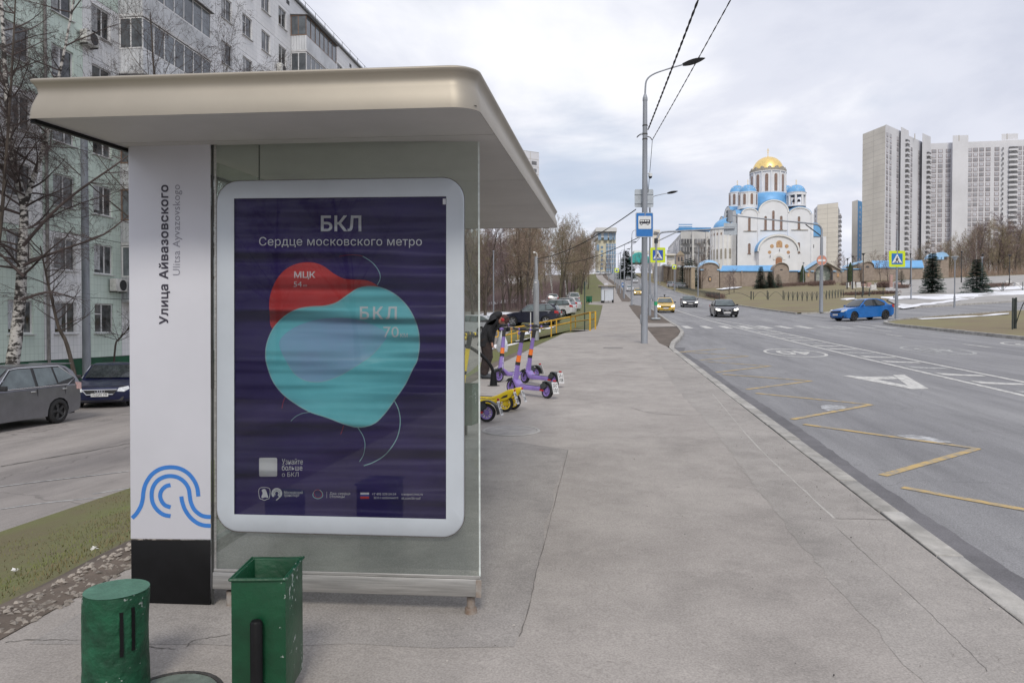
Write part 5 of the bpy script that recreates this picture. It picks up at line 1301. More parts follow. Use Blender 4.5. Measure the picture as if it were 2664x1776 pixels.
# ============================================================ person bending over the scooters
def skin_figure(name, verts, edges, rads, mat, parent, sub=2, root=0):
 me = bpy.data.meshes.new(name); me.from_pydata([tuple(v) for v in verts], edges, []); me.update()
 o = bpy.data.objects.new(name, me); col.objects.link(o)
 md = o.modifiers.new('skin', 'SKIN'); md.use_smooth_shade = True
 sv = me.skin_vertices[0].data
 for i, r_ in enumerate(rads): sv[i].radius = r_ if hasattr(r_, '__len__') else (r_, r_); sv[i].use_root = (i == root)
 ms = o.modifiers.new('sub', 'SUBSURF'); ms.levels = sub; ms.render_levels = sub
 bpy.context.view_layer.update()
 dg = bpy.context.evaluated_depsgraph_get(); ev = o.evaluated_get(dg)
 nm = bpy.data.meshes.new_from_object(ev); nm.name = name
 bpy.data.objects.remove(o)
 nm.materials.clear(); nm.materials.append(mat)
 nm.polygons.foreach_set('use_smooth', [True] * len(nm.polygons))
 return obj(name, nm, parent)
mat_coat = M('black_coat', (0.014, 0.014, 0.017), 0.8, var=0.35, scale=9, bump=0.5, bscale=18)
mat_trou = M('brown_trousers', (0.040, 0.028, 0.026), 0.85, var=0.25, scale=10, bump=0.4, bscale=20)
mat_skin = M('skin', (0.46, 0.25, 0.18), 0.55, var=0.1, scale=20)
mat_cap = M('brown_cap', (0.075, 0.035, 0.028), 0.85, var=0.2, scale=30, bump=0.4, bscale=90)
mat_redp = M('red_headphone', (0.50, 0.03, 0.04), 0.35, var=0.1)
mat_shoe = M('dark_shoe', (0.05, 0.055, 0.065), 0.7, var=0.2)
mat_bag = M('carrier_bag', (0.66, 0.70, 0.76), 0.4, var=0.12, scale=10, bump=0.6, bscale=14)
fp = gp(1263, 984)
pe = empty('person', tuple(fp), YAW, 'person in black hooded coat and brown cap bending over the scooters', 'person')
V = [(0.02, 0, 0.86), (0.10, 0, 1.04), (0.19, 0, 1.22), (0.23, 0, 1.30),           # pelvis, waist, chest, neck base
  (-0.02, -0.10, 0.80), (0.07, -0.11, 0.46), (-0.03, -0.11, 0.09), (0.11, -0.13, 0.035),   # near leg
  (-0.02, 0.10, 0.80), (0.02, 0.11, 0.46), (-0.06, 0.11, 0.09), (0.08, 0.13, 0.035),       # far leg
  (0.19, -0.19, 1.22), (0.08, -0.27, 0.99), (0.14, -0.24, 0.78),                       # near arm, hanging and bent
  (0.19, 0.19, 1.22), (0.33, 0.23, 1.02), (0.53, 0.16, 1.04),                          # far arm reaching for a handlebar
  (0.29, 0, 1.31), (0.36, 0, 1.285)]                                                   # neck, head root
Ed = [(0, 1), (1, 2), (2, 3), (0, 4), (4, 5), (5, 6), (6, 7), (0, 8), (8, 9), (9, 10), (10, 11), (2, 12), (12, 13), (13, 14), (2, 15), (15, 16), (16, 17), (3, 18), (18, 19)]
Rd = [(0.15, 0.17), (0.15, 0.17), (0.165, 0.19), 0.10, 0.10, 0.072, 0.05, 0.04, 0.10, 0.072, 0.05, 0.04, 0.085, 0.062, 0.042, 0.085, 0.062, 0.042, 0.06, 0.065]
skin_figure('body', V, Ed, Rd, mat_coat, pe)
# coat skirt over the hips, hood down on the shoulders
mb = MB(); vs = []
for i, (x, z, ra, rb) in enumerate(((0.13, 1.08, 0.185, 0.21), (0.06, 0.95, 0.20, 0.225), (0.02, 0.82, 0.205, 0.225), (0.0, 0.68, 0.205, 0.22), (0.005, 0.665, 0.18, 0.20))):
 for k in range(20):
  a = 2 * math.pi * k / 20; w_ = 1 + 0.03 * math.sin(4 * a + i)
  vs.append((x + ra * 0.86 * w_ * math.cos(a), rb * w_ * math.sin(a), z + 0.05 * math.cos(a) * (1 if i < 3 else -0.4)))
mb.add(vs, [(i * 20 + j, i * 20 + (j + 1) % 20, (i + 1) * 20 + (j + 1) % 20, (i + 1) * 20 + j) for i in range(4) for j in range(20)]); mb.build('coat_skirt', mat_coat, pe, world=False, smooth=True)
mb = MB(); vs = []
for i in range(9):
 a = math.pi * i / 8
 for k in range(16):
  b = 2 * math.pi * k / 16; w_ = 1 + 0.06 * math.sin(3 * b + i)
  vs.append((0.225 + 0.125 * w_ * math.sin(a) * math.cos(b) + 0.05 * math.cos(a), 0.15 * w_ * math.sin(a) * math.sin(b), 1.325 + 0.10 * math.cos(a)))
mb.add(vs, [(i * 16 + j, i * 16 + (j + 1) % 16, (i + 1) * 16 + (j + 1) % 16, (i + 1) * 16 + j) for i in range(8) for j in range(16)]); mb.build('hood', mat_coat, pe, world=False, smooth=True)
# trousers sleeves over the legs, shoes
for sg, kn, an in ((-1, (0.07, -0.11), (-0.03, -0.11)), (1, (0.02, 0.11), (-0.06, 0.11))):
 mb = MB(); mb.tube([(-0.0, sg * 0.10, 0.84), ((kn[0] - 0.0) * 0.6, kn[1], 0.62), (kn[0], kn[1], 0.46), ((kn[0] + an[0]) / 2, kn[1], 0.28), (an[0], an[1], 0.095)], [0.125, 0.108, 0.092, 0.082, 0.078], 16); mb.build('trouser_leg', mat_trou, pe, world=False, smooth=True)
 mb = MB(); mb.tube([(an[0] - 0.085, an[1], 0.05), (an[0] - 0.04, an[1], 0.062), (an[0] + 0.05, an[1] + sg * 0.01, 0.055), (an[0] + 0.15, an[1] + sg * 0.02, 0.04), (an[0] + 0.20, an[1] + sg * 0.02, 0.03)], [0.03, 0.055, 0.052, 0.045, 0.02], 12); mb.build('shoe', mat_shoe, pe, world=False, smooth=True)
# head bowed forward, with cap and headphones
hc = Vector((0.375, 0, 1.235)); HT = Matrix.Rotation(R(62), 3, 'Y')          # face turned down and to the right
mb = MB(); vs = []; n1, n2 = 14, 18
for i in range(n1 + 1):
 a = math.pi * i / n1
 for k in range(n2):
  b = 2 * math.pi * k / n2
  p_ = Vector((0.098 * math.sin(a) * math.cos(b), 0.078 * math.sin(a) * math.sin(b), 0.118 * math.cos(a)))
  if p_.x > 0:
   p_.x += 0.022 * math.exp(-(((p_.z + 0.015) / 0.022) ** 2) - (p_.y / 0.014) ** 2)       # nose
   p_.x += 0.008 * math.exp(-(((p_.z + 0.062) / 0.014) ** 2) - (p_.y / 0.026) ** 2)       # lips
   p_.x -= 0.010 * math.exp(-(((p_.z - 0.012) / 0.014) ** 2) - ((abs(p_.y) - 0.032) / 0.016) ** 2)   # eye sockets
   if p_.z < -0.05: p_.y *= 0.86
  vs.append(hc + HT @ p_)
mb.add(vs, [(i * n2 + j, i * n2 + (j + 1) % n2, (i + 1) * n2 + (j + 1) % n2, (i + 1) * n2 + j) for i in range(n1) for j in range(n2)]); hd_ = mb.build('head', mat_skin, pe, world=False, smooth=True)
for sg in (-1, 1):
 mb = MB(); mb.lathe([(0.0001, 0.004), (0.010, 0.002), (0.012, -0.004)], 10, c=hc + HT @ Vector((0.086, sg * 0.032, 0.012)), T=HT @ Matrix.Rotation(R(90), 3, 'Y')); mb.build('eye', mat_blkpl, hd_, world=False)
 mb = MB(); mb.lathe([(0.0001, 0.012), (0.02, 0.01), (0.024, 0.0)], 10, c=hc + HT @ Vector((-0.005, sg * 0.078, -0.01)), T=Matrix.Rotation(R(-90 * sg), 3, 'X')); mb.build('ear', mat_skin, hd_, world=False, smooth=True)
 mb = MB(); mb.lathe([(0.0001, 0.030), (0.028, 0.028), (0.038, 0.012), (0.034, -0.002)], 18, c=hc + HT @ Vector((-0.008, sg * 0.082, -0.004)), T=Matrix.Rotation(R(-90 * sg), 3, 'X')); mb.build('ear_cup', mat_redp, pe, world=False, smooth=True)
mb = MB(); vs = []
for i in range(8):
 a = R(92 - 92 * i / 7)
 for k in range(20):
  b = 2 * math.pi * k / 20
  vs.append(hc + HT @ Vector((0.108 * math.cos(R(90) - R(90) * i / 7 + 0) * 0 + 0.110 * math.sin(R(96) * i / 7) * math.cos(b), 0.092 * math.sin(R(96) * i / 7) * math.sin(b), 0.018 + 0.115 * math.cos(R(96) * i / 7))))
mb.add(vs, [(i * 20 + j, i * 20 + (j + 1) % 20, (i + 1) * 20 + (j + 1) % 20, (i + 1) * 20 + j) for i in range(7) for j in range(20)]); mb.build('cap', mat_cap, pe, world=False, smooth=True)
mb = MB(); mb.prism([(0.08, -0.07), (0.17, -0.05), (0.18, 0), (0.17, 0.05), (0.08, 0.07)], lambda p: hc + HT @ Vector((p[0], p[1], 0.022)), lambda p: hc + HT @ Vector((p[0] - 0.01, p[1], 0.034))); mb.build('cap_peak', mat_cap, pe, world=False)
mb = MB(); mb.tube([hc + HT @ Vector((-0.01, 0.10 * math.cos(R(a)), 0.02 + 0.125 * math.sin(R(a)))) for a in range(0, 181, 15)], 0.009, 8); mb.build('headband', mat_blkpl, pe, world=False, smooth=True)
# hands with five fingers
def hand(w0, d, up_, side, curl):
 """palm at w0 pointing along d, fingers curling towards up_"""
 d = d.normalized(); s_ = d.cross(up_).normalized(); q = [w0 - d * 0.03, w0 + d * 0.045]; E_ = [(0, 1)]; R_ = [0.022, (0.036, 0.017)]
 for k, (o_, ln) in enumerate(((-0.028, 0.062), (-0.010, 0.075), (0.010, 0.072), (0.027, 0.056))):
  b_ = w0 + d * 0.07 + s_ * o_; t1 = b_ + (d * math.cos(curl) + up_ * math.sin(curl)) * ln * 0.55; t2 = t1 + (d * math.cos(curl * 2) + up_ * math.sin(curl * 2)) * ln * 0.5
  i = len(q); q += [b_, t1, t2]; E_ += [(1, i), (i, i + 1), (i + 1, i + 2)]; R_ += [0.010, 0.009, 0.007]
 b_ = w0 + d * 0.015 - s_ * side * 0.035; t1 = b_ + (d * 0.6 - s_ * side * 0.6 + up_ * 0.3).normalized() * 0.035; t2 = t1 + (d * 0.8 + up_ * 0.5).normalized() * 0.03
 i = len(q); q += [b_, t1, t2]; E_ += [(0, i), (i, i + 1), (i + 1, i + 2)]; R_ += [0.012, 0.010, 0.008]
 return q, E_, R_
q, E_, R_ = hand(Vector((0.15, -0.245, 0.745)), Vector((0.1, 0, -1)), Vector((0.8, 0.3, 0)), 1, 0.9); skin_figure('hand', q, E_, R_, mat_skin, pe, 1)
q, E_, R_ = hand(Vector((0.565, 0.155, 1.045)), Vector((1, -0.1, 0)), Vector((0, 0, -1)), -1, 0.8); skin_figure('hand', q, E_, R_, mat_skin, pe, 1)
# carrier bag hanging from the reaching arm
bq = fp + RT * 0.335 + Vector((0.0, 0.12, 0))
bg_ = empty('carrier_bag', (bq.x, bq.y, fp.z + 0.55), YAW, 'white plastic carrier bag hanging from the arm of the bending person', 'bag')
mb = MB(); vs = []
for i, (z, rx_, ry_) in enumerate(((0.0, 0.05, 0.04), (0.01, 0.10, 0.07), (0.10, 0.125, 0.085), (0.22, 0.11, 0.075), (0.33, 0.075, 0.05), (0.42, 0.035, 0.03), (0.47, 0.02, 0.02))):
 for k in range(16):
  a = 2 * math.pi * k / 16; w_ = 1 + 0.10 * math.sin(5 * a + i * 1.3); vs.append((rx_ * w_ * math.cos(a), ry_ * w_ * math.sin(a), z))
mb.add(vs, [(i * 16 + j, i * 16 + (j + 1) % 16, (i + 1) * 16 + (j + 1) % 16, (i + 1) * 16 + j) for i in range(6) for j in range(16)] + [tuple(range(15, -1, -1))]); mb.build('sack', mat_bag, bg_, world=False, smooth=True)
mb = MB(); mb.tube([(0, 0, 0.46), (0.02, 0.03, 0.52), (0.0, 0.05, 0.54), (-0.02, 0.03, 0.52), (0, 0, 0.46)], 0.008, 6); mb.build('handle', mat_bag, bg_, world=False)
# ============================================================ yellow ramp railing, yard poles
mat_ry = M('railing_yellow', (0.62, 0.36, 0.03), 0.5, var=0.15, scale=4)
def railing(pr, pl_, pend, label, drop):
 """level section pr-pl_, then sloping down to pend"""
 hgt = 0.95
 e = empty('ramp_railing', tuple(pr), 0, label, 'railing', 'yellow ramp railings')
 up_ = Vector((0, 0, 1))
 tops = [pr + up_ * hgt, pl_ + up_ * hgt, pend + up_ * hgt]
 for nm, f in (('top_rail', 1.0), ('middle_rail', 0.60)):
  mb = MB(); mb.tube([pr + up_ * hgt * f, pl_ + up_ * hgt * f], 0.036, 8); mb.tube([pl_ + up_ * hgt * f, pend + up_ * hgt * f], 0.036, 8); mb.build(nm, mat_ry, e, smooth=True)
 n = 5
 for p_ in [pr, pl_] + [pl_.lerp(pend, k / 4) for k in range(1, 5)]:
  z0 = min(H(p_.x, p_.y), p_.z) - 0.05
  mb = MB(); mb.bx(p_.x - 0.04, p_.x + 0.04, p_.y - 0.04, p_.y + 0.04, z0, p_.z + hgt); mb.build('post', mat_ry, e)
 return e
a = gp(1535, 860); b = gp(1485, 859.5)
c = b + Vector((-5.2, -2.0, 0)); c.z = b.z - 1.05
railing(a, b, c, 'yellow ramp railing nearest the pavement beside the grass', 0)
sh_ = Vector((0.25, 1.5, 0.05)); railing(a + sh_, b + sh_, c + sh_, 'yellow ramp railing on the farther side of the ramp', 0)
mb = MB(); bb = b + Vector((0.1, 0.1, 0.0)); mb.add([a + Vector((0.3, 0, 0.005)), a + Vector((0.5, 1.5, 0.06)), b + sh_ + Vector((0, 0, 0.01)), b + Vector((0, 0, 0.01)), c + sh_ + Vector((0, 0, 0.0)), c], [(0, 1, 2, 3), (3, 2, 4, 5)]); tag(mb.build('ramp', mat_walk), kind='structure')
mat_zinc = M('zinc_grey', (0.36, 0.375, 0.40), 0.5, 0.3, var=0.12, scale=3, stretch=(1, 1, 0.3))
mat_zincd = M('painted_pole_grey', (0.27, 0.29, 0.325), 0.5, 0.2, var=0.15, scale=2, stretch=(2, 2, 0.3))
mat_lampw = M('lamp_globe', (0.8, 0.8, 0.78), 0.3, var=0.05)
# yard lamp pole with a short gooseneck
d = 50; b0 = P(1395, 846, d); b0.z = H(b0.x, b0.y); tz = P(1395, 668, d).z
yp = empty('lamp_post', tuple(b0), 0, 'thick grey yard lamp post with small curved white lamp behind the railing', 'lamp post')
mb = MB(); zm = P(1395, 728, d).z; mb.tube([b0, (b0.x, b0.y, zm - 0.05), (b0.x, b0.y, zm), (b0.x, b0.y, tz)], [0.20, 0.19, 0.115, 0.105], 14); mb.build('pole', mat_zinc, yp, smooth=True)
mb = MB(); g1 = Vector((b0.x, b0.y, tz)); pts = [g1 + Vector((0.05, 0, -0.1)), g1 + RT * 0.05 + Vector((0, 0, 0.15)), g1 - RT * 0.02 + Vector((0, 0, 0.27)), g1 - RT * 0.12 + Vector((0, 0, 0.30))]; mb.tube(crom(pts, 4), 0.02, 6); mb.build('arm', mat_lampw, yp)
mb = MB(); c = g1 - RT * 0.15 + Vector((0, 0, 0.28)); mb.lathe([(0.0001, -0.07), (0.06, -0.04), (0.075, 0.0), (0.05, 0.05), (0.0001, 0.07)], 12, c=c); mb.build('lamp_head', mat_lampw, yp, smooth=True)
for k in range(4):
 mb = MB(); z = tz - 0.15 - 0.14 * k; mb.box((b0.x + 0.16, b0.y - 0.05, z), (0.18 - 0.03 * k, 0.06, 0.05)); mb.build('bracket', mat_iron, yp)
mb = MB(); z = P(1395, 735, d).z; mb.box((b0.x - 0.02, b0.y - 0.21, z), (0.14, 0.02, 0.09)); mb.build('number_tag', mat_plate, yp)
mb = MB(); mb.cyl(b0 + Vector((-0.36, -0.2, 0)), b0 + Vector((-0.36, -0.2, 1.9)), 0.03, n=8); tag(mb.build('cable_pipe', mat_plate), 'thin white pipe beside the thick yard lamp post', 'pipe')
for (x, yb, yt, dd, rad, m_, lb, nm) in ((1521, 826, 738, 44, 0.035, M('dark_green_pole', (0.03, 0.06, 0.05), 0.5, var=0.1), 'thin dark green pole on the grass left of the path', 'slim_pole'), (1284, 815, 655, 75, 0.07, mat_zincd, 'slender grey pole at the wood edge behind the person', 'slim_pole')):
 b0 = P(x, yb, dd); b0.z = H(b0.x, b0.y); t0 = P(x, yt, dd)
 e = empty(nm, tuple(b0), 0, lb, 'pole'); mb = MB(); mb.cyl(b0, (b0.x, b0.y, t0.z), rad, rad * 0.8, 8); mb.build('shaft', m_, e, smooth=True)
 mb = MB(); mb.cyl((b0.x, b0.y, t0.z), (b0.x, b0.y, t0.z + 0.12), rad * 1.5, rad * 1.2, 8); mb.build('cap', m_, e)
# green bins on the grass
mat_gbin = M('yard_bin_green', (0.01, 0.14, 0.07), 0.5, var=0.15)
for (x, y), sc, lb in (((1494, 789), 1.0, 'green yard waste bin beside the white van'), ((1529, 787), 0.75, 'small green bin on the grass, left of the pair'), ((1536, 787), 0.75, 'small green bin on the grass, right of the pair')):
 p_ = gp(x, y); e = empty('waste_bin', tuple(p_), 0, lb, 'waste bin')
 mb = MB(); mb.prism([(-0.28, 0.12), (0.28, 0.12), (0.36, 1.2), (-0.36, 1.2)], lambda q: p_ + Vector((q[0] * sc, -0.3 * sc, q[1] * sc)), lambda q: p_ + Vector((q[0] * sc, 0.3 * sc, q[1] * sc))); mb.build('body', mat_gbin, e, bevel=0.02)
 mb = MB(); mb.prism([(-0.40, 1.21), (0.40, 1.21), (0.34, 1.32), (-0.34, 1.32)], lambda q: p_ + Vector((q[0] * sc, -0.36 * sc, q[1] * sc)), lambda q: p_ + Vector((q[0] * sc, 0.36 * sc, q[1] * sc))); mb.build('lid', mat_gbin, e)
 for sx in (-0.25, 0.25):
  mb = MB(); mb.cyl(p_ + Vector((sx * sc, -0.28 * sc, 0.1 * sc)), p_ + Vector((sx * sc, 0.28 * sc, 0.1 * sc)), 0.1 * sc, n=10); mb.build('wheel', mat_tyre, e)
# ============================================================ apartment block on the left
def tile_mat(name, base, c2, grout, tw, th, rough=0.6):
 m = M(name, base, rough, scale=0.35, c2=c2, lo=0.3, hi=0.7, rnd=0.05)
 t, b = add_nodes(m); n = t.nodes.new; L = t.links.new
 src = b.inputs['Base Color'].links[0].from_socket
 co = n('ShaderNodeTexCoord'); sp = n('ShaderNodeSeparateXYZ'); cb_ = n('ShaderNodeCombineXYZ')
 L(co.outputs['Object'], sp.inputs[0]); L(sp.outputs['Y'], cb_.inputs[0]); L(sp.outputs['Z'], cb_.inputs[1])
 br = n('ShaderNodeTexBrick'); br.offset = 0.0; br.inputs['Scale'].default_value = 1.0; br.inputs['Brick Width'].default_value = tw; br.inputs['Row Height'].default_value = th
 br.inputs['Mortar Size'].default_value = 0.006; br.inputs['Color1'].default_value = (1, 1, 1, 1); br.inputs['Color2'].default_value = (0.94, 0.95, 0.95, 1); br.inputs['Mortar'].default_value = grout + (1,)
 L(cb_.outputs[0], br.inputs['Vector'])
 mx = n('ShaderNodeMixRGB'); mx.blend_type = 'MULTIPLY'; mx.inputs[0].default_value = 1; L(src, mx.inputs[1]); L(br.outputs[0], mx.inputs[2]); L(mx.outputs[0], b.inputs['Base Color'])
 return m
mat_tw = tile_mat('white_facade_tile', (0.86, 0.86, 0.88), (0.74, 0.742, 0.76), (0.62, 0.64, 0.64), 0.22, 0.30)
mat_tg = tile_mat('mint_facade_tile', (0.66, 0.765, 0.70), (0.57, 0.665, 0.61), (0.62, 0.66, 0.64), 0.22, 0.30)
mat_seam = M('panel_seam', (0.20, 0.205, 0.21), 0.9, var=0.2)
mat_plinth = M('green_plinth', (0.008, 0.085, 0.04), 0.65, var=0.2, scale=1.5)
mat_wfr = M('white_window_frame', (0.66, 0.66, 0.67), 0.45, var=0.06, rnd=0.12)
mat_wfb = M('brown_window_frame', (0.22, 0.14, 0.10), 0.55, var=0.15, rnd=0.1)
mat_wgl = M('window_glass', (0.12, 0.128, 0.135), 0.08, var=0.6, scale=0.9, spec=0.8, rnd=0.5)
mat_sill = M('window_sill', (0.55, 0.55, 0.56), 0.6, var=0.1)
mat_balc = M('balcony_sheet', (0.52, 0.535, 0.56), 0.5, 0.1, var=0.15, scale=0.7, rnd=0.12)
FX = -23.0; FLH = 2.7; Z0 = 0.24
secs = []      # (y0, y1, type, centre)
def add_w(y0, n, wd, typ='w'):
 for k in range(n): secs.append((y0 + k * wd, y0 + (k + 1) * wd, typ))
add_w(10.65, 9, 2.45); add_w(32.7, 2, 3.1, 'b'); add_w(38.9, 5, 2.62); add_w(52.0, 2, 3.1, 'b'); add_w(58.2, 5, 2.62); add_w(71.3, 2, 3.1, 'b'); add_w(77.5, 5, 2.62)
blk = empty('apartment_block', (FX - 5, 45, -1.1), 0, 'nine storey panel block with pale mint and white tiles behind the birch', 'building')
PM = {}
def wall_panel_mesh(wd, mat):
 k = (round(wd, 2), mat.name)
 if k in PM: return PM[k]
 a, z0, z1, ww = wd / 2 - 0.012, 0.012, FLH - 0.012, 0.64
 wz0, wz1 = 1.11, 2.46
 mb = MB(); V_ = lambda y, z, x=0.0: (x, y, z)
 ys_ = [-a, -ww, ww, a]; zs_ = [z0, wz0, wz1, z1]
 vs = [V_(y, z) for z in zs_ for y in ys_]
 fs = [(r_ * 4 + c, r_ * 4 + c + 1, (r_ + 1) * 4 + c + 1, (r_ + 1) * 4 + c) for r_ in range(3) for c in range(3) if not (r_ == 1 and c == 1)]
 n0 = len(vs); vs += [V_(y, z, -0.16) for z in (wz0, wz1) for y in (-ww, ww)]
 fs += [(5, 6, n0 + 1, n0), (10, 9, n0 + 2, n0 + 3), (9, 5, n0, n0 + 2), (6, 10, n0 + 3, n0 + 1)]
 n1 = len(vs); vs += [V_(y, z, -0.05) for z in (z0, z1) for y in (-a, a)]
 fs += [(0, 3, n1 + 1, n1), (15, 12, n1 + 2, n1 + 3), (12, 0, n1, n1 + 2), (3, 15, n1 + 3, n1 + 1)]
 mb.add(vs, fs); PM[k] = mb.mesh('wall_panel', mat); return PM[k]
def frame_mesh(kind):
 mb = MB(); w_, z0, z1, t = 0.635, 1.115, 2.455, 0.055
 for y0, y1, a, b in ((-w_, w_, z0, z0 + t), (-w_, w_, z1 - t, z1), (-w_, -w_ + t, z0 + t, z1 - t), (w_ - t, w_, z0 + t, z1 - t)): mb.bx(-0.13, -0.07, y0, y1, a, b)
 if kind == 0:
  mb.bx(-0.13, -0.075, -0.14, -0.07, z0 + t, z1 - t); mb.bx(-0.13, -0.075, -w_ + t, -0.14, 1.95, 2.0)
 elif kind == 1: mb.bx(-0.13, -0.075, -0.03, 0.03, z0 + t, z1 - t)
 else: mb.bx(-0.13, -0.075, 0.10, 0.16, z0 + t, z1 - t)
 return mb.mesh('window', mat_wfr if kind < 2 else mat_wfr)
FM = [frame_mesh(k) for k in range(3)]
mb = MB(); mb.quad((-0.105, -0.63, 1.12), (-0.105, 0.63, 1.12), (-0.105, 0.63, 2.45), (-0.105, -0.63, 2.45)); PANE = mb.mesh('pane', mat_wgl)
mat_curt = M('net_curtain', (0.42, 0.43, 0.45), 0.9, var=0.3, scale=4, stretch=(1, 9, 1), rnd=0.3)
mb = MB(); mb.quad((-0.098, -0.60, 1.3), (-0.098, -0.12, 1.3), (-0.098, -0.12, 2.42), (-0.098, -0.60, 2.42)); CURT = mb.mesh('curtain', mat_curt)
mb = MB(); mb.bx(-0.02, 0.10, -0.70, 0.70, 1.06, 1.095); SILL = mb.mesh('sill', mat_sill)
rg = random.Random(21)
loc0 = Vector(blk.location)
def bput(nm, me, x, y, z, parent=None):
 o_ = bpy.data.objects.new(nm, me); col.objects.link(o_); o_.parent = parent or blk
 o_.location = (Vector((x, y, z)) - loc0) if parent is None else (x, y, z)
 return o_
# balcony meshes
BD = 1.2
mb = MB(); k = 62; ln = 6.1
for i in range(k):
 y0, y1 = -ln / 2 + ln * i / k, -ln / 2 + ln * (i + 1) / k; x0, x1 = BD + (0.02 if i % 2 else 0), BD + (0 if i % 2 else 0.02)
 mb.quad((x0, y0, 0.02), (x1, y1, 0.02), (x1, y1, 1.05), (x0, y0, 1.05))
for yy in (-ln / 2, ln / 2):
 for i in range(12):
  x0, x1 = BD * i / 12, BD * (i + 1) / 12; o0, o1 = (0.02 if i % 2 else 0), (0 if i % 2 else 0.02)
  s_ = -1 if yy < 0 else 1
  mb.quad((x0, yy + s_ * o0, 0.02), (x1, yy + s_ * o1, 0.02), (x1, yy + s_ * o1, 1.05), (x0, yy + s_ * o0, 1.05))
PARA = mb.mesh('balcony', mat_balc)
mb = MB(); mb.bx(0, BD + 0.06, -ln / 2 - 0.05, ln / 2 + 0.05, -0.14, 0.0); SLAB = mb.mesh('slab', mat_sill)
def glazing_meshes(mat):
 fr = MB(); z0, z1 = 1.06, 2.53
 for a, b in ((z0, z0 + 0.06), (z1 - 0.06, z1)):
  fr.bx(BD - 0.05, BD, -ln / 2, ln / 2, a, b)
  for yy in (-ln / 2, ln / 2): fr.bx(0, BD - 0.05, yy - 0.025, yy + 0.025, a, b)
 for i in range(8):
  y = lerp(-ln / 2 + 0.03, ln / 2 - 0.03, i / 7); fr.bx(BD - 0.045, BD - 0.003, y - 0.03, y + 0.03, z0 + 0.06, z1 - 0.06)
 for yy in (-ln / 2, ln / 2):
  for x in (0.05, 0.6): fr.bx(x - 0.03, x + 0.03, yy - 0.022, yy + 0.022, z0 + 0.06, z1 - 0.06)
 return fr.mesh('glazing_frame', mat)
GF = [glazing_meshes(mat_wfr), glazing_meshes(mat_wfb)]
mat_bgl = M('balcony_glass', (0.13, 0.145, 0.16), 0.07, var=0.6, scale=0.5, spec=0.8, rnd=0.45)
mb = MB(); mb.quad((BD - 0.03, -0.42, 1.1), (BD - 0.03, 0.42, 1.1), (BD - 0.03, 0.42, 2.5), (BD - 0.03, -0.42, 2.5)); BGL = mb.mesh('pane', mat_bgl)
mb = MB(); mb.quad((0.03, 0, 1.1), (BD - 0.05, 0, 1.1), (BD - 0.05, 0, 2.5), (0.03, 0, 2.5)); BGE = mb.mesh('pane', mat_bgl)
mb = MB(); mb.prism([(0, 2.56), (BD + 0.2, 2.50), (BD + 0.2, 2.53), (0, 2.62)], lambda p: Vector((p[0], -ln / 2 - 0.08, p[1])), lambda p: Vector((p[0], ln / 2 + 0.08, p[1]))); CAN = mb.mesh('canopy', M('balcony_canopy', (0.16, 0.16, 0.165), 0.6, var=0.15, rnd=0.3))
for fl in range(9):
 z = Z0 + fl * FLH
 for i, (y0, y1, ty) in enumerate(secs):
  yc = (y0 + y1) / 2
  if px_of((FX, yc, z + 1.3))[0] > 1330 and yc > 60: pass
  mint = (ty == 'w') and (i + fl // 2) % 3 != 1 and i < 9
  bput('wall_panel', wall_panel_mesh(y1 - y0, mat_tg if mint else mat_tw), FX, yc, z)
  wq = bput('window', FM[rg.choice((0, 0, 0, 1, 2))], FX, yc, z)
  bput('pane', PANE, 0, 0, 0, wq); bput('sill', SILL, 0, 0, 0, wq)
  if rg.random() < 0.65: bput('curtain', CURT, 0, 0, 0, wq)
 for y0 in (32.7, 52.0, 71.3):
  if fl == 0: continue
  bq_ = bput('balcony', PARA, FX, y0 + 3.1, z); bput('slab', SLAB, 0, 0, 0, bq_)
  gk = 1 if rg.random() < 0.22 else 0
  bput('glazing_frame', GF[gk], 0, 0, 0, bq_)
  for j in range(7): bput('pane', BGL, 0, lerp(-ln / 2, ln / 2, (j + 0.5) / 7), 0, bq_)
  bput('pane', BGE, 0, -ln / 2, 0, bq_); bput('pane', BGE, 0, ln / 2, 0, bq_)
  if fl == 8 or rg.random() < 0.4: bput('canopy', CAN, 0, 0, 0, bq_)
ZT = Z0 + 9 * FLH
mb = MB(); mb.bx(FX - 12, FX - 0.17, 10.6, 90.7, -1.3, ZT + 0.2); mb.build('core', mat_seam, blk)
mb = MB(); mb.bx(FX - 12.01, FX + 0.02, 10.5, 90.8, -1.4, Z0 - 0.01); mb.build('plinth', mat_plinth, blk)
mb = MB(); mb.bx(FX - 12.05, FX + 0.0, 10.5, 90.8, ZT + 0.01, ZT + 1.25); mb.build('attic', mat_tw, blk)
mb = MB(); mb.bx(FX - 12.1, FX + 0.18, 10.4, 90.9, ZT + 1.26, ZT + 1.40); mb.build('roof_edge', mat_seam, blk)
for k in range(18):
 y = 12 + k * 4.4; mb = MB(); mb.bx(FX - 0.05, FX + 0.012, y - 0.25, y + 0.25, ZT + 0.45, ZT + 0.75); mb.build('attic_vent', mat_blkpl, blk)
for k in range(40):
 y = 11 + k * 2.0; mb = MB(); mb.cyl((FX - 0.1, y, ZT + 1.4), (FX - 0.1, y, ZT + 2.1), 0.02, n=5); mb.build('rail_post', mat_iron, blk)
for zz in (1.75, 2.08):
 mb = MB(); mb.cyl((FX - 0.1, 11, ZT + zz), (FX - 0.1, 90.5, ZT + zz), 0.016, n=5); mb.build('roof_rail', mat_iron, blk)
for y in (40.5, 63, 84):
 mb = MB(); mb.bx(FX - 3, FX - 1.6, y, y + 1.6, ZT + 1.4, ZT + 2.6); mb.bx(FX - 3.2, FX - 1.4, y - 0.2, y + 1.8, ZT + 2.6, ZT + 2.75); mb.build('chimney', mat_tw, blk)
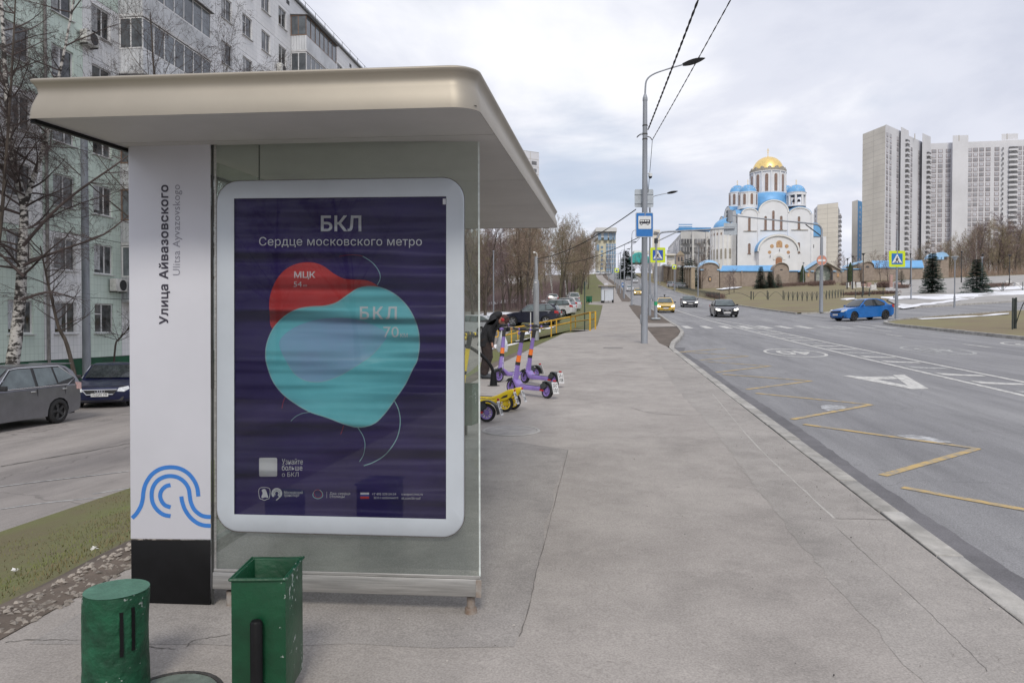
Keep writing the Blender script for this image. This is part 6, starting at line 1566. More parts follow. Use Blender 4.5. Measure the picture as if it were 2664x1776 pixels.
# drain pipe and air conditioners
mb = MB(); mb.cyl((FX + 0.08, 27.95, -1.0), (FX + 0.08, 27.95, ZT), 0.06, n=8); mb.build('drain_pipe', M('drain_grey', (0.2, 0.19, 0.19), 0.6, var=0.2), blk)
mat_ac = M('ac_white', (0.62, 0.62, 0.6), 0.5, var=0.1)
for y, fl in ((32.2, 1), (51.6, 6), (51.6, 7), (50.0, 7), (44.0, 3), (30.4, 5), (51.5, 4)):
 z = Z0 + fl * FLH + 0.35
 mb = MB(); mb.bx(FX + 0.06, FX + 0.40, y - 0.42, y + 0.42, z, z + 0.58); a_ = mb.build('air_conditioner', mat_ac, blk, bevel=0.02)
 mb = MB(); mb.lathe([(0.0001, 0.0), (0.22, 0.0), (0.24, 0.012), (0.26, 0.0)], 16, c=(FX + 0.405, y + 0.08, z + 0.29), T=Matrix.Rotation(R(90), 3, 'Y')); mb.build('fan_grille', mat_blkpl, a_)
 mb = MB(); mb.bx(FX, FX + 0.38, y - 0.35, y - 0.31, z - 0.05, z - 0.005); mb.bx(FX, FX + 0.38, y + 0.31, y + 0.35, z - 0.05, z - 0.005); mb.build('bracket', mat_iron, a_)
# ============================================================ trees
def grow(rng, mbs, p, d, ln, r, lv, maxlv, cfg):
 """one limb as a tube, then its children; mbs = [trunk, crown]"""
 n = (6, 5, 4, 3, 2, 2)[lv]; pts = [p.copy()]; dirs = [d.copy()]; q = p.copy(); dd = d.copy()
 for i in range(n):
  j = cfg['wander'] * (1 + 0.5 * lv)
  dd = dd + Vector((rng.uniform(-j, j), rng.uniform(-j, j), rng.uniform(-j, j) + cfg['up'][min(lv, len(cfg['up']) - 1)]))
  dd.normalize(); q = q + dd * (ln / n); pts.append(q.copy()); dirs.append(dd.copy())
 end = r * (0.25 if lv else 0.12)
 rad = [lerp(r, end, (i / n) ** 0.9) for i in range(n + 1)]
 if lv == 0: rad[0] = r * 1.18
 if lv >= 3 or r < cfg['flat']:
  # hair thin twig: two crossed slivers
  sd_ = dirs[0].cross(Vector((rng.uniform(-1, 1), rng.uniform(-1, 1), rng.uniform(-1, 1)))).normalized()
  for i in range(n): mbs[1].add([pts[i] + sd_ * rad[i], pts[i] - sd_ * rad[i], pts[i + 1] - sd_ * rad[i + 1], pts[i + 1] + sd_ * rad[i + 1]], [(0, 1, 2, 3)])
 else:
  mbs[0 if lv <= 1 else 1].tube(pts, rad, (9, 6, 4, 3)[lv], caps=False)
 if lv >= maxlv: return
 nb = cfg['nb'][lv]
 for k in range(nb):
  t = lerp(cfg['start'][min(lv, len(cfg['start']) - 1)], 0.98, (k + rng.random()) / nb)
  i = min(int(t * n), n - 1); f = t * n - i
  pos = pts[i].lerp(pts[i + 1], f); base = dirs[min(i + 1, n)]
  a = rng.uniform(0, 6.283); perp = base.orthogonal().normalized(); perp = Matrix.Rotation(a, 3, base) @ perp
  ang = R(rng.uniform(*cfg['ang'][min(lv, len(cfg['ang']) - 1)]))
  nd = (base * math.cos(ang) + perp * math.sin(ang)).normalized()
  l2 = ln * cfg['len'][min(lv, len(cfg['len']) - 1)] * rng.uniform(0.65, 1.15) * (1 - 0.55 * t if lv == 0 else 1 - 0.3 * t)
  grow(rng, mbs, pos, nd, l2, max(lerp(r, end, t) * cfg['rr'] * rng.uniform(0.7, 1), cfg['rmin']), lv + 1, maxlv, cfg)
CFG = dict(wander=0.10, up=(0.02, 0.06, 0.05, 0.02, 0.0), nb=(18, 8, 7, 5), start=(0.18, 0.15, 0.1, 0.1), ang=((30, 55), (30, 60), (25, 60), (20, 60)), len=(0.50, 0.50, 0.50, 0.55), rr=0.42, rmin=0.008, flat=0.012)
def tree_meshes(seed, h, r, mt, mc, maxlv=4, **kw):
 cfg = dict(CFG); cfg.update(kw); rng = random.Random(seed); mbs = [MB(), MB()]
 lean = kw.get('lean', Vector((0, 0, 0)))
 grow(rng, mbs, Vector((0, 0, -0.1)), (Vector((0, 0, 1)) + lean).normalized(), h, r, 0, maxlv, cfg)
 return mbs[0].mesh('trunk', mt, smooth=True, autos=80), mbs[1].mesh('crown', mc)
mat_bark = M('dark_bark', (0.085, 0.068, 0.056), 0.9, var=0.35, scale=6, stretch=(1, 1, 0.2), bump=0.5, bscale=20)
mat_barkg = M('olive_bark', (0.13, 0.115, 0.075), 0.9, var=0.3, scale=6, stretch=(1, 1, 0.2))
def birch_mat():
 m = M('birch_bark', (0.52, 0.50, 0.48), 0.75, scale=3.2, c2=(0.035, 0.03, 0.028), lo=0.45, hi=0.53, stretch=(1.2, 1.2, 2.2), bump=0.4, bscale=12)
 return m
mat_birch = birch_mat()
mat_tw1 = M('twig_brown', (0.27, 0.20, 0.155), 0.9, var=0.25, scale=0.5, rnd=0.15)
mat_tw2 = M('twig_plum', (0.20, 0.145, 0.145), 0.9, var=0.25, scale=0.5, rnd=0.15)
mat_tw3 = M('twig_olive', (0.29, 0.24, 0.16), 0.9, var=0.25, scale=0.5, rnd=0.15)
mat_tw4 = M('twig_black', (0.085, 0.065, 0.062), 0.9, var=0.25, scale=0.6)
TV = [tree_meshes(1, 14, 0.20, mat_bark, mat_tw1, rmin=0.014), tree_meshes(2, 15, 0.19, mat_barkg, mat_tw3, rmin=0.014, ang=((20, 45), (25, 55), (25, 60), (20, 60))), tree_meshes(3, 13, 0.20, mat_bark, mat_tw2, rmin=0.014, start=(0.10, 0.1, 0.1, 0.1)), tree_meshes(4, 16, 0.16, mat_birch, mat_tw1, rmin=0.013, ang=((18, 40), (20, 50), (25, 60), (20, 60)), len=(0.36, 0.5, 0.5, 0.55)), tree_meshes(5, 9, 0.12, mat_barkg, mat_tw3, rmin=0.013, start=(0.06, 0.1, 0.1, 0.1), nb=(20, 8, 7, 5), ang=((20, 50), (25, 55), (25, 60), (20, 60)), len=(0.65, 0.5, 0.5, 0.55))]
def plant(v, x, y, sc, rz, label, group, nm='bare_tree', sz=None):
 e = empty(nm, (x, y, H(x, y) - 0.05), rz, label, 'tree', group); e.scale = (sc, sc, sz or sc)
 obj('trunk', TV[v][0], e); obj('crown', TV[v][1], e)
 return e
# the near birch at the left edge
D = 27.0
def bp(x, y, d=D): return P(x, y, d)
bb_ = bp(28, 1030); bb_.z = H(bb_.x, bb_.y)
bt = empty('birch_tree', tuple(bb_), 0, 'tall leaning birch with black patched white trunk behind the slate crossover', 'tree')
tr = [bb_ - Vector((0, 0, 0.1)), bp(33, 945), bp(42, 880), bp(52, 780), bp(57, 700), bp(60, 620), bp(62, 540), bp(45, 460), bp(28, 360), bp(16, 230), bp(8, 80), bp(-5, -120)]
tp = crom(tr, 4); rr_ = [lerp(0.25, 0.05, (i / (len(tp) - 1)) ** 0.9) for i in range(len(tp))]
mb = MB(); mb.tube(tp, rr_, 14, caps=False)
lb2 = crom([bp(62, 545), bp(85, 470), bp(110, 395), bp(128, 330, 26.5), bp(145, 240, 26.5), bp(170, 120, 26.5), bp(200, -40, 26.5)], 4)
mb.tube(lb2, [lerp(0.10, 0.03, i / (len(lb2) - 1)) for i in range(len(lb2))], 8, caps=False)
mb.build('trunk', mat_birch, bt, smooth=True)
rng = random.Random(8); mbs = [MB(), MB()]
cfgb = dict(CFG); cfgb.update(up=(0, 0.02, -0.05, -0.10, -0.12), nb=(0, 11, 8, 7), rmin=0.0042, flat=0.008, wander=0.11, len=(0.5, 0.48, 0.5, 0.6))
def limbs(path, n, t0, l0, l1, r0, r1):
 for k in range(n):
  t = lerp(t0, 0.97, (k + rng.random()) / n); i = int(t * (len(path) - 1)); pos = path[i]
  a = rng.uniform(0, 6.283); dv = Vector((math.cos(a), math.sin(a), rng.uniform(0.15, 0.8))).normalized()
  grow(rng, mbs, pos, dv, lerp(l0, l1, t) * rng.uniform(0.7, 1.2), lerp(r0, r1, t), 1, 4, cfgb)
limbs(tp, 44, 0.34, 4.4, 2.4, 0.055, 0.03); limbs(lb2, 24, 0.1, 3.2, 2.0, 0.04, 0.025)
for pts in ([(62, 690), (120, 665), (190, 640), (270, 610), (335, 560)], [(60, 640), (130, 560), (200, 500), (300, 430), (340, 400)], [(62, 720), (0, 660), (-40, 630)], [(45, 470), (-10, 420), (-60, 400)], [(58, 780), (120, 760), (180, 770)]):
 c_ = crom([bp(x, y, D - 0.6) for x, y in pts], 3); mbs[0].tube(c_, [lerp(0.06, 0.018, i / (len(c_) - 1)) for i in range(len(c_))], 6, caps=False)
 for k in range(9):
  t = rng.uniform(0.25, 1); pos = c_[min(int(t * (len(c_) - 1)), len(c_) - 1)]; a = rng.uniform(0, 6.283)
  grow(rng, mbs, pos, Vector((math.cos(a), math.sin(a), rng.uniform(-0.4, 0.5))).normalized(), rng.uniform(0.8, 1.8), 0.016, 2, 4, cfgb)
mbs[0].build('limbs', mat_tw4, bt, smooth=True); mbs[1].build('crown', mat_tw4, bt)
# slim trees in front of the block
def slim(pxs, d, r, lab, seed, n=14, nm='young_tree'):
 pts = [P(x, y, d) for x, y in pxs]; b_ = pts[0].copy(); b_.z = H(b_.x, b_.y); pts[0] = b_
 e = empty(nm, tuple(b_), 0, lab, 'tree'); c_ = crom(pts, 4); rg_ = random.Random(seed); mb = MB(); mb.tube(c_, [lerp(r, r * 0.25, i / (len(c_) - 1)) for i in range(len(c_))], 7, caps=False); mb.build('trunk', mat_bark, e, smooth=True)
 ms = [MB(), MB()]; cf = dict(CFG); cf.update(nb=(0, 7, 6, 4), rmin=0.004, flat=0.008, up=(0, 0.05, 0.03, 0.0, 0))
 for k in range(n):
  t = lerp(0.35, 1.0, (k + rg_.random()) / n); pos = c_[min(int(t * (len(c_) - 1)), len(c_) - 1)]; a = rg_.uniform(0, 6.283)
  grow(rg_, ms, pos, Vector((math.cos(a), math.sin(a), rg_.uniform(0.2, 0.9))).normalized(), rg_.uniform(0.9, 2.0), r * 0.3, 1, 3, cf)
 ms[0].add(ms[1].v, ms[1].f); ms[0].build('crown', mat_tw4, e)
 return e
slim([(208, 1000), (175, 900), (152, 850), (135, 780), (118, 705), (105, 640)], 28, 0.085, 'dark leaning young tree beside the grey pole', 31, 16)
slim([(292, 935), (300, 900), (312, 880), (335, 850), (345, 800)], 33, 0.05, 'small shrubby tree against the plinth right of the grey pole', 32, 22)
slim([(-60, 1000), (-30, 800), (0, 600), (15, 420), (30, 200), (40, 0)], 25, 0.09, 'slender tree cut by the left edge of the photograph', 33, 26)
for (x, y, s_, r_, lb) in ((-17.5, 31.0, 0.95, 1.0, 'bare tree whose crown shows above the shelter roof, left of two'), (-18.5, 37.5, 1.0, 2.4, 'bare tree whose crown shows above the shelter roof, right of two'), (-19.5, 29.0, 1.0, 4.0, 'bare tree in front of the balconies above the roof edge')):
 TVx = tree_meshes(int(r_ * 10) + 50, 15.5 if r_ < 3 else 16.5, 0.16, mat_bark, mat_tw4, rmin=0.006, flat=0.009, nb=(20, 8, 7, 5), start=(0.3, 0.15, 0.1, 0.1), up=(0.02, 0.04, 0.02, -0.02, -0.02))
 e = empty('bare_tree', (x, y, H(x, y)), r_, lb, 'tree'); e.scale = (s_,) * 3; obj('trunk', TVx[0], e); obj('crown', TVx[1], e)
# grey pole in the yard
b0 = P(226, 1000, 31); b0.z = H(b0.x, b0.y); e = empty('yard_pole', tuple(b0), 0, 'thick plain grey pole in front of the green plinth', 'pole')
mb = MB(); mb.tube([b0, (b0.x, b0.y, b0.z + 1.2), (b0.x, b0.y, b0.z + 11.5)], [0.17, 0.165, 0.135], 16); mb.build('shaft', mat_zincd, e, smooth=True)
mb = MB(); mb.cyl((b0.x, b0.y, b0.z), (b0.x, b0.y, b0.z + 0.08), 0.26, 0.24, 14); mb.build('base_collar', mat_zincd, e)
mb = MB(); mb.cyl((b0.x, b0.y, b0.z + 11.5), (b0.x, b0.y, b0.z + 11.6), 0.15, 0.10, 14); mb.build('cap', mat_zincd, e)
# the roadside wood on the left
rg = random.Random(44)
labs = ['bare brown tree in the roadside wood', 'slim olive tree in the roadside wood', 'plum tinted bare tree in the roadside wood', 'white stemmed birch in the roadside wood', 'low bushy tree at the edge of the roadside wood']
spots = []
for k in range(52): yy_ = lerp(98, 335, (k + rg.random() * 0.6) / 52); spots.append((lerp(-11, -5.6, sstep((yy_ - 100) / 110)) - rg.uniform(0, 3.5), yy_, rg.choice((0, 1, 1, 3, 4))))
for k in range(48): spots.append((-17 - rg.uniform(0, 30), lerp(94, 250, (k + rg.random()) / 48), rg.choice((0, 1, 2, 2, 3))))
for k in range(16): spots.append((-10.5 - rg.uniform(0, 22), 93 + rg.uniform(0, 25), 4))
for x, y, v in spots:
 x += bend(y); plant(v, x, y, rg.uniform(0.85, 1.1), rg.uniform(0, 6.28), labs[v], 'trees of the roadside wood, kind %d' % (v + 1))
for (x, y, d, v, s_, lb) in ((1372, 790, 93, 0, 0.9, 'dark fork stemmed tree standing alone before the wood'), (1262, 820, 80, 2, 0.8, 'plum dark tree at the snow bank beside the shelter edge'), (1310, 800, 92, 2, 0.85, 'plum dark tree right of the slender grey pole'), (1230, 815, 84, 2, 0.85, 'plum dark tree mostly behind the shelter glass')):
 p_ = P(x, y, d); plant(v, p_.x, p_.y, s_, x * 0.7, lb, None)
mb = MB(); rg = random.Random(9)
for i in range(17000):
 y = rg.uniform(94, 260); x = -9.5 - abs(rg.gauss(0, 12)) + bend(y); z = H(x, y); h = rg.uniform(0.8, 3.0); a = rg.uniform(0, 6.28); t = rg.uniform(0.01, 0.025)
 dx, dy = rg.uniform(-.25, .25) * h, rg.uniform(-.25, .25) * h
 mb.add([(x - t * math.cos(a), y - t * math.sin(a), z), (x + t * math.cos(a), y + t * math.sin(a), z), (x + dx, y + dy, z + h)], [(0, 1, 2)])
tag(mb.build('undergrowth', mat_tw2), 'dense leafless undergrowth along the roadside wood', 'undergrowth', kind='stuff')
# ============================================================ street poles, signs, wires
mat_pole = M('street_pole_grey', (0.30, 0.32, 0.355), 0.5, 0.2, var=0.14, scale=1.5, stretch=(2, 2, 0.25))
mat_lum = M('luminaire_dark', (0.05, 0.052, 0.056), 0.5, 0.2, var=0.1)
mat_sblue = M('sign_blue', (0.02, 0.17, 0.50), 0.4, var=0.05)
mat_sdeep = M('sign_deep_blue', (0.02, 0.09, 0.42), 0.4, var=0.05)
mat_swht = M('sign_white', (0.72, 0.74, 0.75), 0.4, var=0.04)
mat_slime = M('sign_lime', (0.62, 0.75, 0.02), 0.4, var=0.04)
mat_sback = M('sign_back_grey', (0.45, 0.49, 0.53), 0.5, 0.4, var=0.08)
mat_sblk = M('sign_black', (0.02, 0.018, 0.03), 0.5, var=0.0, c2=(0.02, 0.018, 0.03))
mat_sred = M('sign_faded_red', (0.62, 0.27, 0.19), 0.5, var=0.08)
def arm_lamp(e, t0, d, pts, mat=mat_pole, r=0.035, leaf=(0.9, 0.30)):
 """bracket arm and leaf shaped LED head; pts world"""
 c = crom(pts, 5); mb = MB(); mb.tube(c, [lerp(r, r * 0.7, i / (len(c) - 1)) for i in range(len(c))], 8); mb.build('arm', mat, e, smooth=True)
 a, b = c[-2], c[-1]; dr = (b - a).normalized(); sd_ = dr.cross(Vector((0, 0, 1))).normalized(); up_ = sd_.cross(dr); sd_, up_ = sd_ * 0.8 + up_ * 0.6, up_ * 0.8 - sd_ * 0.6
 mb = MB(); L_ = leaf[0]; n = 8; vs = []
 for i in range(n + 1):
  t = i / n; wv = leaf[1] / 2 * (math.sin(math.pi * (0.12 + 0.86 * t)) ** 0.7); th = 0.07 * (1 - 0.5 * t) + 0.01
  q = b + dr * (L_ * t - 0.08); vs += [q - sd_ * wv, q + up_ * th, q + sd_ * wv, q - up_ * th * 0.35]
 mb.add(vs, [(i * 4 + j, i * 4 + (j + 1) % 4, (i + 1) * 4 + (j + 1) % 4, (i + 1) * 4 + j) for i in range(n) for j in range(4)] + [(3, 2, 1, 0), (n * 4, n * 4 + 1, n * 4 + 2, n * 4 + 3)])
 mb.build('luminaire', mat_lum, e, smooth=True)
# --- the near lamp post, measured on the photograph
b0 = gp(1676, 893); D1 = depth(b0)
lp = empty('lamp_post', tuple(b0), 0, 'tall grey street lamp post carrying the blue bus stop sign', 'lamp post')
zt_ = lambda y, d=D1: P(1678, y, d).z
zA, zB = zt_(612), zt_(266)
mb = MB(); mb.tube([b0 - Vector((0, 0, 0.05)), (b0.x, b0.y, zt_(790)), (b0.x, b0.y, zt_(788)), (b0.x, b0.y, zA), (b0.x, b0.y, zB)], [0.128, 0.124, 0.118, 0.108, 0.082], 18); mb.build('shaft', mat_pole, lp, smooth=True)
mb = MB(); mb.cyl((b0.x, b0.y, zB), (b0.x, b0.y, zB + 0.1), 0.095, 0.09, 14); mb.cyl((b0.x, b0.y, zB + 0.1), (b0.x, b0.y, zB + 0.25), 0.09, 0.04, 14); mb.build('collar', mat_pole, lp, smooth=True)
arm_lamp(lp, None, D1, [P(x, y, D1) for x, y in ((1678.5, 268), (1679, 229), (1683, 208), (1699, 194), (1731, 182), (1782, 167))], leaf=(0.86, 0.26))
for z in (zt_(330), zt_(352), zt_(365)):
 mb = MB(); mb.cyl((b0.x, b0.y, z - 0.02), (b0.x, b0.y, z + 0.02), 0.10, n=14); mb.build('clamp_band', mat_iron, lp)
mb = MB(); mb.tube(crom([P(1676, 345, D1 - 0.12), P(1668, 348, D1 - 0.12), P(1659, 354, D1 - 0.1), P(1657, 358, D1 - .1), P(1664, 352, D1 - .12), P(1672, 350, D1 - .14)], 5), 0.012, 5); mb.build('cable_loop', mat_lum, lp)
mb = MB(); mb.tube([P(1684, 355, D1 - .05), P(1692, 358, D1 - .05), P(1697, 365, D1 - .05)], 0.018, 6); mb.build('insulator_arm', mat_iron, lp)
# junction cover at the foot
mb = MB(); a = b0 + Vector((-0.13, -0.02, 0.9)); mb.box(a, (0.05, 0.14, 0.35)); mb.build('service_box', mat_pole, lp, bevel=0.01)
mb = MB(); a = b0 + Vector((-0.14, -0.02, 2.1)); mb.box(a, (0.07, 0.12, 0.2)); mb.build('service_box', mat_pole, lp, bevel=0.01)
def sign_plane(d):
 return lambda x, y: P(x, y, d)
def panel(nm, pts, fm, th, mat, parent, bevel=0.0):
 mb = MB(); back = FW * th; mb.prism(pts, lambda p: fm(*p), lambda p: fm(*p) + back); return mb.build(nm, mat, parent, bevel=bevel)
# bus stop sign
sg_ = empty('bus_stop_sign', tuple(P(1677, 616, D1 - 0.2)), 0, 'blue and white bus stop sign with bus pictogram on the near lamp post', 'sign')
f1 = sign_plane(D1 - 0.20)
panel('edge', rrect(1653.6, 553, 1699.4, 617, 3), sign_plane(D1 - 0.192), 0.03, mat_sback, sg_)
panel('board', rrect(1655.4, 554.5, 1698.2, 615, 3), sign_plane(D1 - 0.196), 0.006, mat_sblue, sg_)
panel('white_field', rrect(1660.7, 562, 1694.2, 595.5, 1.5), f1, 0.003, mat_swht, sg_)
f2 = sign_plane(D1 - 0.206)
panel('bus_pictogram', [(1663.5, 581), (1664, 574), (1665.5, 571.3), (1690, 571.3), (1691.2, 573), (1691.2, 581.5), (1663.5, 581.5)], f2, 0.002, mat_sblk, sg_)
for x in (1666, 1671.3, 1677.6, 1683.9): panel('bus_window', [(x, 572.6), (x + 4.4, 572.6), (x + 4.4, 576.4), (x - (0.8 if x < 1667 else 0), 576.4)], sign_plane(D1 - 0.209), 0.001, mat_swht, sg_)
for x in (1668.8, 1685.5):
 for r_, m_, o_ in ((3.0, mat_sblk, 0.2105), (1.7, mat_swht, 0.213)): panel('bus_wheel', [(x + r_ * math.cos(a), 582 + r_ * math.sin(a)) for a in [2 * math.pi * k / 16 for k in range(16)]], sign_plane(D1 - o_), 0.001, m_, sg_)
sb_ = empty('road_sign', tuple(P(1676, 540, D1 + 0.15)), 0, 'grey reverse of a square sign above the bus stop sign', 'sign')
panel('plate', rrect(1651, 492.5, 1700, 539.5, 4), sign_plane(D1 + 0.12), 0.01, mat_sback, sb_)
panel('rail', [(1651, 503), (1700, 503), (1700, 506), (1651, 506)], sign_plane(D1 + 0.095), 0.02, mat_sback, sb_); panel('rail', [(1651, 527), (1700, 527), (1700, 530), (1651, 530)], sign_plane(D1 + 0.095), 0.02, mat_sback, sb_)
# dome camera
cq = P(1692, 458, D1); cm = empty('dome_camera', tuple(cq), 0, 'white dome camera on the near lamp post', 'camera')
mb = MB(); mb.tube([P(1682, 452, D1), P(1692, 450, D1)], 0.018, 6); mb.build('bracket', mat_swht, cm)
mb = MB(); mb.lathe([(0.02, 0.10), (0.07, 0.09), (0.075, -0.02)], 14, c=cq); mb.build('housing', mat_swht, cm, smooth=True)
mb = MB(); mb.lathe([(0.068, -0.02), (0.06, -0.06), (0.03, -0.09), (0.0001, -0.10)], 14, c=cq); mb.build('dome', mat_lum, cm, smooth=True)
# --- the other lamp posts up the street
def street_lamp(x, y, lab, h=9.0, armdir=Vector((1, -0.05, 0))):
 z = H(x, y); e = empty('lamp_post', (x, y, z), 0, lab, 'lamp post', 'lamp posts along the kerb')
 mb = MB(); mb.tube([(x, y, z - 0.05), (x, y, z + 2.2), (x, y, z + 2.22), (x, y, z + h)], [0.13, 0.125, 0.105, 0.075], 12); mb.build('shaft', mat_pole, e, smooth=True)
 mb = MB(); mb.cyl((x, y, z + h), (x, y, z + h + 0.2), 0.085, 0.05, 10); mb.build('collar', mat_pole, e)
 t = Vector((x, y, z + h)); ad_ = armdir.normalized()
 arm_lamp(e, None, 0, [t, t + Vector((0, 0, 0.7)) + ad_ * 0.03, t + Vector((0, 0, 1.05)) + ad_ * 0.25, t + Vector((0, 0, 1.2)) + ad_ * 0.8, t + Vector((0, 0, 1.32)) + ad_ * 1.5], r=0.04)
 return e
lamps = [(3.62, 64, 'street lamp post hidden behind the near one with its arm showing right'), (3.35, 102, 'street lamp post before the far yellow taxi'), (3.2, 139, 'street lamp post beside the small blue stop sign'), (3.2, 177, 'fourth street lamp post up the hill'), (3.2, 214, 'fifth street lamp post up the hill'), (3.0, 252, 'sixth street lamp post near the crest'), (2.5, 290, 'farthest street lamp post at the crest')]
tops = []
for x, y, lb in lamps:
 x += bend(y) * 0.8; street_lamp(x, y, lb); tops.append(Vector((x, y, H(x, y) + 8.2)))
for k, (y, lb) in enumerate(((150, 'lamp post on the far side of the road, nearest'), (200, 'lamp post on the far side of the road, middle'), (250, 'lamp post on the far side of the road, farthest'))):
 street_lamp(17.9 + bend(y), y, lb, armdir=Vector((-1, 0, 0)))
# wires
mat_wire = M('black_cable', (0.02, 0.02, 0.022), 0.7, var=0.1)
def wire(a, b, sag, r, lab, twist=False, n=40):
 pts = []
 for i in range(n + 1):
  t = i / n; p_ = a.lerp(b, t); p_ = p_ - Vector((0, 0, sag * 4 * t * (1 - t)))
  pts.append(p_)
 mb = MB()
 if twist:
  nn = n * 8
  for ph in (0, math.pi):
   q = []
   for i in range(nn + 1):
    t = i / nn; p_ = a.lerp(b, t) - Vector((0, 0, sag * 4 * t * (1 - t))); an = ph + t * (b - a).length * 2 * math.pi / 0.9
    q.append(p_ + Vector((math.cos(an), 0, math.sin(an))) * r * 0.8)
   mb.tube(q, r, 5, caps=False)
 else: mb.tube(pts, r, 5, caps=False)
 return tag(mb.build('overhead_cable', mat_wire), lab, 'cable')
wire(P(1686, 337, D1), Vector((3.25, -10, 9.6)), 0.25, 0.017, 'thick twisted overhead cable running from the lamp post over the camera', True)
wire(P(1697, 364, D1), Vector((4.7, -10, 9.3)), 0.25, 0.009, 'thin overhead cable beside the thick twisted one', True)
wire(P(1654, 545, D1 + 0.1), P(1402, 672, 50), 0.35, 0.02, 'black cable from the bus stop post to the yard lamp post')
wire(P(1672, 612, D1 + 0.1), P(1402, 680, 50), 0.5, 0.016, 'lower black cable from the bus stop post to the yard lamp post')
wire(P(1697, 366, D1), P(1686, 500, D1 + 0.1), 0.05, 0.010, 'loose cable hanging down beside the near lamp post', n=12)
wire(Vector((b0.x, b0.y, zt_(350))), tops[0], 0.5, 0.014, 'overhead cable from the near lamp post to the one behind')
for i, (a, b) in enumerate(zip(tops[:4], tops[1:5])): wire(a, b, 0.5, 0.02, 'sagging cable between %s lamp posts up the street' % ('second and third', 'third and fourth', 'fourth and fifth', 'fifth and sixth')[i])
# --- crossing signs
def walker(fm, cx_, cy_, s, parent, mat):
 """walking figure pictogram in pixel units scaled by s"""
 def L_(pts, wd):
  mb = MB()
  for q in ribbon2([Vector((cx_ + x * s, cy_ + y * s, 0)) for x, y in pts], wd * s): mb.add([fm(p.x, p.y) for p in q], [(0, 1, 2, 3)])
  mb.build('walker', mat, parent)
 L_([(0, -2.2), (-0.2, 0.6)], 1.6); L_([(-0.2, 0.4), (1.6, 2.2), (2.4, 4.0)], 1.1); L_([(-0.2, 0.4), (-1.2, 2.2), (-2.6, 4.0)], 1.1); L_([(0, -2.0), (1.5, -0.6), (2.3, -0.3)], 0.8); L_([(0, -2.0), (-1.4, -0.4), (-1.8, 0.6)], 0.8)
 mb = MB(); mb.add([fm(cx_ + (0.2 + 0.8 * math.cos(a)) * s, cy_ + (-3.3 + 0.8 * math.sin(a)) * s) for a in [2 * math.pi * k / 12 for k in range(12)]], [tuple(range(12))]); mb.build('walker', mat, parent)
 for x in (-3.6, -1.2, 1.2, 3.6): L_([(x, 3.6), (x + 0.5, 4.4)], 0.9)
def crossing_sign(cx_, cy_, half, d, lab, blue):
 e = empty('crossing_sign', tuple(P(cx_, cy_ + half, d)), 0, lab, 'sign')
 panel('lime_board', rrect(cx_ - half, cy_ - half, cx_ + half, cy_ + half, half * 0.12), sign_plane(d), 0.03, mat_slime, e)
 b_ = half * 0.68
 panel('blue_field', [(cx_ - b_, cy_ - b_), (cx_ + b_, cy_ - b_), (cx_ + b_, cy_ + b_), (cx_ - b_, cy_ + b_)], sign_plane(d - 0.008), 0.004, blue, e)
 panel('white_triangle', [(cx_, cy_ - b_ * 0.92), (cx_ + b_ * 0.92, cy_ + b_ * 0.72), (cx_ - b_ * 0.92, cy_ + b_ * 0.72)], sign_plane(d - 0.016), 0.004, mat_swht, e)
 walker(sign_plane(d - 0.022), cx_, cy_ + half * 0.08, half / 11.0, e, mat_sblk)
 return e
mat_wood_ = None
ps = gp(1706, 831); d2 = depth(ps)
gt = empty('signal_gantry', tuple(ps), 0, 'grey gantry post with long curved arm over the crossing, near side', 'gantry')
tz_ = P(1708, 633, d2).z
mb = MB(); mb.tube([ps, (ps.x, ps.y, ps.z + 2.3), (ps.x, ps.y, ps.z + 2.32), (ps.x, ps.y, tz_)], [0.12, 0.12, 0.105, 0.10], 14); mb.build('post', mat_pole, gt, smooth=True)
mb = MB(); mb.box((ps.x, ps.y, ps.z + 0.06), (0.62, 0.62, 0.12)); mb.build('footing', mat_sback, gt, bevel=0.02)
mb = MB(); tq = Vector((ps.x, ps.y, tz_)); mb.cyl(tq, tq + Vector((0, 0, 0.35)), 0.14, 0.13, 12); mb.build('collar', mat_lum, gt)
c_ = crom([tq + Vector((0, 0, 0.2)), P(1711, 617, d2), P(1719, 606, d2), P(1744, 602.5, d2), P(1830, 598, d2), P(1912, 593.5, d2)], 4); mb = MB(); mb.tube(c_, [lerp(0.085, 0.05, i / (len(c_) - 1)) for i in range(len(c_))], 10); mb.build('arm', mat_pole, gt, smooth=True)
mb = MB(); mb.tube([tq + Vector((0, 0, 0.1)), P(1768, 600, d2)], 0.045, 8); mb.build('brace', mat_pole, gt, smooth=True)
mb = MB(); z = ps.z + 1.15; mb.cyl((ps.x, ps.y, z - 0.12), (ps.x, ps.y, z + 0.14), 0.128, n=14); mb.build('green_band', M('band_green', (0.02, 0.38, 0.16), 0.5, var=0.1), gt)
for x0, x1, y0, y1 in ((1688, 1698, 766, 777), (1698, 1704, 771, 784)):
 panel('control_box', [(x0, y0), (x1, y0), (x1, y1), (x0, y1)], sign_plane(d2 - 0.12), 0.2, mat_zincd, gt)
crossing_sign(1711.5, 663.5, 19.5, d2 - 0.16, 'lime bordered pedestrian crossing sign on the near gantry post', mat_sdeep)
e = empty('road_sign', tuple(P(1900, 612, d2)), 0, 'pale grey square sign back hanging at the tip of the near gantry arm', 'sign')
panel('plate', rrect(1883, 580, 1917, 611, 2), sign_plane(d2 + 0.12), 0.02, mat_sback, e); panel('rail', [(1883, 588), (1917, 588), (1917, 590), (1883, 590)], sign_plane(d2 + 0.1), 0.02, mat_sback, e)
